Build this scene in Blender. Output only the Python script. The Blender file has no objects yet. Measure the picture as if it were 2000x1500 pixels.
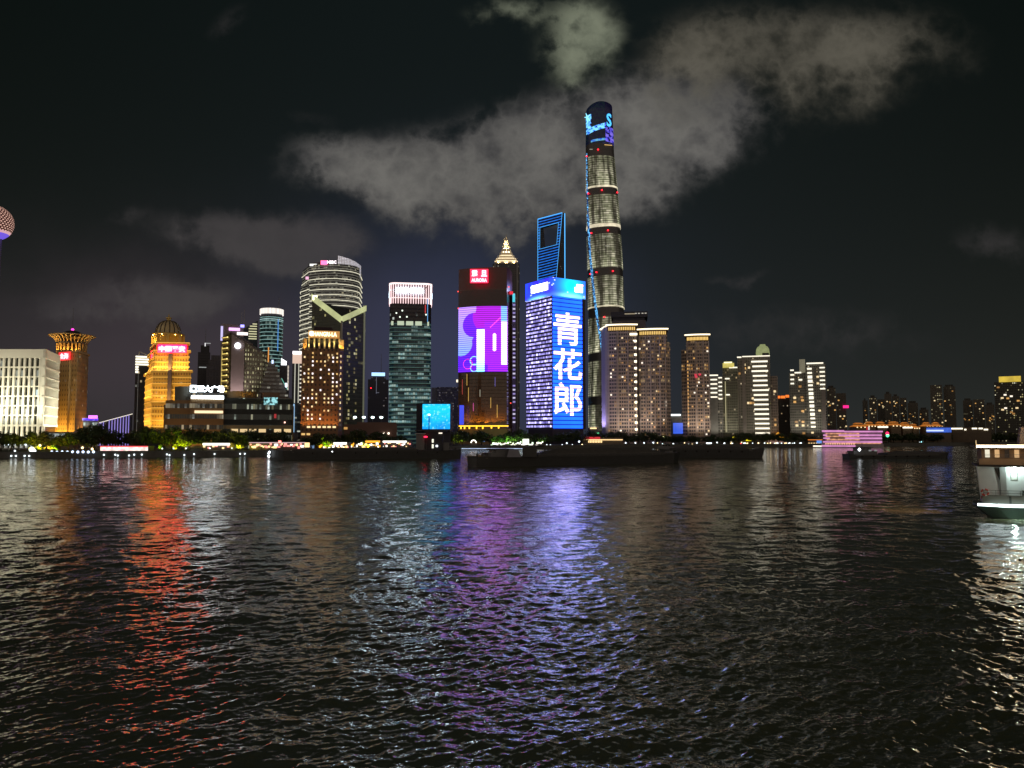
import bpy, bmesh, math, random
import numpy as np
from mathutils import Vector, Matrix
R = math.radians
rnd = random.Random(7)
scene = bpy.context.scene
col = scene.collection

# ------------------------------------------------------------------ camera
F, CX, CY, HZ, CAMZ = 1500.0, 1000.0, 750.0, 850.0, 12.9      # focal length and centre in photo pixels, horizon row, eye height
PITCH = math.atan((HZ - CY) / F)
cam_d = bpy.data.cameras.new('camera'); cam = bpy.data.objects.new('camera', cam_d); col.objects.link(cam)
cam_d.sensor_width = 36.0; cam_d.lens = 36.0 * F / 2000.0
cam_d.clip_start = 0.5; cam_d.clip_end = 12000
cam.location = (0, 0, CAMZ); cam.rotation_euler = (math.pi / 2 + PITCH, 0, 0)
scene.camera = cam
scene.view_settings.view_transform = 'Standard'; scene.view_settings.look = 'None'
scene.view_settings.exposure = 0.0; scene.view_settings.gamma = 1.0
scene.render.engine = 'CYCLES'
scene.cycles.use_denoising = True
scene.cycles.max_bounces = 5; scene.cycles.glossy_bounces = 3; scene.cycles.diffuse_bounces = 2
scene.cycles.transmission_bounces = 2; scene.cycles.caustics_reflective = False; scene.cycles.caustics_refractive = False
scene.cycles.sample_clamp_indirect = 6.0

def Wp(x, y, D):
    """World point on the plane at depth D seen at photo pixel (x, y)."""
    cx, cy = (x - CX) / F, (CY - y) / F
    t = D / (math.cos(PITCH) - cy * math.sin(PITCH))
    return Vector((t * cx, D, CAMZ + t * (math.sin(PITCH) + cy * math.cos(PITCH))))
def WX(x, D, y=720): return Wp(x, y, D).x
def WZ(y, D): return Wp(CX, y, D).z
def lin(c):
    return tuple((v / 255 / 12.92) if v / 255 <= .04045 else ((v / 255 + .055) / 1.055) ** 2.4 for v in c[:3]) + (1.0,)

# ------------------------------------------------------------------ node expressions
class E:
    def __init__(s, nt, sock): s.nt, s.s = nt, sock
    def op(s, kind, *o):
        n = s.nt.nodes.new('ShaderNodeMath'); n.operation = kind
        for i, v in enumerate((s,) + o):
            if isinstance(v, E): s.nt.links.new(v.s, n.inputs[i])
            else: n.inputs[i].default_value = v
        return E(s.nt, n.outputs[0])
    def __add__(s, o): return s.op('ADD', o)
    __radd__ = __add__
    def __sub__(s, o): return s.op('SUBTRACT', o)
    def __rsub__(s, o): return (s * -1.0) + o
    def __mul__(s, o): return s.op('MULTIPLY', o)
    __rmul__ = __mul__
    def __truediv__(s, o): return s.op('DIVIDE', o)
    def floor(s): return s.op('FLOOR')
    def fract(s): return s.op('FRACT')
    def lt(s, o): return s.op('LESS_THAN', o)
    def gt(s, o): return s.op('GREATER_THAN', o)
    def mx(s, o): return s.op('MAXIMUM', o)
    def mn(s, o): return s.op('MINIMUM', o)
    def pw(s, o): return s.op('POWER', o)
    def sin(s): return s.op('SINE')
    def abs(s): return s.op('ABSOLUTE')
    def sqrt(s): return s.op('SQRT')
    def exp(s): return s.op('EXPONENT')
    def clamp(s): return s.mx(0.0).mn(1.0)
    def between(s, a, b): return s.gt(a) * s.lt(b)
    def smooth(s, a, b):
        t = ((s - a) / (b - a)).clamp(); return t * t * (3.0 - 2.0 * t)
def link(nt, v, sock):
    if isinstance(v, E): nt.links.new(v.s, sock)
    else: sock.default_value = v
def mix(nt, f, a, b):
    n = nt.nodes.new('ShaderNodeMix'); n.data_type = 'RGBA'
    link(nt, f, n.inputs[0]); link(nt, a, n.inputs[6]); link(nt, b, n.inputs[7]); return E(nt, n.outputs[2])
def comb(nt, x, y, z=0.0):
    n = nt.nodes.new('ShaderNodeCombineXYZ')
    for i, v in enumerate((x, y, z)): link(nt, v, n.inputs[i])
    return E(nt, n.outputs[0])
def sep(nt, v):
    n = nt.nodes.new('ShaderNodeSeparateXYZ'); nt.links.new(v.s, n.inputs[0]); return [E(nt, n.outputs[i]) for i in range(3)]
def wnoise(nt, vec):
    n = nt.nodes.new('ShaderNodeTexWhiteNoise'); n.noise_dimensions = '3D'; nt.links.new(vec.s, n.inputs['Vector']); return E(nt, n.outputs['Value'])
def noise(nt, vec, scale, detail=3.0, rough=.55, out='Fac'):
    n = nt.nodes.new('ShaderNodeTexNoise'); nt.links.new(vec.s, n.inputs['Vector'])
    n.inputs['Scale'].default_value = scale; n.inputs['Detail'].default_value = detail; n.inputs['Roughness'].default_value = rough
    return E(nt, n.outputs[out])
def texco(nt, which): return E(nt, nt.nodes.new('ShaderNodeTexCoord').outputs[which])
def position(nt): return E(nt, nt.nodes.new('ShaderNodeNewGeometry').outputs['Position'])

# ------------------------------------------------------------------ world: night sky over a bright city, clouds lit from below
def make_world():
    w = bpy.data.worlds.new('World'); scene.world = w; w.use_nodes = True
    nt = w.node_tree; nt.nodes.clear()
    d = texco(nt, 'Generated'); x, y, z = sep(nt, d)
    front = y.gt(0.0)
    yy = y.mx(0.12)
    az, el = x / yy * F, z / yy * F                     # direction measured in pixels of arc about due north
    wob = comb(nt, az / 300.0, el / 300.0, 0.0)
    n1 = noise(nt, wob, 1.5, 7.0, .56); n2 = noise(nt, wob, 0.9, 2.0, .5); n3 = noise(nt, wob, 3.6, 7.0, .57)
    sx, sy = az + (n2 - .5) * 150.0 + (n3 - .5) * 60.0, el + (n1 - .5) * 150.0
    def blob(px, py, rx, ry, amp, rot=0.0):
        u, v = sx - (px - CX), sy - (HZ - py)
        if rot:
            c, s = math.cos(R(rot)), math.sin(R(rot)); u, v = u * c + v * s, v * c - u * s
        u, v = u / rx, v / ry
        return ((u * u + v * v) * -1.0).exp() * amp
    def field(bs):
        t = None
        for b in bs: t = blob(*b) if t is None else t + blob(*b)
        return t
    main = field([(620, 305, 85, 50, .85), (740, 325, 120, 66, 1.0), (880, 345, 130, 85, 1.1), (980, 380, 115, 80, 1.1), (1050, 265, 120, 75, .9),
                  (1190, 265, 150, 100, 1.15), (1320, 225, 140, 95, 1.1), (1130, 370, 130, 55, .9), (1420, 175, 110, 85, .8)])
    olive = field([(1480, 125, 190, 100, 1.05), (1640, 70, 190, 85, .75), (1800, 60, 150, 80, .32), (1400, 60, 120, 70, .5)])
    bright = field([(1125, 95, 62, 60, 1.1), (1150, 25, 55, 60, 1.0), (1000, 0, 80, 26, .75)])
    low = field([(430, 445, 150, 40, .9), (200, 600, 180, 40, .55), (560, 470, 110, 46, .75), (660, 480, 60, 50, .6), (330, 575, 170, 42, .75), (240, 415, 50, 24, .35),
                 (430, 20, 70, 26, .4, 30), (1950, 470, 90, 40, .5), (1450, 528, 60, 14, .35), (1560, 640, 300, 60, .35), (590, 215, 70, 30, .25)])
    puff = 1.0 - ((n3 - .5) * 4.0).abs().mn(1.0)                # billows
    tex = (n1 - .5) * 2.5 + (puff - .62) * .5 + (n3 - .5) * .5
    def cover(f, a, b): return (f.mn(1.25) + tex * (f * 1.6).clamp()).smooth(a, b)
    # clear air: bluish over the towers, darker and greener towards the zenith and to both sides
    el0 = el.mx(0.0)
    up = (el0 / -330.0).exp()
    side = ((az / 900.0) * (az / 900.0) * -1.0).exp()
    glow = blob(880, 700, 300, 230, 1.0)
    warm = blob(300, 700, 420, 170, 1.0)
    c = mix(nt, up, lin((14, 21, 21)), lin((42, 45, 47)))
    c = mix(nt, side, mix(nt, up, lin((6, 12, 10)), lin((42, 43, 38))), c)
    c = mix(nt, glow * .9, c, lin((54, 59, 84)))
    c = mix(nt, warm * .6, c, lin((72, 62, 68)))
    c = mix(nt, cover(low, .12, 1.15) * .72, c, mix(nt, n3, lin((60, 57, 58)), lin((80, 76, 76))))
    c = mix(nt, cover(main, .1, 1.1) * .95, c, mix(nt, (cover(main, .5, 2.1) * .7 + (puff - .55) * .45 + (n1 - .45)).clamp(), lin((70, 69, 69)), lin((110, 108, 104))))
    c = mix(nt, cover(olive, .1, 1.35) * .85, c, mix(nt, (cover(olive, .4, 1.9) * .7 + (puff - .55) * .45 + (n1 - .45)).clamp(), lin((60, 58, 51)), lin((96, 92, 82))))
    c = mix(nt, cover(bright, .1, 1.3) * .92, c, mix(nt, n3.smooth(.25, .75), lin((102, 107, 92)), lin((134, 139, 119))))
    # behind the viewer: sky glow added to light the building fronts, as from the old waterfront town
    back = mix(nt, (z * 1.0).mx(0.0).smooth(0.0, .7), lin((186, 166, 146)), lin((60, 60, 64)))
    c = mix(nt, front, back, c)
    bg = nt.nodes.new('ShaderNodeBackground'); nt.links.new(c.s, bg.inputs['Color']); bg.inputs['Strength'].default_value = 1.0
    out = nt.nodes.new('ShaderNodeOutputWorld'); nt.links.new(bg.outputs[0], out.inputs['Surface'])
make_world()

# ------------------------------------------------------------------ materials
MATS = {}
def base_mat(name):
    m = bpy.data.materials.new(name); m.use_nodes = True
    nt = m.node_tree; nt.nodes.clear()
    b = nt.nodes.new('ShaderNodeBsdfPrincipled'); o = nt.nodes.new('ShaderNodeOutputMaterial')
    nt.links.new(b.outputs[0], o.inputs['Surface'])
    return m, nt, b
def emit(name, c, s, var=0.0, scale=.25):
    """A lamp, or a lit surface whose light is put in as its own glow; var breaks its brightness up along the length."""
    if name in MATS: return MATS[name]
    m, nt, b = base_mat(name)
    b.inputs['Base Color'].default_value = (.25, .25, .25, 1); b.inputs['Roughness'].default_value = .5
    b.inputs['Emission Color'].default_value = lin(c)
    if var:
        n = noise(nt, position(nt), scale, 2.0)
        link(nt, ((n - .5) * (var * 3.0) + 1.0).mx(.08) * s, b.inputs['Emission Strength'])
    else: b.inputs['Emission Strength'].default_value = s
    MATS[name] = m; return m
def paint(name, c, rough=.7, var=.25, scale=.3, metal=0.0):
    """A plain wall, metal or stone; c is the linear base colour."""
    if name in MATS: return MATS[name]
    m, nt, b = base_mat(name)
    n = noise(nt, position(nt), scale, 4.0)
    link(nt, mix(nt, n, tuple(v * (1 - var) for v in c) + (1,), tuple(v * (1 + var) for v in c) + (1,)), b.inputs['Base Color'])
    b.inputs['Roughness'].default_value = rough; b.inputs['Metallic'].default_value = metal
    MATS[name] = m; return m
def facade(name, wall, glass, cw, ch, wf, hf, lit, cols, s, seed=0.0, dim=0.0, dimc=None, rough=.35, floors=.5, stripe=None, group=1):
    """Windows in storeys ch high and bays cw wide (UV in metres). lit: share of rooms lit; floors: how strongly whole storeys agree;
    stripe=(colour, strength, share of storey): a lit line along each floor edge; group: bays that share one room."""
    if name in MATS: return MATS[name]
    m, nt, b = base_mat(name)
    u, v, _ = sep(nt, texco(nt, 'UV'))
    cu, cv = u / cw, v / ch
    iu, iv = cu.floor(), cv.floor(); fu, fv = cu.fract(), cv.fract()
    ig = (iu / float(group)).floor()
    win = fu.between((1 - wf) / 2, (1 + wf) / 2) * fv.between((1 - hf) / 2, (1 + hf) / 2)
    r1 = wnoise(nt, comb(nt, ig, iv, seed)); r2 = wnoise(nt, comb(nt, ig, iv, seed + 7.3)); r3 = wnoise(nt, comb(nt, 3.0 * seed, iv, seed + 2.1))
    r4 = wnoise(nt, comb(nt, iu, iv, seed + 4.4))
    on = r1.lt((r3 * r3 * (3.0 * floors) + (1 - floors)) * lit)
    blind = fv.lt((r4 * .7 + .3) * .9 + .1)                # blinds drawn part of the way
    e = on * win * (r2 * r2 * .9 + .1) * (blind * .6 + .4) * s
    ecol = mix(nt, r4, lin(cols[0]), lin(cols[1]))
    tot = None
    def addc(a, f, c):
        n = nt.nodes.new('ShaderNodeMix'); n.data_type = 'RGBA'; n.blend_type = 'ADD'; n.inputs[0].default_value = 1.0
        sc = nt.nodes.new('ShaderNodeVectorMath'); sc.operation = 'SCALE'
        link(nt, c, sc.inputs[0]) if isinstance(c, E) else setattr(sc.inputs[0], 'default_value', c[:3])
        link(nt, f, sc.inputs['Scale'])
        if a is None: return E(nt, sc.outputs[0])
        nt.links.new(a.s, n.inputs[6]); nt.links.new(sc.outputs[0], n.inputs[7]); return E(nt, n.outputs[2])
    tot = addc(None, e, ecol)
    if dim: tot = addc(tot, win * (r4 * .7 + .5) * dim, lin(dimc or cols[0]))  # faint glow in every pane lifting the dark fronts
    if stripe:
        n1 = noise(nt, comb(nt, u / 9.0, iv * 1.7, seed), 1.0, 2.0)
        tot = addc(tot, fv.lt(stripe[2]) * (n1 * 1.4 + .15) * stripe[1], lin(stripe[0]))
    link(nt, mix(nt, win, tuple(wall) + (1,), tuple(glass) + (1,)), b.inputs['Base Color'])
    link(nt, (win * -(.75 - rough)) + .75, b.inputs['Roughness'])
    nt.links.new(tot.s, b.inputs['Emission Color']); b.inputs['Emission Strength'].default_value = 1.0
    m.cycles.emission_sampling = 'NONE'
    MATS[name] = m; return m

# ------------------------------------------------------------------ mesh helpers
class MB:
    def __init__(s): s.v, s.f, s.uv, s.mi, s.mats, s.sm = [], [], [], [], [], []
    def mi_of(s, m):
        if m not in s.mats: s.mats.append(m)
        return s.mats.index(m)
    def face(s, pts, mat, uvs=None, smooth=False):
        i = len(s.v); s.v += [tuple(p) for p in pts]; s.f.append(tuple(range(i, i + len(pts))))
        s.uv.append(uvs or [(0.0, 0.0)] * len(pts)); s.mi.append(s.mi_of(mat)); s.sm.append(smooth)
    def build(s, name, parent=None, weld=True):
        me = bpy.data.meshes.new(name)
        off = Vector(parent.matrix_basis.translation) if parent is not None else Vector((0, 0, 0))
        if parent is not None and parent.parent is not None: off = off + Vector(parent.parent.matrix_basis.translation)
        me.from_pydata([tuple(Vector(p) - off) for p in s.v], [], s.f)
        uvl = me.uv_layers.new(name='UVMap')
        uvl.data.foreach_set('uv', [c for fu in s.uv for p in fu for c in p])
        for m in s.mats: me.materials.append(m)
        me.polygons.foreach_set('material_index', s.mi); me.polygons.foreach_set('use_smooth', s.sm)
        if weld:
            bm = bmesh.new(); bm.from_mesh(me); bmesh.ops.remove_doubles(bm, verts=bm.verts, dist=1e-4); bm.to_mesh(me); bm.free()
        me.update()
        o = bpy.data.objects.new(name, me); col.objects.link(o)
        if parent is not None: o.parent = parent
        return o
    # shapes
    def prism(s, poly, z0, z1, mat, top=None, poly1=None, bottom=False, smooth=False, uoff=0.0, ztop=None):
        p0 = [Vector((p[0], p[1])) for p in poly]
        if sum(a.x * b.y - b.x * a.y for a, b in zip(p0, p0[1:] + p0[:1])) < 0:
            p0.reverse()
            if poly1: poly1 = list(reversed(poly1))
            if ztop: ztop = list(reversed(ztop))
        p1 = [Vector((p[0], p[1])) for p in poly1] if poly1 else p0
        n = len(p0); u = uoff
        zt = ztop or [z1] * n
        for i in range(n):
            j = (i + 1) % n; L = (p0[j] - p0[i]).length
            s.face([(p0[i].x, p0[i].y, z0), (p0[j].x, p0[j].y, z0), (p1[j].x, p1[j].y, zt[j]), (p1[i].x, p1[i].y, zt[i])], mat,
                   [(u, z0), (u + L, z0), (u + L, zt[j]), (u, zt[i])], smooth)
            u += L
        s.face([(p.x, p.y, z) for p, z in zip(p1, zt)], top or mat, [(-999.0, -999.0)] * n)
        if bottom: s.face([(p.x, p.y, z0) for p in reversed(p0)], top or mat, [(-999.0, -999.0)] * n)
    def box(s, c, size, mat, rz=0.0):
        cs, sn = math.cos(rz), math.sin(rz); hx, hy, hz = size[0] / 2, size[1] / 2, size[2] / 2
        poly = [(c[0] + a * cs - b * sn, c[1] + a * sn + b * cs) for a, b in ((-hx, -hy), (hx, -hy), (hx, hy), (-hx, hy))]
        s.prism(poly, c[2] - hz, c[2] + hz, mat, bottom=True)
    def bar(s, a, b, r, mat, n=6, r1=None):
        a, b = Vector(a), Vector(b); d = (b - a)
        if d.length < 1e-6: return
        d.normalize(); q = d.orthogonal().normalized(); w = d.cross(q); r1 = r if r1 is None else r1
        ra = [a + (q * math.cos(t) + w * math.sin(t)) * r for t in [2 * math.pi * i / n for i in range(n)]]
        rb = [b + (q * math.cos(t) + w * math.sin(t)) * r1 for t in [2 * math.pi * i / n for i in range(n)]]
        for i in range(n):
            j = (i + 1) % n; s.face([ra[i], ra[j], rb[j], rb[i]], mat, smooth=n > 6)
        s.face(rb, mat); s.face(list(reversed(ra)), mat)
    def lathe(s, c, prof, mat, n=32, smooth=True, a0=0.0, squash=1.0):
        """prof: (radius, z) from the bottom up."""
        rings = [[(c[0] + r * math.cos(a0 + 2 * math.pi * i / n), c[1] + squash * r * math.sin(a0 + 2 * math.pi * i / n), z) for i in range(n)] for r, z in prof]
        for k in range(len(prof) - 1):
            r = max(prof[k][0], prof[k + 1][0])
            for i in range(n):
                j = (i + 1) % n; u0, u1 = 2 * math.pi * r * i / n, 2 * math.pi * r * (i + 1) / n
                s.face([rings[k][i], rings[k][j], rings[k + 1][j], rings[k + 1][i]], mat, [(u0, prof[k][1]), (u1, prof[k][1]), (u1, prof[k + 1][1]), (u0, prof[k + 1][1])], smooth)
        s.face(rings[-1], mat, [(-999., -999.)] * n)
def offset(poly, d):
    p = [Vector((q[0], q[1])) for q in poly]
    if sum(a.x * b.y - b.x * a.y for a, b in zip(p, p[1:] + p[:1])) < 0: p.reverse()
    out = []
    for i in range(len(p)):
        a = (p[i] - p[i - 1]).normalized(); b = (p[(i + 1) % len(p)] - p[i]).normalized()
        na, nb = Vector((a.y, -a.x)), Vector((b.y, -b.x)); m = (na + nb)
        m = m / max(m.length_squared, .3) * 2
        out.append(p[i] + m * d)
    return [(q.x, q.y) for q in out]
def tag(o, label=None, cat=None, group=None, kind=None):
    if label: o['label'] = label
    if cat: o['category'] = cat
    if group: o['group'] = group
    if kind: o['kind'] = kind
    return o
GZ = 3.6                                                        # height of the far bank above the water
def thing(name, x, y, label, cat, group=None, z=GZ):
    o = bpy.data.objects.new(name, None); col.objects.link(o); o.location = (x, y, z); o.empty_display_size = 1
    SITE[0] = o
    return tag(o, label, cat, group)
SITE = [None]
def part(name, parent, fn, *a, **k):
    mb = MB(); fn(mb, *a, **k); return mb.build(name, parent)
def pprism(name, root, *a, **k):
    mb = MB(); mb.prism(*a, **k); return mb.build(name, root)
BOXES = {}
def block(name, root, c, size, mat, rz=0.0):
    """A box-shaped part as an object of its own; equal boxes share their mesh."""
    key = (name, tuple(round(v, 3) for v in size), mat.name)
    if key not in BOXES:
        mb = MB(); mb.box((0, 0, 0), size, mat); o = mb.build(name); BOXES[key] = o.data
        o.parent = root
    else:
        o = bpy.data.objects.new(name, BOXES[key]); col.objects.link(o); o.parent = root
    base = Vector(root.location) if root is not None else Vector((0, 0, 0))
    o.location = Vector(c) - base; o.rotation_euler = (0, 0, rz)
    return o
def on_face(a, b, u, out=0.0):
    """Point u metres along the wall a-b, pushed out towards the viewer; and the wall's angle."""
    a, b = Vector(a[:2]), Vector(b[:2]); d = (b - a).normalized(); n = Vector((d.y, -d.x))
    if n.dot(a) > 0: n = -n
    p = a + d * u + n * out
    return p, math.atan2(d.y, d.x)
def windows(root, a, b, us, zs, size, mats, prob=1.0, name='window', most=100, proud=.12, pick=None):
    n = 0
    cells = [(u, z) for z in zs for u in us]; rnd.shuffle(cells)
    for u, z in cells:
        if n >= most: break
        if rnd.random() > prob: continue
        p, ang = on_face(a, b, u, proud)
        block(name, root, (p.x, p.y, z), (size[0], .3, size[1]), rnd.choice(mats), ang); n += 1
def text(name, root, body, center, w, h, ang, mat, depth=.4, bold=0.0, vertical=False):
    cu = bpy.data.curves.new('lettering', 'FONT'); cu.body = body; cu.offset = bold; cu.extrude = .02; cu.resolution_u = 3
    o = bpy.data.objects.new('lettering', cu); col.objects.link(o)
    bpy.context.view_layer.update()
    me = bpy.data.meshes.new_from_object(o.evaluated_get(bpy.context.evaluated_depsgraph_get()))
    bpy.data.objects.remove(o); bpy.data.curves.remove(cu)
    n = len(me.vertices); co = np.empty(n * 3, dtype=np.float32); me.vertices.foreach_get('co', co); co = co.reshape(n, 3)
    lo, hi = co.min(0), co.max(0); sz = np.maximum(hi - lo, 1e-6)
    co = (co - (lo + hi) / 2) / sz * np.array([w, h, depth])
    cs, sn = math.cos(ang), math.sin(ang)
    base = Vector(root.location) if root is not None else Vector((0, 0, 0))
    out = np.stack([co[:, 0] * cs + co[:, 2] * sn + center[0] - base.x, co[:, 0] * sn - co[:, 2] * cs + center[1] - base.y, co[:, 1] + center[2] - base.z], 1)
    me.vertices.foreach_set('co', out.astype(np.float32).ravel()); me.materials.clear(); me.materials.append(mat); me.update()
    o = bpy.data.objects.new(name, me); col.objects.link(o); o.parent = root
    return o
LIGHTS = []
def face_river(t, lights=()):
    """Turn a building on its plot so that its front looks across the river to the landing stage, not due north."""
    ch = next((c for c in t.children if c.name.split('.')[0] in ('body', 'shaft')), t.children[0])
    co = [Vector(v.co) + Vector(t.location) for v in ch.data.vertices]
    y0 = min(v.y for v in co); fr = [v.x for v in co if v.y < y0 + 9]; px = (min(v.x for v in co) + max(v.x for v in co)) / 2
    a = math.atan2(px, y0)
    M = Matrix.Translation((px, y0, 0)) @ Matrix.Rotation(-a, 4, 'Z') @ Matrix.Diagonal((math.cos(a), 1, 1, 1)) @ Matrix.Translation((-px, -y0, 0))
    t.matrix_world = M @ Matrix.Translation(t.location)
    R4 = Matrix.Translation((px, y0, 0)) @ Matrix.Rotation(-a, 4, 'Z') @ Matrix.Translation((-px, -y0, 0))
    for l in lights: l.matrix_world = R4 @ Matrix.LocRotScale(l.location, l.rotation_euler, None)
def flood(p, aim, power, c, size=100, r=.4, blend=.6):
    """A floodlight at the foot of a wall or on a ledge, real or added to lift a front."""
    l = bpy.data.lights.new('floodlight', 'SPOT'); l.energy = power; l.color = lin(c)[:3]; l.spot_size = R(size); l.spot_blend = blend; l.shadow_soft_size = r
    o = bpy.data.objects.new('floodlight', l); col.objects.link(o); o.location = p
    o.rotation_euler = (Vector(aim) - Vector(p)).to_track_quat('-Z', 'Y').to_euler()
    o['site'] = SITE[0].name if SITE[0] else ''; LIGHTS.append(o); return o
def floods(a, b, z, n, power, c, out=3.0, up=30.0, inn=1.0, size=110):
    L = (Vector(b[:2]) - Vector(a[:2])).length
    for i in range(n):
        u = L * (i + .5) / n
        p, _ = on_face(a, b, u, out); q, _ = on_face(a, b, u, out - inn - out)
        flood((p.x, p.y, z), (q.x, q.y, z + up), power, c, size)
def arc(p0, p1, bulge, n=10):
    """Points from p0 to p1 along an arc that bulges towards the viewer."""
    a, b = Vector(p0), Vector(p1); d = b - a; nn = Vector((d.y, -d.x)).normalized()
    if nn.y > 0: nn = -nn
    return [tuple(a + d * t + nn * bulge * 4 * t * (1 - t)) for t in [i / n for i in range(n + 1)]]

DARKROOF = paint('roof_dark', (.03, .03, .032))
CONC = paint('concrete', (.22, .21, .2))
STEEL = paint('steel', (.12, .12, .13), .45, metal=.6)
WARM = emit('lamp_warm', (255, 205, 130), 2.2)
WARMDIM = emit('lamp_warm_dim', (235, 175, 95), .7)
WHITE = emit('lamp_white', (255, 250, 238), 3.0)
COOL = emit('lamp_cool', (225, 240, 255), 3.0)
RED = emit('beacon_red', (255, 20, 40), 4.0)
for m in (WARM, WARMDIM): m.cycles.emission_sampling = 'NONE'
# ------------------------------------------------------------------ river and far bank
BANK = [(-900, 896.5), (-100, 895), (250, 893.5), (530, 891), (700, 884.5), (900, 878.5), (1200, 875), (1500, 873), (1720, 872), (1900, 869), (2150, 868), (3000, 866)]
def bankD(px):
    for (x0, y0), (x1, y1) in zip(BANK, BANK[1:]):
        if px <= x1 or x1 == 3000:
            y = y0 + (y1 - y0) * (px - x0) / (x1 - x0); return CAMZ * F / (y - HZ)
bank_pts = [(WX(x, bankD(x), y), bankD(x)) for x, y in BANK]

def make_water():
    f = F * .512
    ys = [700.0]
    while ys[-1] > 6: ys.append(ys[-1] - (.55 if ys[-1] > 60 else .42))
    dist = np.array([CAMZ * f / y for y in ys] + [1900.0, 2300, 3000, 5000, 9000], dtype=np.float32)
    t = np.concatenate([[-6, -4, -2.8], np.linspace(-2.0, -1.053, 240), np.linspace(-1.05, 1.05, 1500), np.linspace(1.053, 2.0, 240), [2.8, 4, 6]]).astype(np.float32)
    Y = np.repeat(dist[:, None], len(t), 1); X = Y * t[None, :]
    drow = np.gradient(dist)[:, None] * np.ones_like(t)[None, :]
    dcol = Y * np.gradient(t)[None, :]
    Z = np.zeros_like(X); DX = np.zeros_like(X); DY = np.zeros_like(X)
    g = np.random.default_rng(3)
    lam = np.exp(np.linspace(math.log(.30), math.log(13.0), 110))
    gust = .8 + .35 * np.sin(X * .021 + Y * .013 + .7 * np.sin(X * .05)) * np.sin(Y * .03 - X * .008 + 1.0)
    for L in lam:
        k = 2 * math.pi / L
        th = R(-90 + 24) + g.normal(0, R(56))
        ph = g.uniform(0, 2 * math.pi)
        slope = .038 * (1.0 if L < 1.1 else (1.1 / L) ** .70)
        a = slope / k
        n = int(np.searchsorted(drow[:, 0] * 2.0, L))                # rows fine enough to carry this wave
        if n < 2: continue
        fade = np.clip(1.6 - 3.2 * np.maximum(drow[:n], dcol[:n] * .8) / L, 0, 1) * gust[:n] * np.float32(a)
        arg = np.float32(k * math.cos(th)) * X[:n] + np.float32(k * math.sin(th)) * Y[:n] + np.float32(ph)
        Z[:n] += fade * np.cos(arg)
        q = fade * np.sin(arg) * np.float32(.8)
        DX[:n] -= np.float32(math.cos(th)) * q; DY[:n] -= np.float32(math.sin(th)) * q
    co = np.stack([X + DX, Y + DY, Z], -1).reshape(-1, 3).astype(np.float32)
    nr, nc = X.shape
    i = np.arange(nr * nc).reshape(nr, nc)
    q = np.stack([i[:-1, :-1], i[:-1, 1:], i[1:, 1:], i[1:, :-1]], -1).reshape(-1, 4)
    me = bpy.data.meshes.new('river_water')
    me.vertices.add(len(co)); me.vertices.foreach_set('co', co.ravel())
    me.loops.add(q.size); me.loops.foreach_set('vertex_index', q.ravel().astype(np.int32))
    me.polygons.add(len(q)); me.polygons.foreach_set('loop_start', np.arange(0, q.size, 4, dtype=np.int32)); me.polygons.foreach_set('loop_total', np.full(len(q), 4, dtype=np.int32))
    me.polygons.foreach_set('use_smooth', np.ones(len(q), dtype=bool))
    me.update(calc_edges=True)
    m, nt, b = base_mat('river_water')
    P = position(nt); x, y, z = sep(nt, P)
    # short ripples, the same slopes near and far
    v1 = comb(nt, x * .75 + y * .25, y - x * .2, 0.0)
    c1 = noise(nt, v1, 4.5, 4.0, .65, 'Color'); c2 = noise(nt, v1, .55, 2.0, .5, 'Color')
    a0, a1, _ = sep(nt, c1); b0, b1, _ = sep(nt, c2)
    far = (y / 140.0).clamp()
    calm = noise(nt, comb(nt, x * .012, y * .03, 0.0), 1.0, 3.0).smooth(.34, .6) * .45 + .55
    sx = ((a0 - .5) * .85 + (b0 - .5) * .75 * far) * calm; sy = ((a1 - .5) * .54 + (b1 - .5) * .36 * far) * calm
    geo = E(nt, nt.nodes.new('ShaderNodeNewGeometry').outputs['Normal'])
    ad = nt.nodes.new('ShaderNodeVectorMath'); ad.operation = 'ADD'; nt.links.new(geo.s, ad.inputs[0]); link(nt, comb(nt, sx, sy, 0.0), ad.inputs[1])
    nm = nt.nodes.new('ShaderNodeVectorMath'); nm.operation = 'NORMALIZE'; nt.links.new(ad.outputs[0], nm.inputs[0])
    nt.links.new(nm.outputs[0], b.inputs['Normal'])
    # churned foam along the ferry's side, muddy water round it
    fx, fy = FERRY
    n = noise(nt, comb(nt, x, y * .6, 0.0), .5, 5.0, .7); nb = noise(nt, comb(nt, x, y, 0.0), .09, 2.0)
    near = ((((x - (fx + 11)) / 11.0) * ((x - (fx + 11)) / 11.0) + ((y - (fy - 6.5)) / 6.0) * ((y - (fy - 6.5)) / 6.0)) * -1.0).exp()
    foam = (near * .62 + (n - .5) * 1.1 - .18).smooth(.1, .5) * near
    mud = ((((x - (fx - 5)) / 14.0) * ((x - (fx - 5)) / 14.0) + ((y - (fy + 4)) / 13.0) * ((y - (fy + 4)) / 13.0)) * -1.0).exp()
    cw = mix(nt, nb, (.080, .090, .040, 1), (.105, .105, .055, 1))
    cw = mix(nt, mud * .7, cw, (.12, .10, .075, 1))
    link(nt, mix(nt, foam, cw, (.55, .6, .55, 1)), b.inputs['Base Color'])
    link(nt, foam * .5 + .06, b.inputs['Roughness'])
    b.inputs['IOR'].default_value = 3.6
    me.materials.append(m)
    o = bpy.data.objects.new('river_water', me); col.objects.link(o); tag(o, kind='structure')
FERRY = (WX(1903, 121, 990), 121.0)
make_water()

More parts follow.
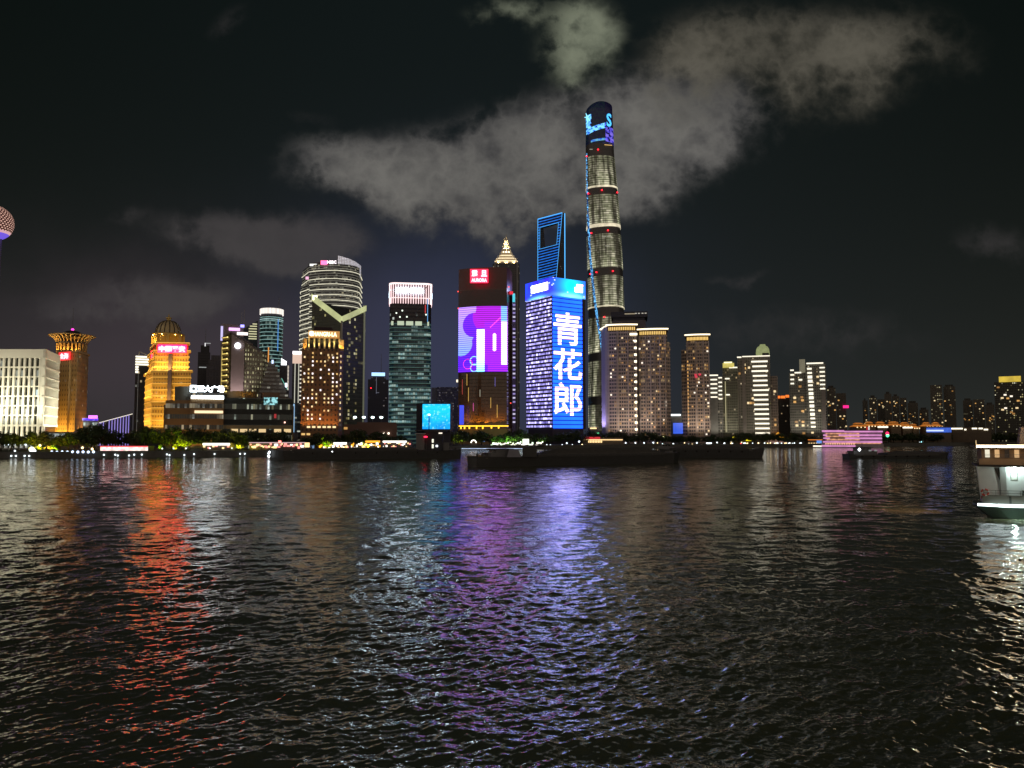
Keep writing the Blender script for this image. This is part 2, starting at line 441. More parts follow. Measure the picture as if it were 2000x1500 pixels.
mb = MB()
GROUND = paint('ground_paving', (.06, .06, .055), .9)
mb.prism(bank_pts + [(9000, 9000), (-9000, 9000)], -3.0, GZ, paint('quay_stone', (.10, .10, .09), .85, .4, .6), GROUND)
tag(mb.build('far_bank_ground'), kind='structure')
mb = MB()                                                           # lawn and planting between the quay and the town
lawn = [(p[0], p[1] + 6.0) for p in bank_pts] + [(p[0], p[1] + 45.0) for p in reversed(bank_pts)]
for i in range(len(bank_pts) - 1):
    a, b = bank_pts[i], bank_pts[i + 1]
    mb.face([(a[0], a[1] + 6, GZ + .004), (b[0], b[1] + 6, GZ + .004), (b[0], b[1] + 45, GZ + .004), (a[0], a[1] + 45, GZ + .004)], paint('grass', (.03, .055, .015), .9))
tag(mb.build('lawn'), kind='structure')

# ------------------------------------------------------------------ buildings, from the north (frame's edge) to the south
# white office block with deep window grid
def white_office():
    A = (WX(-75, 560), 560.0); B = (WX(88, 560), 560.0); C = (WX(117.5, 607), 607.0); Dd = (WX(-60, 640), 640.0)
    t = thing('white_office_block', (A[0] + B[0]) / 2, 575, 'floodlit white office block with a deep grid of dark windows at the riverside', 'office block')
    z1 = WZ(682, 560); W = paint('white_stone', (.80, .79, .71), .8, .06)
    glass = paint('dark_glass', (.02, .025, .02), .15)
    core = [(p[0], p[1]) for p in offset([A, B, C, Dd], -1.6)]
    pprism('core', t, core, GZ, z1 - 1.5, glass)
    # the front grid: piers and storey bands round every opening
    mb = MB(); L = B[0] - A[0]; n = 16; pitch = L / n
    rows = [WZ(y, 560) for y in (715.5, 735, 753.5, 772.5, 791.5, 810, 829)]
    mb.box(((A[0] + B[0]) / 2, 560.8, (z1 + WZ(699, 560)) / 2), (L, 1.6, z1 - WZ(699, 560)), W)
    tops = [WZ(y, 560) for y in (699.5, 718.5, 737, 756, 775, 793.5, 812)]
    for k, (zb, zt) in enumerate(zip(rows, tops)):
        nxt = tops[k + 1] if k + 1 < len(tops) else zb - 1.4
        mb.box(((A[0] + B[0]) / 2, 560.8, (zb + nxt) / 2), (L, 1.6, zb - nxt), W)
        for i in range(n + 1):
            w = pitch * .40 if 0 < i < n else pitch * .9
            x = A[0] + i * pitch if i < n else B[0] - w / 2 + .002
            mb.box((x, 560.8, (zb + zt) / 2), (w, 1.594, zt - zb), W)
    for i in range(n + 1):
        mb.box((A[0] + i * pitch, 560.8, (GZ + rows[-1] - 1.4) / 2), (1.6, 1.59, rows[-1] - 1.4 - GZ), W)
    mb.build('front_grid', t)
    lit = [emit('office_dim', (190, 205, 200), .28), emit('office_cool', (195, 225, 235), .8)]
    for k, (zb, zt) in enumerate(zip(rows, tops)):
        for i in range(5, n):
            x = A[0] + (i + .5) * pitch; r = rnd.random()
            m = glass if r < .62 else lit[1] if (k == 3 and r > .72) else lit[0]
            block('window', t, (x, 561.5, (zb + zt) / 2 - (.0 if m is glass else .8)), (pitch * .54, .2, (zt - zb) * (1 if m is glass else .7)), m)
    # the return: closely set fins between bright storey bands
    mb = MB(); d = Vector((C[0] - B[0], C[1] - B[1])); ln = d.length; d.normalize(); ang = math.atan2(d.y, d.x); nn = Vector((d.y, -d.x))
    def at(u, o): p = Vector(B) + d * u + nn * o; return p.x, p.y
    p = at(ln / 2, -.8); mb.box((p[0], p[1], (z1 + WZ(699, 560)) / 2), (ln, 1.6, z1 - WZ(699, 560)), W, ang)
    for k, (zb, zt) in enumerate(zip(rows, tops)):
        nxt = tops[k + 1] if k + 1 < len(tops) else zb - 1.4
        mb.box((p[0], p[1], (zb + nxt) / 2), (ln, 1.6, zb - nxt), W, ang)
        for i in range(18):
            q = at(ln * (i + .5) / 18, -.8); mb.box((q[0], q[1], (zb + zt) / 2), (.55, 1.3, zt - zb), W, ang)
    mb.build('side_grid', t)
    floods(A, B, GZ + 1, 9, 6e3, (255, 246, 212), 16, 30, 3, 125)
    floods(A, B, GZ + 24, 6, 1.7e4, (255, 246, 212), 20, 18, 3, 125)
    floods(B, C, GZ + 12, 4, 3.4e4, (255, 246, 212), 18, 30, 3, 120)
    for i in range(9, 16):                                          # the row of uplights at its foot
        block('uplight', t, (A[0] + i * pitch, 558.8, GZ + 2.6), (1.3, 1.0, 1.0), COOL)
white_office()

# brown tower with a saucer crown
def saucer_tower():
    D0 = 640.0
    A = (WX(112, 640), 640.0); B = (WX(150, 628), 628.0); C = (WX(172, 660), 660.0); Dd = (WX(132, 676), 676.0)
    t = thing('saucer_crowned_tower', (A[0] + C[0]) / 2, 650, 'brown stone tower with a flared saucer crown and a red lit sign', 'tower')
    st = facade('brown_stone', (.36, .24, .11), (.10, .06, .03), 3.2, 4.0, .3, .45, .10, ((255, 240, 215), (255, 220, 160)), .8, 3.0, rough=.5, floors=.1)
    z1 = WZ(691, 640)
    pprism('body', t, [A, B, C, Dd], GZ, z1, st, DARKROOF)
    # corner bay, a little lower, and the shaft of lit stone in front
    bay = [on_face(A, B, 3, 1.6)[0], on_face(A, B, 18.3, 1.6)[0], on_face(A, B, 18.3, -1)[0], on_face(A, B, 3, -1)[0]]
    pprism('front_bay', t, [(p.x, p.y) for p in bay], GZ, WZ(705, 640), st, DARKROOF)
    slab = offset([A, B, C, Dd], 1.0)
    pprism('cornice', t, slab, z1, z1 + 1.6, paint('brown_trim', (.42, .28, .13)))
    sg = paint('sign_backing_red', (.2, .01, .01), .6)
    p, ang = on_face(A, B, 12.2, 2.0)
    bd = part('sign_board', t, lambda m: m.box((p.x, p.y, WZ(697.5, 640)), (15, .5, 6.8), emit('sign_glow_red', (215, 0, 30), 2.2), ang))
    p, ang = on_face(A, B, 12.2, 2.6)
    text('roof_sign', t, '\u91d1\u6d77', (p.x, p.y, WZ(697.5, 640)), 11.5, 5.0, ang, emit('sign_white_red', (255, 190, 205), 2.2), bold=.02)
    cx, cy = WX(141, 652, 665), 652.0
    st2 = paint('crown_stone', (.55, .38, .16), .7, .1)
    zc0, zc1, zf1 = z1 + 1.6, WZ(669, 640), WZ(652, 640)
    dr = part('drum', t, lambda m: m.lathe((cx, cy), [(9.6, zc0), (9.6, zc1)], paint('drum_dark', (.12, .08, .03), .7), 24))
    for i in range(24):
        a = 2 * math.pi * i / 24
        if math.sin(a) < .35: block('column', t, (cx + 11 * math.cos(a), cy + 11 * math.sin(a), (zc0 + zc1) / 2), (1.3, 1.3, zc1 - zc0), st2, a)
    part('ring_beam', t, lambda m: m.lathe((cx, cy), [(12.0, zc1), (12.0, zc1 + 1.3)], paint('ring_grey', (.16, .15, .13)), 32))
    def bowl(m):
        m.lathe((cx, cy), [(11.2, zc1 + 1.3), (11.6, zc1 + 3), (13.0, zc1 + 4.6), (15.6, zf1 - .8)], paint('bowl_dark', (.07, .05, .02)), 32)
        for i in range(28):
            a = 2 * math.pi * i / 28; c, s = math.cos(a), math.sin(a)
            pr = [(11.6, zc1 + 1.3), (12.2, zc1 + 3), (13.6, zc1 + 4.8), (17.0, zf1 - .6)]
            for (r0, za), (r1, zb) in zip(pr, pr[1:]): m.bar((cx + r0 * c, cy + r0 * s, za), (cx + r1 * c, cy + r1 * s, zb), .6, st2, 4)
        m.lathe((cx, cy), [(17.4, zf1 - .8), (18.0, zf1 - .2), (17.4, zf1 + .3), (11, zf1 + .6)], st2, 40)
    part('flared_crown', t, bowl)
    part('dome', t, lambda m: m.lathe((cx, cy), [(8.2, zf1 + .6), (7.2, zf1 + 2.2), (4.6, zf1 + 3.6), (1.2, zf1 + 4.4), (.3, zf1 + 4.6)], paint('dome_dark', (.03, .03, .03)), 24))
    part('beacon', t, lambda m: m.lathe((cx, cy), [(.9, zf1 + 4.6), (1.3, zf1 + 5.4), (.6, zf1 + 6.2)], emit('beacon_pink', (255, 60, 200), 2.0), 12))
    part('antenna', t, lambda m: m.bar((cx, cy, zf1 + 6), (cx, cy, zf1 + 24), .25, STEEL, 5, .12))
    g = (255, 195, 95)
    floods(A, B, GZ + 5, 3, 3.0e4, (255, 195, 85), 9, 26, 4, 80); floods(B, C, GZ + 4, 3, 1.6e4, (255, 185, 100), 10, 30, 4, 85)
    for i in range(7):
        a = R(200 + 20 * i); flood((cx + 13.5 * math.cos(a), cy + 13.5 * math.sin(a), zc0 + .6), (cx + 10 * math.cos(a), cy + 10 * math.sin(a), zf1), 2.2e3, g, 120, .3)
saucer_tower()

# low shed with purple sign, hall with slanted roof line
def small_left():
    D0 = 620.0
    t = thing('neon_roofed_shed', WX(180, D0), D0 + 10, 'low shop building with a purple neon roof sign beside the saucer crowned tower', 'building')
    w = WX(197, D0) - WX(166, D0)
    pprism('body', t, [(WX(166, D0), D0), (WX(197, D0), D0), (WX(197, D0), D0 + 20), (WX(166, D0), D0 + 20)], GZ, WZ(821, D0), facade('shed_front', (.3, .3, .3), (.1, .1, .1), 2.4, 4, .7, .7, .9, ((190, 225, 220), (220, 235, 225)), .9, 5.0))
    block('neon_sign', t, (WX(185, D0), D0 - .6, WZ(814.5, D0)), (w * .58, .8, 2.6), emit('neon_violet', (225, 120, 255), 1.8))
    block('neon_trim', t, (WX(180, D0), D0 - .5, WZ(819, D0)), (w, .7, 1.8), emit('neon_blue', (80, 30, 255), 1.0))
    D1 = 690.0
    t = thing('slanted_hall', WX(235, D1), D1 + 15, 'hall with a rising roof line and thin violet lit columns', 'hall')
    xs = [WX(x, D1) for x in (194, 262)]; zs = [WZ(827, D1), WZ(808, D1)]
    pprism('body', t, [(xs[0], D1), (xs[1], D1), (xs[1], D1 + 40), (xs[0], D1 + 40)], GZ, 0, paint('hall_wall', (.05, .05, .06)), ztop=[zs[0], zs[1], zs[1], zs[0]])
    def edge(m): m.bar((xs[0], D1 - .3, zs[0]), (xs[1], D1 - .3, zs[1]), .35, emit('roof_edge_white', (235, 225, 205), 1.2), 5)
    part('roof_edge_light', t, edge)
    for x in (197, 201, 206, 211.5, 217, 222.5, 228, 233.5, 239, 244.5, 250, 255):
        if x in (211.5,): continue
        f = (x - 194) / 68; zt = zs[0] + (zs[1] - zs[0]) * f
        block('lit_column', t, (WX(x, D1), D1 - .5, (GZ + zt) / 2), (.8, .8, zt - GZ), emit('column_violet', (165, 150, 245), .75))
small_left()

# slim dark tower with bright striped crown
def striped_top():
    D0 = 700.0
    x0, x1 = WX(264.5, D0), WX(293, D0)
    t = thing('dark_tower_with_striped_top', (x0 + x1) / 2, D0 + 12, 'slim dark tower with white lit stripes and a steel frame on top', 'tower')
    body = facade('dark_brown_office', (.05, .045, .045), (.02, .02, .025), 2.2, 4.0, .7, .5, .10, ((215, 225, 220), (255, 225, 170)), .6, 11.0, .015, (90, 80, 90))
    pprism('body', t, [(x0, D0), (x1, D0), (x1, D0 + 26), (x0, D0 + 26)], GZ, WZ(714, D0), body, DARKROOF)
    pprism('crown', t, [(x0, D0), (x1, D0), (x1, D0 + 26), (x0, D0 + 26)], WZ(714, D0), WZ(695, D0), paint('crown_grey', (.5, .48, .42)), DARKROOF)
    for y in (697, 702, 707, 712): block('light_strip', t, ((x0 + x1) / 2, D0 - .3, WZ(y, D0)), (x1 - x0 + .3, .6, 1.3), emit('strip_cream', (255, 248, 225), 1.6))
    for y in (717, 722, 727): block('light_strip', t, (x0 + 1.4, D0 - .3, WZ(y, D0)), (2.8, .6, 1.7), emit('strip_cream', (255, 248, 225), 1.6))
    def fr(m):
        a, b, c = (WX(271, D0), D0 + 2, WZ(695, D0)), (WX(271, D0), D0 + 2, WZ(687, D0)), (x1, D0 + 2, WZ(694, D0))
        for p, q in ((a, b), (b, c), (a, c)): m.bar(p, q, .5, paint('frame_white', (.7, .68, .62)), 5)
    part('roof_frame', t, fr)
    block('edge_light', t, (WX(270.5, D0), D0 - .3, (GZ + WZ(730, D0)) / 2), (.35, .4, WZ(730, D0) - GZ), emit('edge_grey', (120, 120, 118), .45))
striped_top()

# golden tower with a ribbed dome
def golden_tower():
    D0 = 600.0
    t = thing('golden_domed_tower', WX(330, D0), D0 + 18, 'gold floodlit stepped tower with a ribbed dome and red lit characters', 'tower')
    gold = (.52, .33, .085)
    wall = facade('gold_stone', gold, (.22, .13, .035), 2.05, 3.7, .52, .5, .05, ((255, 235, 200), (255, 225, 170)), 1.0, 21.0, rough=.4, floors=.1)
    trim = paint('gold_trim', (.60, .42, .13), .7, .1)
    def tier(xa, xb, xs, ytop, ybot, name):
        """front from px xa to xb, flank reaching px xs"""
        A, B = (WX(xa, D0), D0), (WX(xb, D0), D0 + 3); C = (WX(xb, D0 + 36) - 3, D0 + 36); S = (WX(xs, D0 + 40), D0 + 40)
        poly = [A, B, C, S]
        pprism(name, t, poly, WZ(ybot, D0), WZ(ytop, D0), wall, DARKROOF)
        return poly
    z = lambda y: WZ(y, D0)
    low = tier(299, 370, 284.5, 727, 846, 'lower_shaft')
    mid = tier(302, 365.5, 290, 688, 727, 'middle_shaft')
    top = tier(304, 363, 294, 673, 688, 'upper_shaft')
    gl = emit('cove_gold', (255, 186, 60), .8)
    for poly, ys in ((low, (727, 738, 750, 762, 774, 786, 798, 810, 822, 834)), (mid, (688, 697, 707, 717)), (top, (673,))):
        for k, y in enumerate(ys):
            pr = 1.2 if k == 0 else .5
            led = pprism('ledge', t, offset(poly, pr), z(y) - .4, z(y) + (1.1 if k == 0 else .35), trim)
            mb = MB(); mb.prism(offset(poly, pr - .25), z(y) + (1.1 if k == 0 else .35), z(y) + (1.9 if k == 0 else .95), gl); mb.build('cove_light', led)
    # dark glazed slot up the middle of the front
    A, B = low[0], low[1]
    p, ang = on_face(A, B, (B[0] - A[0]) * .47, .25)
    part('glazed_slot', t, lambda m: m.box((p.x, p.y - .6, (z(846) + z(690)) / 2), (2.6, 3.4, z(690) - z(846)), paint('slot_glass', (.12, .09, .12), .2), ang))
    # drum, ribbed dome and lantern
    cx, cy = WX(329, D0 + 16, 650), D0 + 16
    zf, z = z, lambda y: WZ(y, D0 + 14)
    part('drum', t, lambda m: m.lathe((cx, cy), [(10.9, z(673)), (10.9, z(656)), (12.2, z(655)), (12.2, z(652)), (9.4, z(651.5))], paint('drum_gold', (.5, .33, .09)), 32))
    for i in range(8):
        a = R(22.5 + 45 * i); block('buttress', t, (cx + 11.6 * math.cos(a), cy + 11.6 * math.sin(a), (z(673) + z(655)) / 2), (1.5, 2.0, z(655) - z(673)), trim, a)
    prof = [(9.6, z(652)), (9.3, z(645)), (8.3, z(638)), (6.5, z(631.5)), (4.2, z(627.5)), (1.8, z(626))]
    part('dome', t, lambda m: m.lathe((cx, cy), prof, paint('dome_glass', (.5, .40, .22), .5), 48))
    for i in range(16):
        a = 2 * math.pi * (i + .3) / 16
        def rib(m):
            for (r0, za), (r1, zb) in zip(prof, prof[1:]): m.bar((cx + (r0 + .15) * math.cos(a), cy + (r0 + .15) * math.sin(a), za), (cx + (r1 + .15) * math.cos(a), cy + (r1 + .15) * math.sin(a), zb), .38, paint('rib_dark', (.06, .045, .03)), 4)
        if math.sin(a) < .3: part('rib', t, rib)
    part('lantern', t, lambda m: m.lathe((cx, cy), [(1.7, z(626)), (1.5, z(622)), (2.2, z(621.6)), (2.2, z(619.6)), (.7, z(618.5)), (.15, z(612))], trim, 12))
    z = zf
    # the red sign on the front and its twin on the flank
    a, b = top[0], top[1]
    p, ang = on_face(a, b, (b[0] - a[0]) * .52, 1.2)
    part('sign_board', t, lambda m: m.box((p.x, p.y, z(681)), (21.6, .6, 6.4), emit('board_red', (255, 0, 44), 15.0), ang))
    sign = emit('sign_red_hot', (255, 0, 36), 15.0)
    hot = emit('sign_pink_white', (255, 200, 208), 3.0)
    p2, _ = on_face(a, b, (b[0] - a[0]) * .52, 1.6)
    for zz in (677.4, 685.0): part('sign_border', t, lambda m: m.box((p2.x, p2.y, z(zz)), (21.2, .5, .55), sign, ang))
    p3, _ = on_face(a, b, (b[0] - a[0]) * .52, 1.9)
    text('roof_sign', t, '\u4e2d\u56fd\u5e73\u5b89', (p3.x, p3.y, z(681.2)), 19.6, 4.5, ang, hot, bold=.03)
    q, ang2 = on_face(top[0], top[3], 22, 1.4)
    part('side_sign', t, lambda m: m.box((q.x, q.y, z(688)), (7, .6, 5.4), sign, ang2))
    g = (255, 200, 95)
    A, B, S = low[0], low[1], low[3]
    floods(A, B, z(842), 4, 1.0e4, g, 10, 26, 3, 110); floods(A, B, z(790), 4, 7e3, g, 9, 24, 3, 115)
    floods(A, S, z(842), 4, 2.4e4, g, 10, 26, 3, 110); floods(A, S, z(785), 4, 1.9e4, g, 9, 24, 3, 115)
    floods(mid[0], mid[1], z(726), 4, 1.1e4, g, 6, 16, 2, 120); floods(mid[0], mid[3], z(726), 3, 9e3, g, 6, 16, 2, 120)
    for i in range(7):
        a = R(195 + 25 * i); flood((cx + 15 * math.cos(a), cy + 15 * math.sin(a), z(672)), (cx + 9 * math.cos(a), cy + 9 * math.sin(a), z(648)), 3.6e3, (255, 200, 90), 110, .3)
        flood((cx + 12 * math.cos(a), cy + 12 * math.sin(a), z(651)), (cx + 5 * math.cos(a), cy + 5 * math.sin(a), z(630)), 5e3, (255, 220, 140), 110, .3)
golden_tower()

# wide shopping centre: banded stone wing and dark glass wing
def mall():
    D0 = 545.0
    t = thing('shopping_centre', WX(425, D0), D0 + 25, 'wide low shopping centre with white rooftop lettering and a dark glass wing', 'shopping centre')
    z = lambda y: WZ(y, D0); X = lambda x: WX(x, D0, 800)
    band = facade('mall_banded', (.22, .13, .06), (.04, .045, .05), 1.7, 7.4, .9, .42, .34, ((220, 225, 215), (255, 225, 170)), .4, 31.0, .02, (150, 160, 150))
    glass = facade('mall_glass', (.03, .035, .035), (.02, .028, .03), 1.5, 7.4, .92, .5, .20, ((205, 230, 220), (235, 225, 175)), .6, 33.0, .012, (110, 160, 150), rough=.15, floors=.8)
    pprism('west_wing', t, [(X(301), D0), (X(352), D0 - 5), (X(352), D0 + 40), (X(301), D0 + 40)], GZ, z(783), band, DARKROOF)
    pprism('drum_block', t, arc((X(316), D0 + 8), (X(356), D0 + 2), 5) + [(X(356), D0 + 40), (X(316), D0 + 40)], z(783), z(756), paint('mall_grey', (.14, .14, .12)), DARKROOF)
    pprism('sign_block', t, [(X(348), D0 - 8), (X(412), D0 - 8), (X(412), D0 + 30), (X(348), D0 + 30)], GZ, z(770), band, DARKROOF)
    pprism('glass_wing', t, [(X(412), D0 - 3), (X(551), D0 - 3), (X(551), D0 + 40), (X(412), D0 + 40)], GZ, z(777), glass, DARKROOF)
    pprism('roof_pavilion', t, arc((X(418), D0 + 6), (X(478), D0 + 6), 5) + [(X(478), D0 + 26), (X(418), D0 + 26)], z(777), z(763), paint('pavilion_brown', (.16, .11, .05)), DARKROOF)
    pprism('plant_room', t, [(X(488), D0 + 5), (X(524), D0 + 5), (X(524), D0 + 26), (X(488), D0 + 26)], z(777), z(764), paint('plant_brick', (.18, .10, .06)), DARKROOF)
    floods((X(420), D0 - 1), (X(478), D0 - 1), z(776.5), 3, 6e2, (255, 190, 60), 2.5, 6, 1, 120)
    # lettering on its frame
    def fr(m):
        m.bar((X(349), D0 - 8, z(769.6)), (X(414), D0 - 8, z(769.6)), .3, STEEL, 4)
        for x in range(350, 415, 8): m.bar((X(x), D0 - 7.8, z(771)), (X(x), D0 - 7.8, z(757)), .15, STEEL, 4)
    part('sign_frame', t, fr)
    W = emit('letter_white', (235, 248, 255), 9.0)
    def logo(m):
        c = (X(354), D0 - 8.6, z(761.5))
        m.prism([(c[0] - 2.3, c[1] - .4), (c[0] + 2.3, c[1] - .4), (c[0] + 2.3, c[1]), (c[0] - 2.3, c[1])], c[2] + 1.2, c[2] + 2.3, W, bottom=True)
        m.prism([(c[0] - 2.3, c[1] - .4), (c[0] + 2.3, c[1] - .4), (c[0] + 2.3, c[1]), (c[0] - 2.3, c[1])], c[2] - 2.3, c[2] - 1.2, W, bottom=True)
        for s in (-1, 1): m.box((c[0] + s * 1.75, c[1] - .2, c[2]), (1.1, .4, 2.4), W)
    part('sign_logo', t, logo)
    text('roof_sign', t, '\u6b63\u5927\u5e7f\u573a', (X(387), D0 - 8.6, z(761.5)), 18.4, 4.8, 0, W, bold=.035)
    block('light_strip', t, (X(381), D0 - 8.5, z(777.5)), (X(411.5) - X(350), .8, 2.1), emit('strip_bluewhite', (230, 248, 255), 8.0))
    block('light_strip', t, (X(384), D0 - 8.5, z(805.5)), (X(411) - X(357), .8, 1.8), emit('strip_peach', (255, 225, 180), 1.3))
    block('mural_screen', t, (X(505), D0 - 3.4, z(782.5)), (X(519) - X(491), .5, 5.4), screen_noise('mural', (150, 215, 220), (10, 30, 32), 1.3, .5))
    for x in (300, 352, 412, 551): block('corner_pier', t, (X(x), D0 - 3.5 if x > 352 else D0 - 8.3 if x == 412 else D0 - 1, (GZ + z(792)) / 2), (1.0, 1.0, z(792) - GZ), paint('pier_brown', (.16, .10, .05)))
    block('podium_band', t, (X(481), D0 - 4.2, z(834)), (X(551) - X(412), 2.2, 2.4), paint('podium_tan', (.3, .24, .14)))
    for x in (434, 452, 470, 489, 520, 540): block('shop_window', t, (X(x), D0 - 3.5, z(841)), (5.2, .6, 2.4), emit('shop_warm', (255, 220, 160), .8))
    block('beacon', t, (X(534), D0 - 4, z(824.5)), (1.0, 1.0, 1.0), emit('lamp_pinkish', (255, 190, 170), 3.0))
    block('red_sign', t, (X(514.5), D0 - 3.6, z(812)), (1.6, .5, 3.0), emit('dim_red', (190, 20, 40), .7))
    floods((X(301), D0 - 4), (X(412), D0 - 4), GZ + 1, 5, 1.6e3, (255, 200, 120), 10, 18, 2, 120)
def screen_noise(name, a, b, s, scale):
    if name in MATS: return MATS[name]
    m, nt, bs = base_mat(name); P = position(nt)
    n = noise(nt, P, scale, 3.0).smooth(.38, .62)
    nt.links.new(mix(nt, n, lin(b), lin(a)).s, bs.inputs['Emission Color']); bs.inputs['Emission Strength'].default_value = s
    bs.inputs['Base Color'].default_value = (.02, .02, .02, 1); MATS[name] = m; return m
mall()

# towers behind the shopping centre
def dim_pair():
    D0 = 1150.0; X = lambda x: WX(x, D0); z = lambda y: WZ(y, D0)
    t = thing('unlit_needle_tower', X(402), D0, 'unlit dark tower with a thin mast and a single white top light', 'tower')
    pprism('body', t, [(X(386), D0), (X(410), D0), (X(410), D0 + 30), (X(386), D0 + 30)], GZ, z(688), facade('dim_dark', (.03, .03, .033), (.02, .02, .025), 3, 4, .6, .5, .025, ((220, 220, 210), (255, 225, 180)), .5, 41., .006, (120, 110, 130)))
    pprism('upper_stage', t, [(X(391), D0 + 4), (X(408), D0 + 4), (X(408), D0 + 26), (X(391), D0 + 26)], z(688), z(674), paint('dark_stage', (.03, .03, .033)))
    part('antenna', t, lambda m: m.bar((X(400), D0 + 8, z(674)), (X(400), D0 + 8, z(640)), .5, STEEL, 5, .25))
    block('top_light', t, (X(399.5), D0 + 3.5, z(672.5)), (1.4, 1, 5), emit('pale_white', (235, 235, 235), 1.2))
    block('top_light_bar', t, (X(405), D0 + 3.5, z(669.8)), (8, 1, 1.2), emit('pale_grey', (200, 205, 205), .5))
    block('lit_floor', t, (X(396.5), D0 - .4, z(717.5)), (12, .6, 1.4), emit('pale_grey', (200, 205, 205), .5))
    t = thing('stepped_grey_tower', X(416), D0 - 60, 'dim grey stepped tower with a square grid front', 'tower')
    D0 = 1090.0
    g = facade('dim_grid', (.085, .08, .085), (.03, .03, .04), 4.5, 8.0, .72, .78, .02, ((220, 220, 210), (255, 225, 180)), .3, 43., .012, (130, 115, 130))
    for xa, xb, yt, yb, nm in ((403, 440, 712, 850, 'body'), (407, 440, 703, 712, 'shoulder'), (412, 440, 694, 703, 'upper_stage')):
        pprism(nm, t, [(X(xa), D0), (X(xb), D0), (X(xb), D0 + 30), (X(xa), D0 + 30)], z(yb) if yb < 850 else GZ, z(yt), g, DARKROOF)
dim_pair()

def slant_tower():
    D0 = 800.0; X = lambda x: WX(x, D0); z = lambda y: WZ(y, D0)
    # bank with white disc: gold-lit balconies on one side, blank wall, slanted top
    t = thing('slanted_roof_bank', X(468), D0 + 15, 'slanted roof office with a glowing white disc on its blank wall', 'office block')
    wl = paint('plain_mauve', (.26, .22, .22), .8, .08)
    pprism('blank_wall', t, [(X(453), D0 - 3), (X(477), D0 - 1), (X(477), D0 + 24), (X(453), D0 + 24)], GZ, 0, wl, ztop=[z(651), z(666), z(666), z(651)])
    A, B = (X(427.5), D0 + 8), (X(452), D0 - 2)
    bal = paint('balcony_gold', (.42, .34, .12), .7, .1)
    pprism('balcony_wing', t, [A, B, (X(452), D0 + 24), (X(427.5), D0 + 30)], GZ, 0, paint('wing_dark', (.06, .05, .025)), ztop=[z(658), z(651), z(651), z(658)])
    for k in range(11):
        y = 659 + 10.6 * k
        p, ang = on_face(A, B, 7.6, .5)
        f = block('balcony', t, (p.x, p.y, z(y) - 1.3), (11.2, 1.6, 2.4), bal, ang)
        p, ang = on_face(A, B, 7.6, 1.5)
        block('cove_light', t, (p.x, p.y, z(y) + .2), (10.8, .3, .8), emit('cove_yellow', (255, 222, 110), 1.0), ang)
        p2, _ = on_face(A, B, 11.6, 1.7); block('lamp', t, (p2.x, p2.y, z(y) + .3), (1.0, .5, 1.4), emit('lamp_yellow', (255, 235, 150), 1.6), ang)
    part('edge_light', t, lambda m: m.box((A[0] + .3, A[1] - .8, (GZ + z(676)) / 2), (1.0, .6, z(676) - GZ), emit('edge_yellow', (235, 205, 110), .55)))
    gw = facade('grid_wing', (.20, .19, .14), (.04, .04, .03), 2.6, 4.75, .38, .5, .8, ((250, 245, 190), (235, 225, 170)), .9, 47., .02, rough=.5, floors=.1)
    C, Dd = (X(477), D0), (X(507), D0 + 10)
    pprism('grid_wing', t, [C, Dd, (X(507), D0 + 34), (X(477), D0 + 30)], GZ, 0, gw, ztop=[z(669), z(687), z(687), z(669)])
    def sl(m):
        for a, b in (((X(453), D0 - 3.2, z(651)), (X(507), D0 - .5, z(687))), ((X(427), D0 + 7, z(658.5)), (X(453), D0 - 3.4, z(650)))): m.bar(a, b, .7, paint('coping', (.12, .10, .10)), 4)
    part('roof_coping', t, sl)
    part('disc_light', t, lambda m: disc(m, (X(465.5), D0 - 3.6, z(676)), 3.2, emit('disc_white', (245, 245, 255), 3.0)))
    floods((X(453), D0 - 3), (X(477), D0 - 1), z(790), 2, 2.5e4, (225, 200, 195), 14, 60, 3, 90)
    # mauve slab with a purple sign behind it
    D1 = 900.0; X = lambda x: WX(x, D1); z = lambda y: WZ(y, D1)
    t = thing('mauve_slab_tower', X(452), D1 + 15, 'mauve slab tower with a purple glowing sign and two tall masts', 'tower')
    pprism('body', t, [(X(430), D1), (X(474), D1), (X(474), D1 + 30), (X(430), D1 + 30)], GZ, 0, wl, ztop=[z(633), z(634.5), z(634.5), z(633)])
    block('edge_light', t, (X(431.5), D1 - .4, z(652)), (2.6, .8, 17), emit('edge_lilac', (205, 195, 250), 1.1))
    block('sign', t, (X(456), D1 - .5, z(643)), (13, .7, 3.2), emit('sign_lilac', (240, 175, 250), 1.8))
    block('beacon', t, (X(471.5), D1 - .6, z(636)), (4.5, 1.2, 3.0), emit('beacon_blue', (150, 145, 255), 2.6))
    block('lit_floor', t, (X(472), D1 - .5, z(651)), (13, .7, 3.4), emit('floor_pinkwhite', (255, 238, 230), 1.6))
    for x, yt in ((470, 604), (475, 598)): part('antenna', t, lambda m: m.bar((X(x), D1 + 6, z(636)), (X(x), D1 + 6, z(yt + 3)), .55, paint('mast_pale', (.3, .3, .32)), 5, .25))
    # wedge tower
    D2 = 980.0; X = lambda x: WX(x, D2); z = lambda y: WZ(y, D2)
    t = thing('wedge_topped_tower', X(488), D2 + 15, 'dark tower with a wedge top of pale lit floors', 'tower')
    pprism('body', t, [(X(470), D2), (X(502), D2), (X(502), D2 + 30), (X(470), D2 + 30)], GZ, 0, paint('navy_wall', (.04, .045, .06)), ztop=[z(646), z(625), z(625), z(646)])
    for k, y in enumerate((632.5, 637, 642, 647.3, 652, 657, 661.5)):
        a = max(484, 500 - (y - 625) * 1.15); block('lit_floor', t, ((X(a) + X(500)) / 2, D2 - .4, z(y)), (X(500) - X(a), .6, 1.3), emit('floor_straw', (232, 228, 178), .8))
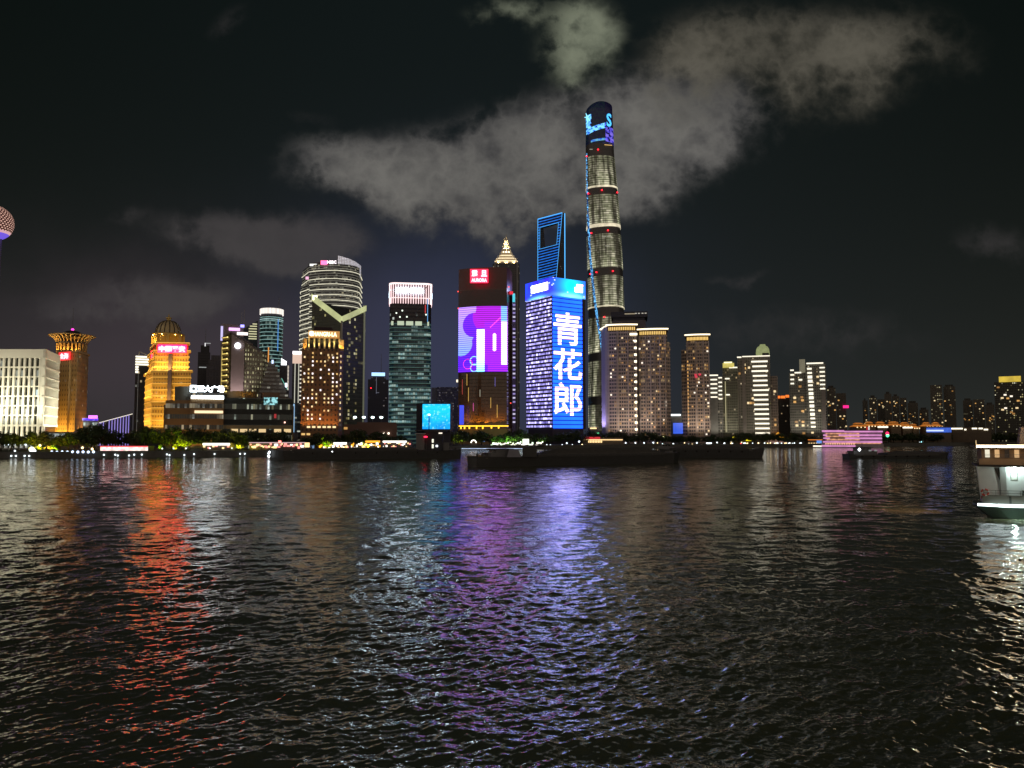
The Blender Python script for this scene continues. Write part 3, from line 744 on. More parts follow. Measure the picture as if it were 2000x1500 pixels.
def disc(m, c, r, mat, n=24):
    pts = [(c[0] + r * math.cos(2 * math.pi * i / n), c[1], c[2] + r * math.sin(2 * math.pi * i / n)) for i in range(n)]
    back = [(p[0], p[1] + .5, p[2]) for p in pts]
    m.face(pts, mat)
    for i in range(n): m.face([pts[i], back[i], back[(i + 1) % n], pts[(i + 1) % n]], mat)
slant_tower()

# round glass tower with a white lit drum on top
def round_tower():
    D0 = 950.0; X = lambda x: WX(x, D0); z = lambda y: WZ(y, D0)
    cx, r = (WX(506.5, D0 + 14) + WX(550.5, D0 + 14)) / 2, (X(550.5) - X(506.5)) / 2; cy = D0 + 14; z = lambda y: WZ(y, D0 + 8)
    t = thing('round_glass_tower', cx, cy, 'round blue green glass tower with lit floor lines and a white drum on top', 'tower')
    g = facade('round_glass', (.04, .06, .06), (.02, .035, .04), 2.4, 4.7, .85, .72, .35, ((150, 200, 190), (190, 215, 200)), .30, 51., .028, (80, 150, 150), floors=.6, stripe=((170, 220, 215), .62, .18))
    part('shaft', t, lambda m: m.lathe((cx, cy), [(r, GZ), (r, z(620))], g, 40))
    part('neck', t, lambda m: m.lathe((cx, cy), [(r * .94, z(620)), (r * .94, z(612))], paint('neck_dark', (.03, .035, .05)), 32))
    cr = part('crown', t, lambda m: m.lathe((cx, cy), [(r * 1.04, z(614)), (r * 1.04, z(603.5)), (r * .98, z(603))], crown_mat(), 40))
    part('ring_light', t, lambda m: m.lathe((cx, cy), [(r * 1.012, z(625)), (r * 1.012, z(624))], emit('ring_aqua', (190, 230, 230), .9), 40))
    a = R(-60); part('edge_light', t, lambda m: m.box((cx + r * 1.01 * math.cos(R(-38)), cy + r * 1.01 * math.sin(R(-38)), z(655)), (.9, .9, 40), emit('edge_azure', (70, 150, 230), .8)))
    part('antenna', t, lambda m: m.bar((X(535.5), cy, z(603)), (X(535.5), cy, z(579)), .5, STEEL, 5, .25))
    # stepped pagoda-like tower before it
    D1 = 760.0; X1 = lambda x: WX(x, D1); z1 = lambda y: WZ(y, D1)
    t = thing('stepped_pyramid_block', X1(532), D1 + 16, 'pale banded stepped building narrowing like a pyramid', 'building')
    g = facade('pyramid_band', (.17, .155, .15), (.05, .05, .05), 3.0, 3.9, 1.0, .5, .1, ((215, 215, 200), (200, 190, 170))  , .5, 53., .10, (150, 138, 125))
    steps = [(497, 564, 776, 850), (500, 560, 768, 776), (503, 556, 758, 768), (506, 551, 747, 758), (509, 547, 736, 747), (512, 542, 725, 736), (515, 538, 714, 725), (518, 533, 706, 714)]
    for k, (xa, xb, yt, yb) in enumerate(steps):
        pprism('step', t, [(X1(xa), D1 + k * 1.2), (X1(xb), D1 + k * 1.2), (X1(xb), D1 + 34 - k * 1.5), (X1(xa), D1 + 34 - k * 1.5)], GZ if k == 0 else z1(yb), z1(yt), g, DARKROOF)
    part('mast_light', t, lambda m: m.box((X1(519), D1 + 8, z1(691)), (1.1, 1.1, 15), emit('mast_amber', (255, 165, 70), .8)))
    block('top_lamp', t, (X1(527.5), D1 + 7, z1(705)), (2.0, 1, 3.6), emit('lamp_skyblue', (200, 220, 255), 1.6))
    part('ridge_light', t, lambda m: m.bar((X1(546), D1 + 4, z1(738)), (X1(558), D1 + 1, z1(760)), .35, emit('ridge_teal', (120, 215, 190), .8), 5))
    block('ridge_lamp', t, (X1(555), D1 - .5, z1(751.5)), (2.0, 1, 4.0), COOL)
def crown_mat():
    if 'crown_drum' in MATS: return MATS['crown_drum']
    m, nt, b = base_mat('crown_drum'); u, v, _ = sep(nt, texco(nt, 'UV'))
    n = wnoise(nt, comb(nt, (u / 1.6).floor(), 0.0, 0.0))
    link(nt, n * .5 + .75, b.inputs['Emission Strength']); b.inputs['Emission Color'].default_value = lin((255, 246, 236))
    MATS['crown_drum'] = m; return m
round_tower()
# small blocks with screens between the round tower and the hotel
def slim_towers():
    D0 = 880.0; X = lambda x: WX(x, D0); z = lambda y: WZ(y, D0)
    t = thing('grey_tower_with_bead_light', X(555), D0 + 12, 'grey tower with a white wedge light and a beaded light strip down its edge', 'tower')
    pprism('body', t, [(X(546), D0), (X(565), D0), (X(565), D0 + 24), (X(546), D0 + 24)], GZ, z(713), paint('tower_slate', (.085, .085, .10)), DARKROOF)
    pprism('wedge_light', t, [(X(549), D0 - .5), (X(559.5), D0 - .5), (X(559.5), D0 + 3), (X(549), D0 + 3)], z(713), 0, emit('wedge_white', (250, 252, 255), 2.6), ztop=[z(700), z(706), z(706), z(700)])
    for k in range(18):
        y = 715 + 2.7 * k; block('bead_light', t, (X(563), D0 - .4, z(y)), (1.5, .6, .8), emit('bead_cream', (235, 222, 205), 1.1))
    D1 = 800.0; X1 = lambda x: WX(x, D1); z1 = lambda y: WZ(y, D1)
    t = thing('slim_tower_with_twin_lines', X1(579), D1 + 10, 'slim grey tower with a glowing cream cap and two vertical light lines', 'tower')
    pprism('body', t, [(X1(571), D1), (X1(590), D1), (X1(590), D1 + 22), (X1(571), D1 + 22)], GZ, z1(710), paint('tower_slate', (.085, .085, .10)), DARKROOF)
    pprism('cap', t, [(X1(571), D1 - .6), (X1(590), D1 - .6), (X1(590), D1 + 22), (X1(571), D1 + 22)], z1(710), z1(686), emit('cap_peach', (240, 205, 185), .85), DARKROOF)
    block('cap_light', t, (X1(579.5), D1 - 1, z1(689)), (X1(588) - X1(571.5), .8, 3.0), emit('cap_white', (255, 250, 255), 2.6))
    for x in (576.3, 583.5): block('light_line', t, (X1(x), D1 - .4, (z1(710) + z1(787)) / 2), (.75, .6, z1(710) - z1(787)), emit('line_ivory', (228, 226, 205), .85))
    for k in range(16): block('bead_light', t, (X1(587.6), D1 - .4, z1(716 + 8.1 * k)), (2.2, .6, 1.3), emit('bead_cream', (235, 222, 205), 1.1))
    D2 = 620.0; X2 = lambda x: WX(x, D2, 820); z2 = lambda y: WZ(y, D2)
    t = thing('block_with_tall_screen', X2(570), D2 + 10, 'narrow block with a tall pale blue advertising screen beside the brown hotel', 'building')
    pprism('body', t, [(X2(551), D2), (X2(588), D2), (X2(588), D2 + 20), (X2(551), D2 + 20)], GZ, z2(788), facade('narrow_block', (.10, .09, .09), (.03, .035, .04), 3.0, 3.6, .8, .4, .3, ((220, 235, 225), (235, 215, 170)), .7, 55., .01))
    block('plinth', t, (X2(568), D2 - 1, z2(852)), (X2(582) - X2(552), 2, 6.0), paint('plinth_lilac', (.45, .42, .45)))
    scr = block('screen', t, (X2(567.5), D2 - .8, z2(816.5)), (X2(575) - X2(560), .8, z2(789) - z2(844)), emit('screen_iceblue', (160, 205, 245), .95))
    block('screen_panel', t, (X2(568), D2 - 1.3, z2(825)), (3.4, .3, 11), emit('screen_whitish', (250, 235, 240), 1.1))
    part('screen_figure', t, lambda m: (m.box((X2(569.4), D2 - 1.55, z2(818)), (1.6, .2, 4.2), emit('figure_red', (225, 60, 70), .9), .0), m.box((X2(566.5), D2 - 1.56, z2(834)), (1.9, .2, 3.4), emit('figure_red', (225, 60, 70), .9))))
    block('screen_caption', t, (X2(568), D2 - 1.56, z2(799.5)), (3.0, .2, 1.0), emit('figure_red', (225, 60, 70), .9))
    for k in range(7): block('edge_lamp', t, (X2(552.5), D2 - .4, z2(796 + 8 * k)), (1.0, .6, 1.0), emit('bead_cream', (235, 222, 205), 1.1))
slim_towers()

# tall banded tower behind
def banded_tower():
    D0 = 1100.0; z = lambda y: WZ(y, D0)
    P = lambda x, D: (WX(x, D, 560), D)
    poly = [P(590, 1140), P(601, 1108)] + arc(P(603, 1102), P(658, 1090), 4, 6) + arc(P(664, 1092), P(702, 1120), 6, 6)[0:] + [(WX(702, 1150), 1160), (WX(600, 1160), 1180)]
    t = thing('banded_glass_tower', WX(646, D0), D0 + 30, 'tall rounded glass tower ringed by white light bands with a curved white crown', 'tower')
    g = facade('banded_glass', (.05, .05, .055), (.025, .028, .035), 3.0, 3.65, .9, .6, .3, ((220, 225, 210), (240, 225, 180)), .35, 61., .035, (125, 125, 125), floors=.7, stripe=((215, 210, 190), .26, .26))
    pprism('body', t, poly, GZ, z(518), g, DARKROOF)
    band = emit('band_ivory', (250, 244, 214), 1.05, .35, .05)
    for k in range(16):
        y = 531 + (16 if k else 0) + max(0, k - 1) * 10.3 + (0 if k < 2 else 0)
        pr = offset(poly, .8)
        pprism('light_band', t, pr, z(y) - .42, z(y) + .42, band)
    # lower stage on the outer flank
    fl = [P(587.5, 1120), P(604, 1096), P(604, 1150), P(590, 1160)]
    pprism('flank', t, fl, GZ, z(556), g, DARKROOF)
    for k in range(13): pprism('light_band', t, offset(fl, .9), z(566 + 9.4 * k) - .5, z(566 + 9.4 * k) + .5, band)
    crown = arc(P(659, 1091), P(702, 1120), 6, 8)
    back = [(p[0] + .5, p[1] + 8) for p in reversed(crown)]
    m = crown_lattice()
    pprism('crown', t, crown + back, z(533), 0, m, ztop=[z(502) - i * .9 for i in range(len(crown))] + [z(502) - i * .9 for i in reversed(range(len(crown)))])
    pprism('roof_drum', t, arc(P(602, 1108), P(657, 1096), 4, 6) + [P(655, 1140), P(604, 1140)], z(518), z(512), paint('drum_slate', (.08, .08, .09)), DARKROOF)
    block('rim_light', t, (WX(609, 1100), 1098, z(518)), (10, 1, 3.0), emit('rim_white', (245, 245, 240), 1.4), .0)
    block('sign_logo', t, (WX(630, 1090), 1088, z(516.5)), (9, 1, 6), emit('logo_hotpink', (255, 90, 140), 3.0))
    text('roof_sign', t, 'HSBC', (WX(645.5, 1090), 1088, z(515.5)), 13, 4.2, 0, emit('logo_white', (255, 240, 245), 2.6), .8, .02)
    block('flank_lamp', t, (WX(598, 1106), 1104, z(542)), (5, 1, 4), emit('lamp_rose', (250, 180, 215), 1.2))
def crown_lattice():
    if 'crown_lattice' in MATS: return MATS['crown_lattice']
    m, nt, b = base_mat('crown_lattice'); u, v, _ = sep(nt, texco(nt, 'UV'))
    g = (u / 2.4).fract().gt(.22) * ((v / 2.2).fract().gt(.3) * .7 + .3)
    n = noise(nt, comb(nt, u, v, 0), .15, 2)
    link(nt, g * (n * .9 + .15) * 1.0, b.inputs['Emission Strength']); b.inputs['Emission Color'].default_value = lin((228, 226, 240))
    MATS['crown_lattice'] = m; return m
banded_tower()

# dark twin-faced tower with a valley roof
def valley_tower():
    D0 = 745.0
    P = lambda x, D: (WX(x, D, 650), D)
    A, B, C, Dd = P(608.5, 770), P(667, 745), P(713.5, 775), P(660, 815)
    zA, zB, zC = WZ(574, 770), WZ(618, 745), WZ(597, 775)
    t = thing('valley_roofed_tower', B[0], D0 + 25, 'dark glass tower whose yellow green lit roof edge dips to a valley at the corner', 'tower')
    g = facade('valley_glass', (.08, .09, .08), (.018, .026, .022), 1.9, 3.8, .72, .7, .045, ((235, 225, 150), (220, 215, 160)), .5, 65., .016, (130, 150, 120), floors=.5, group=2)
    pprism('body', t, [A, B, C, Dd], GZ, 0, g, DARKROOF, ztop=[zA - 7, zB - 7, zC - 7, zB - 3])
    rim = emit('rim_yellowgreen', (205, 212, 150), .75, .35, .06)
    def bandf(m, a, b, za, zb, h=6.6):
        d = Vector((b[0] - a[0], b[1] - a[1])).normalized(); n = Vector((d.y, -d.x)) * 1.1
        if n.y > 0: n = -n
        pa, pb = (a[0] + n.x, a[1] + n.y), (b[0] + n.x, b[1] + n.y)
        m.face([(*pa, za - h), (*pb, zb - h), (*pb, zb), (*pa, za)], rim); m.face([(*a, za - h), (*b, zb - h), (*b, zb), (*a, za)][::-1], rim)
        m.face([(*pa, za), (*pb, zb), (*b, zb), (*a, za)], rim); m.face([(*pa, za - h), (*a, za - h), (*b, zb - h), (*pb, zb - h)], rim)
    part('roof_edge_light', t, bandf, A, B, zA, zB); part('roof_edge_light', t, bandf, B, C, zB, zC, 5.6)
    part('roof_lamp', t, lambda m: m.box((A[0] + 3.6, A[1] - 3, zA - 4.5), (4.6, 1, 4.6), emit('lamp_lime', (252, 250, 200), 2.6)))
    pier = paint('pier_pale', (.30, .30, .27), .6, .1)
    part('corner_pier', t, lambda m: m.box((B[0] + .3, B[1] - .9, (zB + GZ) / 2 - 2), (1.7, 1.6, zB - GZ - 5), pier))
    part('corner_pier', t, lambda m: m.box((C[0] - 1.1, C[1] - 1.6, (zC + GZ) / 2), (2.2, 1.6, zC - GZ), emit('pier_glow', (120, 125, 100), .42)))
    zs = [GZ + 22 + 3.8 * k for k in range(30)]
    ws = [emit('lit_olive', (214, 205, 130), .42), emit('lit_olive_pale', (230, 225, 180), .6), emit('lit_olive_dark', (150, 140, 80), .3)]
    windows(t, B, C, [9, 11.5, 19, 21.5], zs, (1.9, 2.2), ws, .55, most=46)
    windows(t, A, B, [5, 12, 20], zs[20:], (1.9, 2.2), ws, .16, most=8)
valley_tower()

# brown hotel
def hotel():
    D0 = 575.0; X = lambda x: WX(x, D0, 760); z = lambda y: WZ(y, D0)
    t = thing('brown_hotel', X(629), D0 + 14, 'brown hotel tower with scattered lit windows and a gold lit crown', 'hotel')
    wall = facade('hotel_brick', (.23, .12, .065), (.05, .03, .02), 3.05, 3.75, .42, .45, .05, ((255, 210, 140), (255, 225, 170)), .8, 71., rough=.4, floors=.1)
    A, B, C = (X(588.5), D0), (X(662), D0), (X(670.5), D0 + 8)
    pprism('body', t, [A, B, C, (X(670.5), D0 + 30), (X(588.5), D0 + 30)], GZ, z(681), wall, DARKROOF)
    # colonnade storey
    pprism('attic', t, [(X(593), D0 + 2), (X(660), D0 + 2), (X(660), D0 + 26), (X(593), D0 + 26)], z(681), z(660), paint('attic_dark', (.03, .03, .025)), DARKROOF)
    cm = paint('column_cream', (.62, .52, .32), .7, .08)
    cols = [602, 612.5, 622.5, 632.5, 642, 651.5, 662]
    for x in cols: block('column', t, (X(x), D0 + .6, (z(681) + z(660)) / 2), (1.35, 1.35, z(660) - z(681)), cm)
    for x in (594, 667): block('corner_turret', t, (X(x), D0 + 1.5, (z(684) + z(662)) / 2), (2.9, 2.6, z(662) - z(684)), paint('turret_tan', (.5, .33, .15), .7, .1))
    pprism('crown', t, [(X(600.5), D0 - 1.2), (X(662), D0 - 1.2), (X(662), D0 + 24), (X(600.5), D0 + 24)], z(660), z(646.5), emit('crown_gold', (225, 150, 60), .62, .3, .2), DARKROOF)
    pprism('roof_cap', t, [(X(609), D0 + 2), (X(651), D0 + 2), (X(649), D0 + 22), (X(611), D0 + 22)], z(646.5), z(637), paint('cap_maroon', (.05, .03, .035)), DARKROOF, poly1=[(X(613), D0 + 6), (X(646), D0 + 6), (X(644), D0 + 18), (X(615), D0 + 18)])
    sw = emit('hotel_letter', (255, 238, 190), 2.6)
    text('roof_sign', t, 'SHANGRI-LA', (X(631), D0 - 1.7, z(653)), 19.2, 3.3, 0, sw, .5, .015)
    part('sign_logo', t, lambda m: disc(m, (X(606.5), D0 - 1.7, z(652.5)), 1.9, sw, 12))
    ws = [emit('room_cream', (255, 228, 170), 1.15), emit('room_amber', (250, 200, 120), .9), emit('room_white', (250, 240, 240), 1.5)]
    us = [2.2 + 3.05 * k for k in range(9)]
    windows(t, A, B, us, [z(y) for y in range(690, 826, 8)], (1.15, 1.35), ws, .40, most=68)
    for k in range(12): p, ang = on_face(B, C, 3.0, .15); block('window', t, (p.x, p.y, z(694 + 11.5 * k)), (1.6, .3, 1.7), ws[k % 2], ang)
    for x in (604, 614, 624.5, 634.5, 644, 654): block('window', t, (X(x), D0 - .12, z(834)), (2.5, .3, 1.4), ws[0])
    for x in (594, 604): block('window', t, (X(x), D0 - .12, z(848)), (2.7, .3, 1.5), ws[1])
    floods(A, B, z(836), 6, 2.0e3, (255, 170, 80), 5, 16, 1, 120)
    for x in cols: flood((X(x), D0 - 2.2, z(682)), (X(x), D0 + .6, z(664)), 3200, (255, 225, 150), 60, .2)
    for x in (594, 667): flood((X(x), D0 - 2.0, z(685)), (X(x), D0 + 1, z(668)), 2500, (255, 190, 90), 80, .2)
    # brick podium with four floodlight poles
    D0 = 640.0; X = lambda x: WX(x, D0, 830); z = lambda y: WZ(y, D0)
    t = thing('brick_podium', X(722), D0 + 10, 'low pinkish brick podium carrying four white lamps beside the brown hotel', 'building')
    br = paint('podium_brick', (.20, .12, .10), .8, .15)
    pprism('body', t, [(X(671), D0 + 2), (X(775), D0 + 2), (X(775), D0 + 26), (X(671), D0 + 26)], GZ, z(829), br, DARKROOF)
    pprism('upper_wall', t, [(X(696), D0 + 6), (X(774), D0 + 6), (X(774), D0 + 22), (X(696), D0 + 22)], z(829), z(824.5), br, DARKROOF)
    for x in (749, 758.5): block('lamp', t, (X(x), D0 + 1, z(846.5)), (1.5, .6, 1.5), emit('lamp_warmwhite', (255, 240, 215), 2.4))
    block('window', t, (X(674.5), D0 + 1.8, z(836.5)), (3.0, .3, 2.0), WARMDIM)
    for x in (692, 709.5, 727, 744):
        mb = MB(); mb.bar((X(x), D0 + 8, z(826)), (X(x), D0 + 8, z(817)), .18, STEEL, 5); mb.build('lamp_pole', t)
        part('lamp_head', t, lambda m: m.lathe((X(x), D0 + 8), [(.3, z(817)), (1.3, z(816)), (1.5, z(814.5)), (1.1, z(813)), (.2, z(812.6))], emit('flood_aqua', (225, 255, 250), 4.5), 10))
hotel()

def far_tower():
    D0 = 1250.0; X = lambda x: WX(x, D0); z = lambda y: WZ(y, D0)
    t = thing('blue_capped_tower', X(739), D0 + 15, 'dim slate tower with a blue white lit cap and a thin mast', 'tower')
    g = facade('slate_dim', (.05, .05, .07), (.03, .032, .05), 3.5, 4.2, .7, .5, .05, ((200, 205, 220), (230, 210, 200)), .3, 75., .012, (110, 110, 160))
    pprism('body', t, [(X(719), D0), (X(759), D0), (X(759), D0 + 34), (X(719), D0 + 34)], GZ, z(741), g, DARKROOF)
    pprism('upper_stage', t, [(X(725), D0 + 3), (X(754), D0 + 3), (X(754), D0 + 30), (X(725), D0 + 30)], z(741), z(734), g, DARKROOF)
    pprism('cap_light', t, [(X(726), D0 + 2), (X(752), D0 + 2), (X(752), D0 + 30), (X(726), D0 + 30)], z(734), z(727.5), emit('cap_azure', (160, 205, 255), 1.8), DARKROOF)
    part('antenna', t, lambda m: m.bar((X(744.5), D0 + 10, z(727.5)), (X(744.5), D0 + 10, z(690)), .55, STEEL, 5, .25))
    block('red_lamp', t, (X(725), D0 - .5, z(758)), (1.6, 1, 1.6), RED)
    part('light_line', t, lambda m: m.box((X(735.5), D0 - .4, z(753)), (.6, .5, 27), emit('line_slate', (150, 155, 180), .4)))
    block('light_line_foot', t, (X(738), D0 - .4, z(767)), (5, .5, .7), emit('line_slate', (150, 155, 180), .4))
    D0 = 1000.0; X = lambda x: WX(x, D0); z = lambda y: WZ(y, D0)
    t = thing('grey_office_slab', X(868), D0 + 15, 'dim grey office slab behind the blue screen hall', 'office block')
    g = facade('slab_office', (.10, .10, .14), (.04, .04, .07), 2.2, 3.5, .8, .45, .3, ((190, 185, 210), (230, 215, 190)), .28, 77., .03, (90, 85, 140))
    pprism('body', t, [(X(843), D0), (X(854), D0), (X(854), D0 + 30), (X(843), D0 + 30)], GZ, z(757), paint('slab_plain', (.20, .20, .23)), DARKROOF)
    pprism('office_wing', t, [(X(854), D0 - 2), (X(897), D0 - 2), (X(897), D0 + 30), (X(854), D0 + 30)], GZ, z(756), g, DARKROOF)
    block('top_lamp', t, (X(893), D0 - 3, z(744)), (2.2, 1, 3.4), emit('lamp_straw', (245, 230, 200), 1.6)); part('lamp_mast', t, lambda m: m.bar((X(893), D0 - 2.4, z(757)), (X(893), D0 - 2.4, z(743)), .4, STEEL, 5))
far_tower()

# office tower with a pink white ribbed crown
def ribbed_crown_tower():
    D0 = 820.0; X = lambda x: WX(x, D0, 640); z = lambda y: WZ(y, D0)
    x0, x1, dp = X(760.5), X(842.5), 42.0
    def rr(x0, x1, y0, y1, r=7, n=5):
        o = []
        for cx, cy, a in ((x0 + r, y0 + r, 180), (x1 - r, y0 + r, 270), (x1 - r, y1 - r, 0), (x0 + r, y1 - r, 90)):
            for i in range(n + 1): o.append((cx + r * math.cos(R(a + 90 * i / n)), cy + r * math.sin(R(a + 90 * i / n))))
        return o
    poly = rr(x0, x1, D0, D0 + dp)
    t = thing('office_tower_with_ribbed_crown', (x0 + x1) / 2, D0 + 20, 'rounded dark green office tower with a glowing pinkish ribbed crown', 'tower')
    g = facade('green_office', (.03, .04, .038), (.02, .035, .035), 2.3, 4.25, .92, .55, .55, ((140, 205, 215), (205, 226, 210)), .65, 81., .06, (50, 125, 150), floors=.75, stripe=((140, 190, 180), .22, .2), group=3)
    pprism('body', t, poly, GZ, z(630), g, DARKROOF)
    pprism('dark_storeys', t, poly, z(630), z(593), facade('dark_glass_top', (.03, .03, .04), (.02, .02, .03), 2.3, 4.25, .9, .6, .02, ((220, 235, 230), (220, 230, 220)), .8, 83., .01, (80, 75, 100)), DARKROOF)
    for k, (a, b) in enumerate(((764, 774), (776, 789), (793, 807), (811, 824), (828, 838))): block('sky_lobby_light', t, ((X(a) + X(b)) / 2, D0 - .3 + (1.2 if k in (0, 4) else 0), z(631.5)), (X(b) - X(a), .6, 4.4), emit('lobby_pale', (205, 222, 190), .8))
    for x, y in ((774, 612), (794.5, 619), (781, 619.5), (785.5, 607), (832, 614)): block('lamp', t, (X(x), D0 - .3, z(y)), (1.4, .6, 1.4), emit('lamp_mint', (230, 245, 225), 2.0))
    pprism('crown_core', t, offset(poly, -1.5), z(593), z(556), paint('crown_core', (.14, .10, .10)), DARKROOF)
    rib = emit('rib_pink', (245, 210, 212), 1.8)
    ribs = offset(poly, .4); L = [0.0]
    for a, b in zip(ribs, ribs[1:] + ribs[:1]): L.append(L[-1] + math.dist(a, b))
    n = 60
    for i in range(n):
        s = L[-1] * i / n; k = max(j for j in range(len(ribs)) if L[j] <= s); a, b = ribs[k], ribs[(k + 1) % len(ribs)]; f = (s - L[k]) / max(L[k + 1] - L[k], 1e-6)
        p = (a[0] + (b[0] - a[0]) * f, a[1] + (b[1] - a[1]) * f)
        if p[1] < D0 + dp * .6: block('crown_rib', t, (p[0], p[1], (z(593) + z(554)) / 2), (.75, .75, z(554) - z(593)), rib, 0)
    pprism('crown_rim', t, offset(poly, .9), z(556), z(552.5), emit('rim_rosewhite', (255, 230, 228), 1.5), DARKROOF)
    pprism('crown_ring', t, offset(poly, .7), z(583), z(581), emit('ring_rose', (250, 215, 215), 1.2))
    W = emit('sign_coolwhite', (205, 236, 255), 30.0)
    block('roof_sign', t, ((X(772) + X(798)) / 2, D0 - 1.2, z(567.5)), (X(798) - X(772), .8, 4.8), W); block('roof_sign', t, ((X(800.5) + X(826)) / 2, D0 - 1.2, z(567.5)), (X(826) - X(800.5), .8, 4.4), W)
    for x in (759.6, 843.4): part('side_sign', t, lambda m: m.box((X(x), D0 + 14, z(574)), (.9, 9, 6.5), emit('side_aqua', (190, 235, 250), 12.0)))
    part('blue_line', t, lambda m: m.box((X(835), D0 + .9, z(605)), (.7, .7, 26), emit('line_azure', (90, 170, 235), 1.0)))
    part('red_line', t, lambda m: m.box((X(830.5), D0 - .4, z(603)), (.8, .6, 9), emit('line_red', (220, 40, 50), 1.0)))
    part('roof_boom', t, lambda m: m.bar((X(827), D0 - 1.6, z(567)), (X(836), D0 - 1.4, z(557)), .5, paint('boom_tan', (.5, .35, .28)), 5))
ribbed_crown_tower()

# hall with a blue screen front
def screen_hall():
    D0 = 690.0; X = lambda x: WX(x, D0, 815); z = lambda y: WZ(y, D0)
    t = thing('blue_screen_hall', X(850), D0 + 12, 'dark hall covered by a large bright cyan blue screen', 'building')
    pprism('body', t, [(X(811), D0 + 8), (X(824), D0), (X(880), D0), (X(880), D0 + 26), (X(811), D0 + 26)], GZ, z(787), paint('hall_navy', (.05, .05, .075)), DARKROOF)
    m, nt, b = base_mat('screen_cyan'); P = position(nt); x, y, zz = sep(nt, P)
    n = noise(nt, P, .16, 3.0); n2 = noise(nt, P, .5, 2.0)
    c = mix(nt, ((zz - 8.0) / 24.0 + (n - .5) * 1.3).clamp(), lin((0, 85, 240)), lin((20, 190, 250)))
    c = mix(nt, n2.smooth(.55, .7) * .5, c, lin((160, 245, 255)))
    nt.links.new(c.s, b.inputs['Emission Color']); grid = ((zz / 3.6).fract().gt(.06) * .25 + .75); link(nt, grid * 1.5, b.inputs['Emission Strength']); b.inputs['Base Color'].default_value = (.02, .02, .02, 1)
    part('screen', t, lambda mm: mm.box(((X(825.5) + X(879)) / 2, D0 - .6, (z(838) + z(789.5)) / 2), (X(879) - X(825.5), .8, z(789.5) - z(838)), m))
    pprism('canopy', t, [(X(812), D0 - 6), (X(880), D0 - 6), (X(880), D0), (X(812), D0)], z(842), z(839.5), paint('canopy_navy', (.07, .06, .07)))
screen_hall()

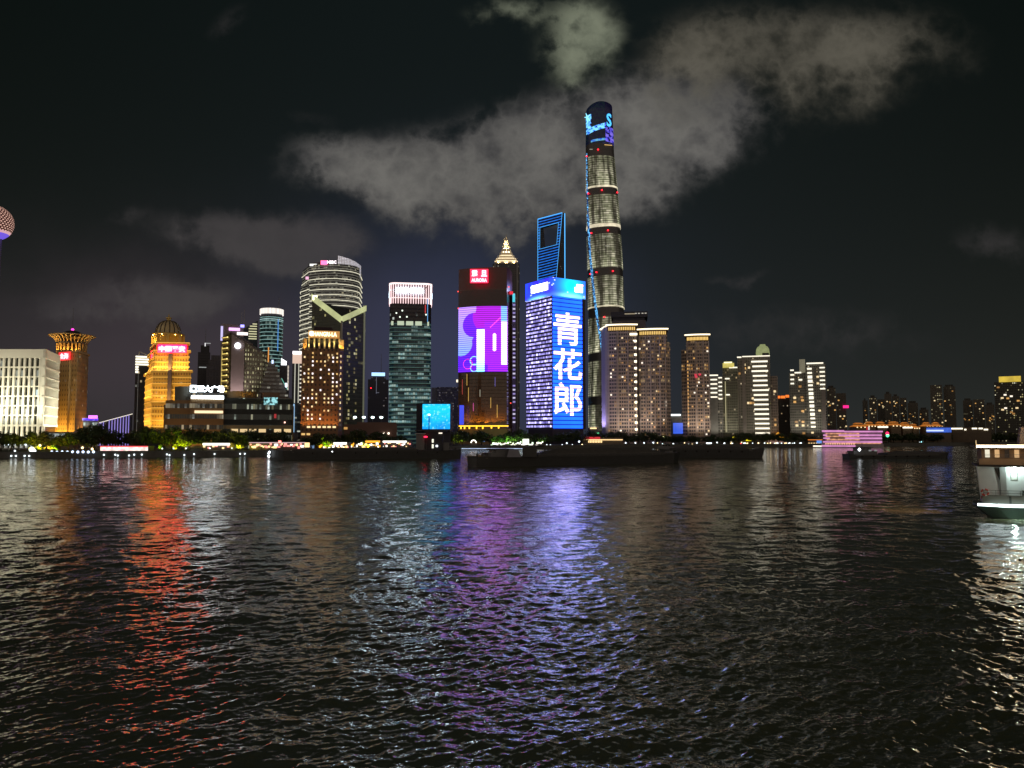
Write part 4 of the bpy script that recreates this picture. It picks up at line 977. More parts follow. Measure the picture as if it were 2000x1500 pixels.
# curved tower with a huge screen
def aurora_tower():
    P = lambda x, D: (WX(x, D, 640), D)
    A, B, C = P(895.5, 800), P(990, 790), P(1000.5, 815)
    front = arc(A, B, 5.5, 16)
    poly = front + [P(996, 800), C, (C[0], 840), (A[0] + 2, 840)]
    D0 = 790.0; z = lambda y: WZ(y, D0)
    t = thing('curved_screen_tower', WX(945, D0), 812, 'curved brown glass tower with a huge purple screen and a red rooftop sign', 'tower')
    g = facade('brown_glass', (.05, .035, .028), (.055, .038, .028), 3.4, 3.7, .97, .86, .0, ((240, 190, 120), (230, 160, 200)), .6, 91., .045, (120, 85, 65), rough=.10, floors=.1)
    pprism('body', t, poly, GZ, z(565), g, DARKROOF)
    pprism('top_drum', t, poly, z(565), z(522.5), paint('drum_wine', (.09, .03, .035), .35, .15), DARKROOF)
    pprism('dark_belt', t, offset(poly, .15), z(600), z(566), paint('belt_plum', (.045, .025, .035), .25))
    # screen hung on the bow of the front
    sc = [p for p in arc(A, P(991.5, 790), 5.5, 24)]
    L = sum(math.dist(a, b) for a, b in zip(sc, sc[1:])); mb = MB(); u = 0
    zl, zh = z(726.5), z(598.5); mat = aurora_screen()
    for a, b in zip(sc, sc[1:]):
        du = math.dist(a, b) / L
        mb.face([(a[0], a[1] - .7, zl), (b[0], b[1] - .7, zl), (b[0], b[1] - .7, zh), (a[0], a[1] - .7, zh)], mat, [(u, 0), (u + du, 0), (u + du, 1), (u, 1)])
        mb.face([(a[0], a[1] - .7, zh), (b[0], b[1] - .7, zh), (b[0], b[1], zh), (a[0], a[1], zh)], DARKROOF); u += du
    mb.build('screen', t)
    hot = emit('sign_hotwhite', (255, 205, 220), 2.4); glow = emit('sign_redglow', (240, 0, 60), 2.6)
    bx, by = WX(936, 784, 540), 781.6
    block('sign_board', t, (bx, by + 1.0, z(542)), (18.6, .8, 14.4), glow)
    text('roof_sign', t, '\u9707', (bx - 4.6, by, z(537.3)), 6.2, 6.4, 0, hot, .4, .015); text('roof_sign', t, '\u65e6', (bx + 5.0, by, z(537.3)), 6.0, 6.4, 0, hot, .4, .03)
    text('roof_sign', t, 'AURORA', (bx, by, z(550.2)), 15.8, 3.6, 0, hot, .4, .03)
    am = emit('base_amber', (255, 190, 45), 2.4)
    a2 = arc(P(897, 798), P(993, 789), 5.5, 12)
    for a, b in zip(a2, a2[1:]):
        pass
    mb = MB(); mb.prism([(p[0], p[1] - 1.6) for p in a2] + [(p[0], p[1]) for p in reversed(a2)], z(833), z(831), am); mb.build('base_light', t)
    for x in (900, 907, 917, 931, 943, 960, 974, 987): block('base_lamp', t, (WX(x, 788, 833), 785.5 if 910 < x < 975 else 791, z(835.5)), (1.4, .8, 2.4), am)
    pprism('plinth', t, [(p[0], p[1] - 2.5) for p in a2] + [(a2[-1][0] + 6, 820), (a2[0][0], 820)], GZ, z(837), paint('plinth_tan', (.36, .24, .13)), DARKROOF)
    floods(P(897, 794), P(990, 786), z(829), 6, 1.0e4, (255, 160, 40), 3.5, 16, 0, 120)
    # narrow lamps seen through the glass
    for x, y, h, c in ((912, 741, 20, 'amber'), (915, 770, 24, 'amber'), (924.5, 795, 14, 'pink'), (937.5, 768, 12, 'grey'), (958.5, 787, 18, 'amber'), (967, 746, 16, 'blue'), (971, 803, 22, 'amber'), (903, 755, 26, 'red')):
        cc = dict(amber=(240, 190, 90), pink=(240, 70, 190), grey=(190, 190, 170), blue=(110, 100, 200), red=(190, 50, 50))[c]
        dep = 790 - 5.5 * 4 * ((x - 895) / 96) * (1 - (x - 895) / 96) - .6 + (1 - (x - 895) / 96) * 10
        block('interior_lamp', t, (WX(x, dep, y), dep, z(y)), (.6, .5, h * .6), emit('interior_' + c, cc, .6))
    block('screen_panel', t, (WX(902, 792, 810), 789.0, z(810.5)), (4.6, .6, 20), emit('panel_royal', (50, 75, 255), .85))
    # slim flank with violet lit stair windows
    q = P(1001, 806)
    pprism('flank', t, [P(1000, 800), P(1007, 806), (P(1007, 806)[0], 836), (P(1000, 800)[0], 836)], GZ, z(570), paint('flank_plum', (.07, .045, .06)), DARKROOF)
    block('flank_cap_red', t, (WX(997, 799, 570), 798.4, z(569)), (5.5, .8, 3.2), emit('cap_crimson', (220, 10, 50), 1.2))
    block('flank_cap_cyan', t, (WX(1003.5, 802, 575), 800.5, z(578)), (2.6, .8, 9.0), emit('cap_cyan', (60, 205, 225), 1.1))
    for k in range(30):
        if rnd.random() < .86: block('stair_light', t, (WX(1004, 801.5, 592 + 8 * k), 800.6, z(592 + 8 * k)), (2.6, .5, 1.7), [emit('stair_violet', (165, 150, 230), .7), emit('stair_pale', (215, 210, 240), .9)][k % 2])
    for x, y in ((994, 559), (997.5, 787), (894.5, 567), (895, 600)): block('beacon', t, (WX(x, 796, y), 793.5 if x > 990 else 797, z(y)), (1.1, .8, 1.1), emit('beacon_coral', (255, 70, 60), 2.0))
def aurora_screen():
    m, nt, b = base_mat('screen_purple'); u, v, _ = sep(nt, texco(nt, 'UV'))
    U, V = u * 97.0, v * 128.0                       # picture units; V upwards from the foot
    def circ(cx, cy, r): return ((U - cx) * (U - cx) + (V - cy) * (V - cy)).lt(r * r)
    def rect(a, bb, c, d): return U.between(a, bb) * V.between(c, d)
    def rrect(a, bb, c, d):
        r = (bb - a) / 2; return (rect(a, bb, c + r, d - r) + circ((a + bb) / 2, c + r, r) + circ((a + bb) / 2, d - r, r)).mn(1.0)
    c = mix(nt, (V / 128.0).clamp(), lin((78, 22, 222)), lin((100, 26, 222)))
    c = mix(nt, circ(67, 108, 36) * V.gt(86.0), c, lin((146, 22, 186)))
    c = mix(nt, rect(54, 97, 0, 98), c, lin((138, 28, 222)))
    pale = mix(nt, (V / 128.0).clamp(), lin((80, 150, 235)), lin((165, 120, 232)))
    bl = (circ(6, 56, 24).mx(circ(-30, 95, 68) * V.gt(60.0))).mx(rect(0, 16, 112, 128)) * (1.0 - circ(34, 92, 24))
    bl = bl.mx(circ(8, 126, 30) * (1.0 - circ(34, 92, 24)))
    c = mix(nt, bl, c, pale)
    c = mix(nt, rect(0, 60, 0, 14) * (1.0 - circ(6, 40, 30)), c, lin((95, 25, 215)))
    ring = circ(34, 22, 9) * (1.0 - circ(34, 22, 7.0)) + circ(34, 8, 8) * (1.0 - circ(34, 8, 6.2)); c = mix(nt, ring.mn(1.0), c, lin((130, 195, 255)))
    ring2 = circ(21, 16, 10) * (1.0 - circ(21, 16, 8.8)); c = mix(nt, ring2, c, lin((225, 50, 170)))
    c = mix(nt, rect(39, 54, 0, 83), c, mix(nt, (V / 60.0).clamp(), lin((120, 215, 255)), lin((255, 215, 255))))
    c = mix(nt, rrect(69.5, 75.5, 40, 75), c, lin((255, 205, 255)))
    c = mix(nt, rect(85, 96, 14, 100), c, lin((255, 195, 255))); c = mix(nt, rect(84.5, 96, 98, 128), c, lin((110, 160, 250)))
    diag = ((V - 88.0) - (U - 66.0) * 1.0).abs().lt(1.4) * U.between(64.0, 84.0); c = mix(nt, diag, c, lin((235, 60, 220)))
    rows = (V / 4.05).fract()
    wht = (rect(39, 54, 0, 83) + rrect(69.5, 75.5, 40, 75) + rect(85, 96, 14, 100)).mn(1.0)
    s = (rows.gt(.24) * .85 + .15) * (wht * .3 + 1.0)
    link(nt, c, b.inputs['Emission Color']); link(nt, s * 2.2, b.inputs['Emission Strength']); b.inputs['Base Color'].default_value = (.02, .02, .02, 1)
    return m
aurora_tower()

# tower with the stepped lit pinnacle
def pinnacle_tower():
    D0 = 1480.0; P = lambda x: WX(x, D0, 560); z = lambda y: WZ(y, D0)
    cx, cy, hw = (P(962) + P(1015)) / 2, D0 + 27, (P(1015) - P(962)) / 2
    t = thing('stepped_pinnacle_tower', cx, cy, 'dark tower with an ivory lit stepped pinnacle and spire behind the curved screen tower', 'tower')
    g = facade('pinnacle_glass', (.07, .07, .075), (.03, .03, .035), 3.4, 4.2, .6, .6, .10, ((235, 215, 175), (210, 205, 190)), .4, 95., .018, (120, 115, 120), floors=.8)
    def sq(h, c=.22):
        k = h * c; return [(cx - h + k, cy - h), (cx + h - k, cy - h), (cx + h, cy - h + k), (cx + h, cy + h - k), (cx + h - k, cy + h), (cx - h + k, cy + h), (cx - h, cy + h - k), (cx - h, cy - h + k)]
    pprism('shaft', t, sq(hw), GZ, z(514), g, DARKROOF)
    for s in (-1, 1): block('pier', t, (cx + s * hw * .82, cy - hw - .4, (GZ + z(512)) / 2), (2.6, 1.4, z(512) - GZ), paint('pier_silver', (.16, .16, .17), .4))
    iv = paint('pinnacle_ivory', (.72, .64, .48), .6, .1)
    st = [(hw * .84, 514, 509), (hw * .70, 509, 503), (hw * .52, 503, 496.5), (hw * .38, 496.5, 489), (hw * .28, 489, 481), (hw * .20, 481, 473), (hw * .12, 473, 466)]
    for h, yb, yt in st:
        pprism('pinnacle_step', t, sq(h), z(yb), z(yt), iv)
        pprism('crest_light', t, sq(h * 1.02), z(yt), z(yt) + 1.5, emit('crest_ivory', (255, 232, 190), 1.3))
        for sx in (-1, 1):
            for sy in (-1, 1): part('corner_finial', t, lambda m: m.bar((cx + sx * h * .9, cy + sy * h * .9, z(yt)), (cx + sx * h * .9, cy + sy * h * .9, z(yt) + 7), 1.5, iv, 4, .2))
        for k in (-.7, 0, .7): flood((cx + k * h, cy - h - 3, z(yb) + .5), (cx + k * h, cy - h + 1, z(yt) + 4), 5.5e3, (255, 225, 170), 130, .5)
    part('spire', t, lambda m: m.bar((cx, cy, z(466)), (cx, cy, z(450)), 2.2, paint('spire_ivory', (.6, .55, .45)), 8, .3))
pinnacle_tower()

# tower with an opening near the top
def opening_tower():
    def cor(x, D, y): return (WX(x, D, y), D)
    z0, z1 = GZ, WZ(415.5, 1650)
    Lb, Fb, Rb, Kb = cor(1050, 1700, 820), cor(1058, 1640, 820), cor(1104, 1655, 820), cor(1096, 1715, 820)
    Lt, Ft, Rt, Kt = cor(1050.5, 1700, 430), cor(1098, 1650, 420), cor(1103, 1655, 418), cor(1056, 1706, 430)
    t = thing('bottle_opener_tower', Fb[0] + 10, 1675, 'blue edged tapering tower with a trapezoid opening near its top', 'tower')
    def G(u, w, v):
        """u along the lit face, w into the depth, v up"""
        b = (Vector(Lb) * (1 - u) + Vector(Fb) * u) * (1 - w) + (Vector(Kb) * (1 - u) + Vector(Rb) * u) * w
        tt = (Vector(Lt) * (1 - u) + Vector(Ft) * u) * (1 - w) + (Vector(Kt) * (1 - u) + Vector(Rt) * u) * w
        p = b * (1 - v) + tt * v; return (p.x, p.y, z0 + (z1 - z0) * v)
    lit = facade('sapphire_face', (.02, .03, .05), (.015, .02, .04), 5, 6.2, .9, .5, .04, ((140, 190, 230), (200, 210, 220)), .3, 97., .02, (30, 70, 150), stripe=((30, 120, 235), 1.05, .34))
    drk = facade('opener_dark', (.03, .035, .045), (.02, .025, .035), 4, 4.6, .7, .5, .02, ((180, 190, 200), (220, 210, 190)), .3, 98., .006, (70, 90, 140))
    def cell(m, u0, u1, v0, v1):
        N = 8
        for k in range(N):
            a, b = v0 + (v1 - v0) * k / N, v0 + (v1 - v0) * (k + 1) / N
            for (ua, wa), (ub, wb), mm in (((u0, 0), (u1, 0), lit), ((u1, 0), (u1, 1), drk), ((u1, 1), (u0, 1), drk), ((u0, 1), (u0, 0), drk)):
                pts = [G(ua, wa, a), G(ub, wb, a), G(ub, wb, b), G(ua, wa, b)]
                m.face(pts, mm, [(ua * 60, p[2]) if i in (0, 3) else (ub * 60 + wb * 40, p[2]) for i, p in enumerate(pts)])
        for v in (v0, v1):
            pts = [G(u0, 0, v), G(u1, 0, v), G(u1, 1, v), G(u0, 1, v)]; m.face(pts if v == v1 else pts[::-1], drk, [(-999., -999.)] * 4)
    vo = lambda y: (WZ(y, 1665) - z0) / (z1 - z0)
    va, vb = vo(480), vo(437)
    part('shaft', t, cell, 0, 1, 0, va); part('side_post', t, cell, 0, .09, va, vb); part('side_post', t, cell, .88, 1, va, vb); part('top_beam', t, cell, 0, 1, vb, 1)
    edge = emit('edge_sky', (70, 175, 250), 1.5)
    def ln(m, u, w, va, vb, r=.9):
        for k in range(10):
            a, b = va + (vb - va) * k / 10, va + (vb - va) * (k + 1) / 10
            m.bar(G(u, w, a), G(u, w, b), r, edge, 4)
    part('edge_light', t, ln, 1, 1, 0, 1, 1.3); part('edge_light', t, ln, 0, 0, 0, 1, .7); part('edge_light', t, ln, 1, 0, .0, 1, .5)
    part('edge_light', t, lambda m: m.bar(G(0, 0, 1), G(1, 0, 1), .9, edge, 4))
    part('opening_light', t, lambda m: [m.bar(G(.09, 0, va), G(.88, 0, va), .35, edge, 4), m.bar(G(.09, 0, vb), G(.88, 0, vb), .35, edge, 4), m.bar(G(.09, 0, va), G(.09, 0, vb), .4, edge, 4), m.bar(G(.88, 0, va), G(.88, 0, vb), .4, edge, 4)])
opening_tower()

# square tower: violet lit offices on one face, blue screen with characters on the other
def character_tower():
    Cc, A, B = (WX(1078.5, 800, 690), 800.0), (WX(1028, 838, 690), 838.0), (WX(1142.5, 824, 690), 824.0)
    K = (A[0] + B[0] - Cc[0], A[1] + B[1] - Cc[1])
    z = lambda y: WZ(y, 800)
    t = thing('blue_character_tower', Cc[0], 830, 'square tower with a blue screen face of tall white characters and a glowing blue top', 'tower')
    zt, zb, z0 = z(541), z(577), z(838)
    vio = facade('violet_office', (.10, .09, .13), (.08, .07, .11), 1.5, 4.05, .97, .52, .97, ((150, 140, 240), (220, 214, 255)), 2.4, 101., .6, (124, 114, 222), floors=.0, group=2)
    pprism('body', t, [A, Cc, B, K], z0, zb, vio, DARKROOF)
    pprism('base_storeys', t, offset([A, Cc, B, K], -1.5), GZ, z0, paint('base_violet', (.05, .04, .06)), DARKROOF)
    # blue screen on the second face
    d = Vector((B[0] - Cc[0], B[1] - Cc[1])); L = d.length; d.normalize(); n = Vector((d.y, -d.x)); ang = math.atan2(d.y, d.x)
    def at(u, o): p = Vector(Cc) + d * u + n * o; return p.x, p.y
    m, nt, b = base_mat('screen_blue'); P = position(nt); x, y, zz = sep(nt, P)
    ns = noise(nt, comb(nt, x * .05, zz * .02, 0.0), 1.0, 2.0)
    row = ((zz - z0) / 4.3).fract()
    link(nt, mix(nt, ns, lin((10, 55, 235)), lin((25, 105, 255))), b.inputs['Emission Color']); link(nt, row.gt(.24) * 2.6 + .25, b.inputs['Emission Strength']); b.inputs['Base Color'].default_value = (.01, .01, .03, 1)
    mb = MB(); p = at((L - 4) / 2, .35); mb.box((p[0], p[1], (z0 + zb) / 2), (L - 4, .6, zb - z0 - .3), m, ang); mb.build('screen', t)
    m2, nt, b = base_mat('characters'); P = position(nt); x, y, zz = sep(nt, P); row = ((zz - z0) / 4.3).fract()
    link(nt, mix(nt, row.gt(.24), lin((240, 165, 225)), lin((240, 222, 255))), b.inputs['Emission Color']); link(nt, row.gt(.24) * 2.0 + .8, b.inputs['Emission Strength']); b.inputs['Base Color'].default_value = (.05, .05, .05, 1)
    for ch, ya, yb2, w in (('\u9752', 608, 672, 37), ('\u82b1', 679, 741, 38), ('\u90ce', 746, 811, 37)):
        p = at((L - 4) / 2, .9); text('character', t, ch, (p[0], p[1], (z(ya) + z(yb2)) / 2), w, z(ya) - z(yb2), ang, m2, .5, .014)
    # glowing top
    m3, nt, b = base_mat('screen_top'); P = position(nt); x, y, zz = sep(nt, P)
    ns = noise(nt, P, .09, 2.0).smooth(.35, .65); st = wnoise(nt, comb(nt, (x * .7).floor(), (zz * .7).floor(), 0.0)).gt(.975)
    ell = lambda cx, cz, rx, rz: (((x - cx) / rx) * ((x - cx) / rx) + ((zz - cz) / rz) * ((zz - cz) / rz)) * -1.0
    e1 = ell(at(26, 0)[0], z(554), 12, 12).exp(); e2 = ell(at(26, 0)[0], z(574), 14, 2.6).exp(); e3 = ell((A[0] * .55 + Cc[0] * .45), zt - 23 + 3, 8, 2.6).exp()
    c = mix(nt, ns * .5, lin((50, 40, 240)), lin((20, 90, 255))); c = mix(nt, e1, c, lin((0, 225, 255))); c = mix(nt, (e2 + e3).clamp(), c, lin((140, 250, 255))); c = mix(nt, st, c, lin((190, 210, 255)))
    nt.links.new(c.s, b.inputs['Emission Color']); b.inputs['Emission Strength'].default_value = 1.7; b.inputs['Base Color'].default_value = (.02, .02, .02, 1)
    pprism('screen_top', t, offset([A, Cc, B, K], .7), zb, zt, m3, DARKROOF)
    hot = emit('sign_arcticwhite', (205, 208, 255), 12.0)
    p = at(L - 7.5, 1.2); part('roof_sign', t, lambda mm: (mm.box((p[0], p[1], z(557)), (7.5, .5, 8.4), hot, ang), mm.box((p[0] - 3.4, p[1] + .02 - 2.0, z(560)), (5.0, .5, 5.0), hot, ang)))
    part('sign_arc', t, lambda mm: mm.box((at(L - 5.5, 1.1)[0], at(L - 5.5, 1.1)[1], z(550)), (6, .4, 1.5), emit('arc_magenta', (250, 90, 230), 2.0), ang))
    q, a2 = on_face(A, Cc, 25.5, 1.1); part('roof_sign', t, lambda mm: mm.box((q.x, q.y, zt - 8.5), (29, .5, 8.0), hot, a2))
    for (xx, yy) in ((1, .5), (0, .5)): pass
    pprism('corner_strip', t, [(Cc[0] - .5, Cc[1] - .7), (Cc[0] + .5, Cc[1] - .7), (Cc[0] + .5, Cc[1]), (Cc[0] - .5, Cc[1])], z0, zb, paint('strip_violet', (.08, .05, .10)))
    part('side_fin', t, lambda mm: mm.box((at(L - 1.9, .3)[0], at(L - 1.9, .3)[1], (z0 + zb) / 2), (3.6, .9, zb - z0), paint('fin_plum', (.05, .03, .05)), ang))
character_tower()

# the tallest: twisting rounded tower
def twisting_tower():
    D0 = 1490.0; P = lambda x, y: WX(x, D0 + 40, y); z = lambda y: WZ(y, D0 + 28)
    L = [(203, 1144.5, 1195), (300, 1143, 1199), (380, 1144, 1206), (450, 1145.5, 1211), (530, 1147, 1217), (600, 1149, 1220), (700, 1150, 1223), (850, 1150, 1226)]
    def lr(y):
        for (y0, a0, b0), (y1, a1, b1) in zip(L, L[1:]):
            if y <= y1: f = max(0, (y - y0) / (y1 - y0)); return a0 + (a1 - a0) * f, b0 + (b1 - b0) * f
        return L[-1][1:]
    cyy = D0 + 40
    def ringpts(y, sc=1.0, n=48):
        a, b = lr(y); xa, xb = P(a, y), P(b, y); c, r = (xa + xb) / 2, (xb - xa) / 2 * sc
        tw = (850 - y) / 650 * R(110)
        o = []
        for i in range(n):
            th = 2 * math.pi * i / n
            rr = 1 + .07 * math.cos(3 * (th - tw)); o.append((rr * math.cos(th), rr * math.sin(th)))
        mxx = max(p[0] for p in o); mnx = min(p[0] for p in o); k = 2 / (mxx - mnx)
        return [(c + r * k * (p[0] - (mxx + mnx) / 2), cyy + r * k * p[1], z(y)) for p in o]
    t = thing('twisting_supertall_tower', (P(1150, 850) + P(1226, 850)) / 2, cyy, 'tallest tower, rounded and tapering, with a blue screen at its top', 'tower')
    def loft(m, ya, yb, mat, sc=1.0, steps=6, cap=False, slope=None):
        """between rows ya (upper) and yb (lower); UV: u round, v metres from the foot of the stage"""
        rows = [ringpts(yb + (ya - yb) * k / steps, sc) for k in range(steps + 1)]
        if slope: rows[-1] = [(p[0], p[1], p[2] + slope(p)) for p in rows[-1]]
        H = rows[-1][0][2] - rows[0][0][2]; n = len(rows[0])
        for k in range(steps):
            for i in range(n):
                j = (i + 1) % n
                m.face([rows[k][i], rows[k][j], rows[k + 1][j], rows[k + 1][i]], mat, [(i * 3.5, rows[k][i][2] - rows[0][0][2]), ((i + 1) * 3.5, rows[k][i][2] - rows[0][0][2]), ((i + 1) * 3.5, rows[k + 1][i][2] - rows[0][0][2]), (i * 3.5, rows[k + 1][i][2] - rows[0][0][2])], True)
        if cap: m.face(rows[-1], DARKROOF)
    sm, nt, b = base_mat('supertall_glass'); u, v, _ = sep(nt, texco(nt, 'UV'))
    fl = (v / 4.6).fract(); fi = (v / 4.6).floor()
    ge = sep(nt, position(nt))
    n1 = noise(nt, comb(nt, u * .11, ge[2] * .007, 1.0), 1.0, 3.0).smooth(.40, .62); n2 = wnoise(nt, comb(nt, (u / 4.0).floor(), (ge[2] / 4.6).floor(), 2.0))
    low = ((v / 62.0) * -1.0 + 1.0).clamp()
    s = (fl.gt(.45) * .55 + .30) * (n1 * 1.5 + .16) * (n2 * .7 + .5) * (low * low * .5 + .28)  # vertical highlights and uplight at each stage's foot, put into the emission
    link(nt, mix(nt, n2, lin((186, 190, 148)), lin((210, 204, 176))), b.inputs['Emission Color']); link(nt, s * 1.35, b.inputs['Emission Strength'])
    b.inputs['Base Color'].default_value = (.04, .042, .028, 1); b.inputs['Roughness'].default_value = .3; sm.cycles.emission_sampling = 'NONE'
    dk = paint('mechanical_dark', (.07, .07, .075), .4)
    zones = [(308, 370), (384, 446), (461, 526), (542, 603), (621, 690), (706, 775), (791, 842)]
    for ya, yb in zones: part('glass_stage', t, loft, ya, yb, sm)
    gaps = [(284, 308), (370, 384), (446, 461), (526, 542), (603, 621), (690, 706), (775, 791), (842, 851)]
    for ya, yb in gaps: part('mechanical_belt', t, loft, ya, yb, dk, .985, 2)
    ringm = emit('stage_ring', (248, 235, 200), .75, .8, .06)
    for y, h in ((368.5, 3.5), (444, 6.5), (601, 2.2)): part('stage_light', t, loft, y - h * .5, y + h * .5, ringm, 1.012, 1)
    # crown screen
    cs, nt, b = base_mat('crown_screen'); Ps = position(nt); x, y, zz = sep(nt, Ps)
    px = (x - P(1144, 250)) / (P(1195, 250) - P(1144, 250)); py = (z(283) - zz) / (z(283) - z(222)); py = 1.0 - py    # 0..1 across, 0..1 up
    py = (zz - z(283)) / (z(222) - z(283))
    nn = noise(nt, comb(nt, px * 9.0, py * 11.0, 0.0), 1.0, 3.0)
    diag = (py - (px * .28 + .36)).abs().lt(.085) * px.between(.05, .72); diag2 = (py - (px * .12 + .03)).abs().lt(.035) * px.between(.15, .8)
    cit = px.gt(.70) * py.between(.03, .52) * nn.gt(.44); leftb = px.between(.0, .17) * py.between(.32, .92) * nn.gt(.43)
    on = ((diag * nn.gt(.40)) + (diag2 * .55) + (cit * .6) + leftb).mn(1.0)
    c = mix(nt, px.gt(.69), mix(nt, nn.smooth(.4, .6), lin((40, 110, 255)), lin((130, 225, 255))), mix(nt, nn.smooth(.45, .62), lin((65, 60, 235)), lin((150, 130, 255))))
    link(nt, c, b.inputs['Emission Color']); link(nt, on * 1.25 + .012, b.inputs['Emission Strength']); b.inputs['Base Color'].default_value = (.02, .02, .045, 1); b.inputs['Roughness'].default_value = .3
    c0 = P(1170, 203)
    part('crown_screen', t, loft, 208, 284, cs, 1.0, 8, True, lambda p: max(-9.0, min(9.0, 6.0 - (p[0] - (c0 + 7)) ** 2 / 95.0)))
    front = lambda x, y, o=1.2: next((xx, yy - o) for xx, yy in [surf(x, y)])
    def surf(x, y):
        pts = ringpts(y); xx = P(x, y); best = min((p for p in pts if p[1] < cyy), key=lambda p: abs(p[0] - xx)); return xx, best[1]
    sx, sy = surf(1187, 240); text('crown_letter', t, 'S', (sx, sy - 1.6, z(238)), 11.5, 27, R(28), emit('letter_cyan', (60, 185, 255), 1.5), .6, .02)
    sx, sy = surf(1150, 233); part('crown_star', t, lambda m: [m.bar((sx - 5 + 3 * math.cos(a) * 0, sy - 1.5, z(233)), (sx - 3 + 8 * math.cos(a), sy - 1.5 + 2 * math.cos(a), z(233) + 10 * math.sin(a)), 1.7, emit('letter_iceblue', (130, 225, 255), 1.5), 5, .6) for a in (R(50), R(130), R(250), R(300), R(185))])
    # blue light running down the groove
    groove, nt, b = base_mat('groove_blue'); q = position(nt)
    cell = wnoise(nt, comb(nt, (sep(nt, q)[0] / 1.3).floor(), (sep(nt, q)[2] / 2.6).floor(), 1.0))
    nt.links.new(mix(nt, cell, lin((20, 80, 230)), lin((110, 200, 255))).s, b.inputs['Emission Color']); link(nt, cell * cell * 1.5 + .06, b.inputs['Emission Strength']); b.inputs['Base Color'].default_value = (.02, .02, .04, 1)
    pth = [(1144.5, 300), (1145, 345), (1145.5, 380), (1147, 420), (1149, 455), (1151.5, 500), (1155, 545), (1160, 590), (1164, 625), (1169, 660), (1173, 690), (1176, 715)]
    def gr(m):
        for (xa, ya), (xb, yb) in zip(pth, pth[1:]):
            a, b = surf(xa, ya), surf(xb, yb); m.bar((a[0], a[1] - 1.2, z(ya)), (b[0], b[1] - 1.2, z(yb)), 2.6 if ya > 400 else 1.6, groove, 5)
    part('groove_light', t, gr)
    for x, y in ((1165, 298), (1144.5, 306), (1147, 380), (1172, 377), (1203, 378), (1153, 457), (1183, 456), (1151, 536), (1162, 534.5), (1192, 535), (1176, 623)):
        s0 = surf(min(x, lr(y)[1] - 1.5), y); part('beacon', t, lambda m: m.lathe((s0[0], s0[1] - 2.2), [(.2, z(y) - 1.5), (1.6, z(y) - .7), (1.6, z(y) + .7), (.2, z(y) + 1.5)], RED, 8))
    block('window_row', t, (P(1185, 288), surf(1185, 288)[1] - 1, z(288)), (16, .6, 1.2), emit('row_tan', (235, 190, 110), .9), R(12))
    for x, y, w in ((1176, 467, 9), (1186, 467.5, 10), (1152, 296, 6), (1182, 486, 8)): block('window_row', t, (P(x, y), surf(x, y)[1] - 1.0, z(y)), (w, .6, 1.0), emit('row_pale', (215, 215, 195), .5))
twisting_tower()
# flat dark block with a bright roof line behind the apartment towers
def flat_block():
    D0 = 1050.0; X = lambda x: WX(x, D0); z = lambda y: WZ(y, D0)
    t = thing('flat_roofed_block', X(1230), D0 + 15, 'dark flat roofed block with a pale roof light line behind the apartment towers', 'building')
    pprism('body', t, [(X(1196), D0), (X(1262), D0), (X(1262), D0 + 40), (X(1196), D0 + 40)], GZ, z(626), paint('block_taupe', (.10, .09, .095)), DARKROOF)
    pprism('roof_storey', t, [(X(1194), D0 - 2), (X(1266), D0 - 2), (X(1266), D0 + 42), (X(1194), D0 + 42)], z(620), z(609), paint('block_dark', (.035, .035, .045)), DARKROOF)
    pprism('recess', t, [(X(1198), D0 + 2), (X(1260), D0 + 2), (X(1260), D0 + 38), (X(1198), D0 + 38)], z(626), z(620), paint('block_dark', (.035, .035, .045)))
    block('roof_light', t, (X(1231), D0 - 2.4, z(613.5)), (X(1240) - X(1220), .6, 1.2), emit('roofline_sand', (190, 175, 140), .6))
    for x in (1243, 1249, 1256, 1262): block('roof_light', t, (X(x), D0 - 2.4, z(613)), (2.6, .6, 1.2), emit('roofline_pale', (210, 205, 190), .7))
flat_block()

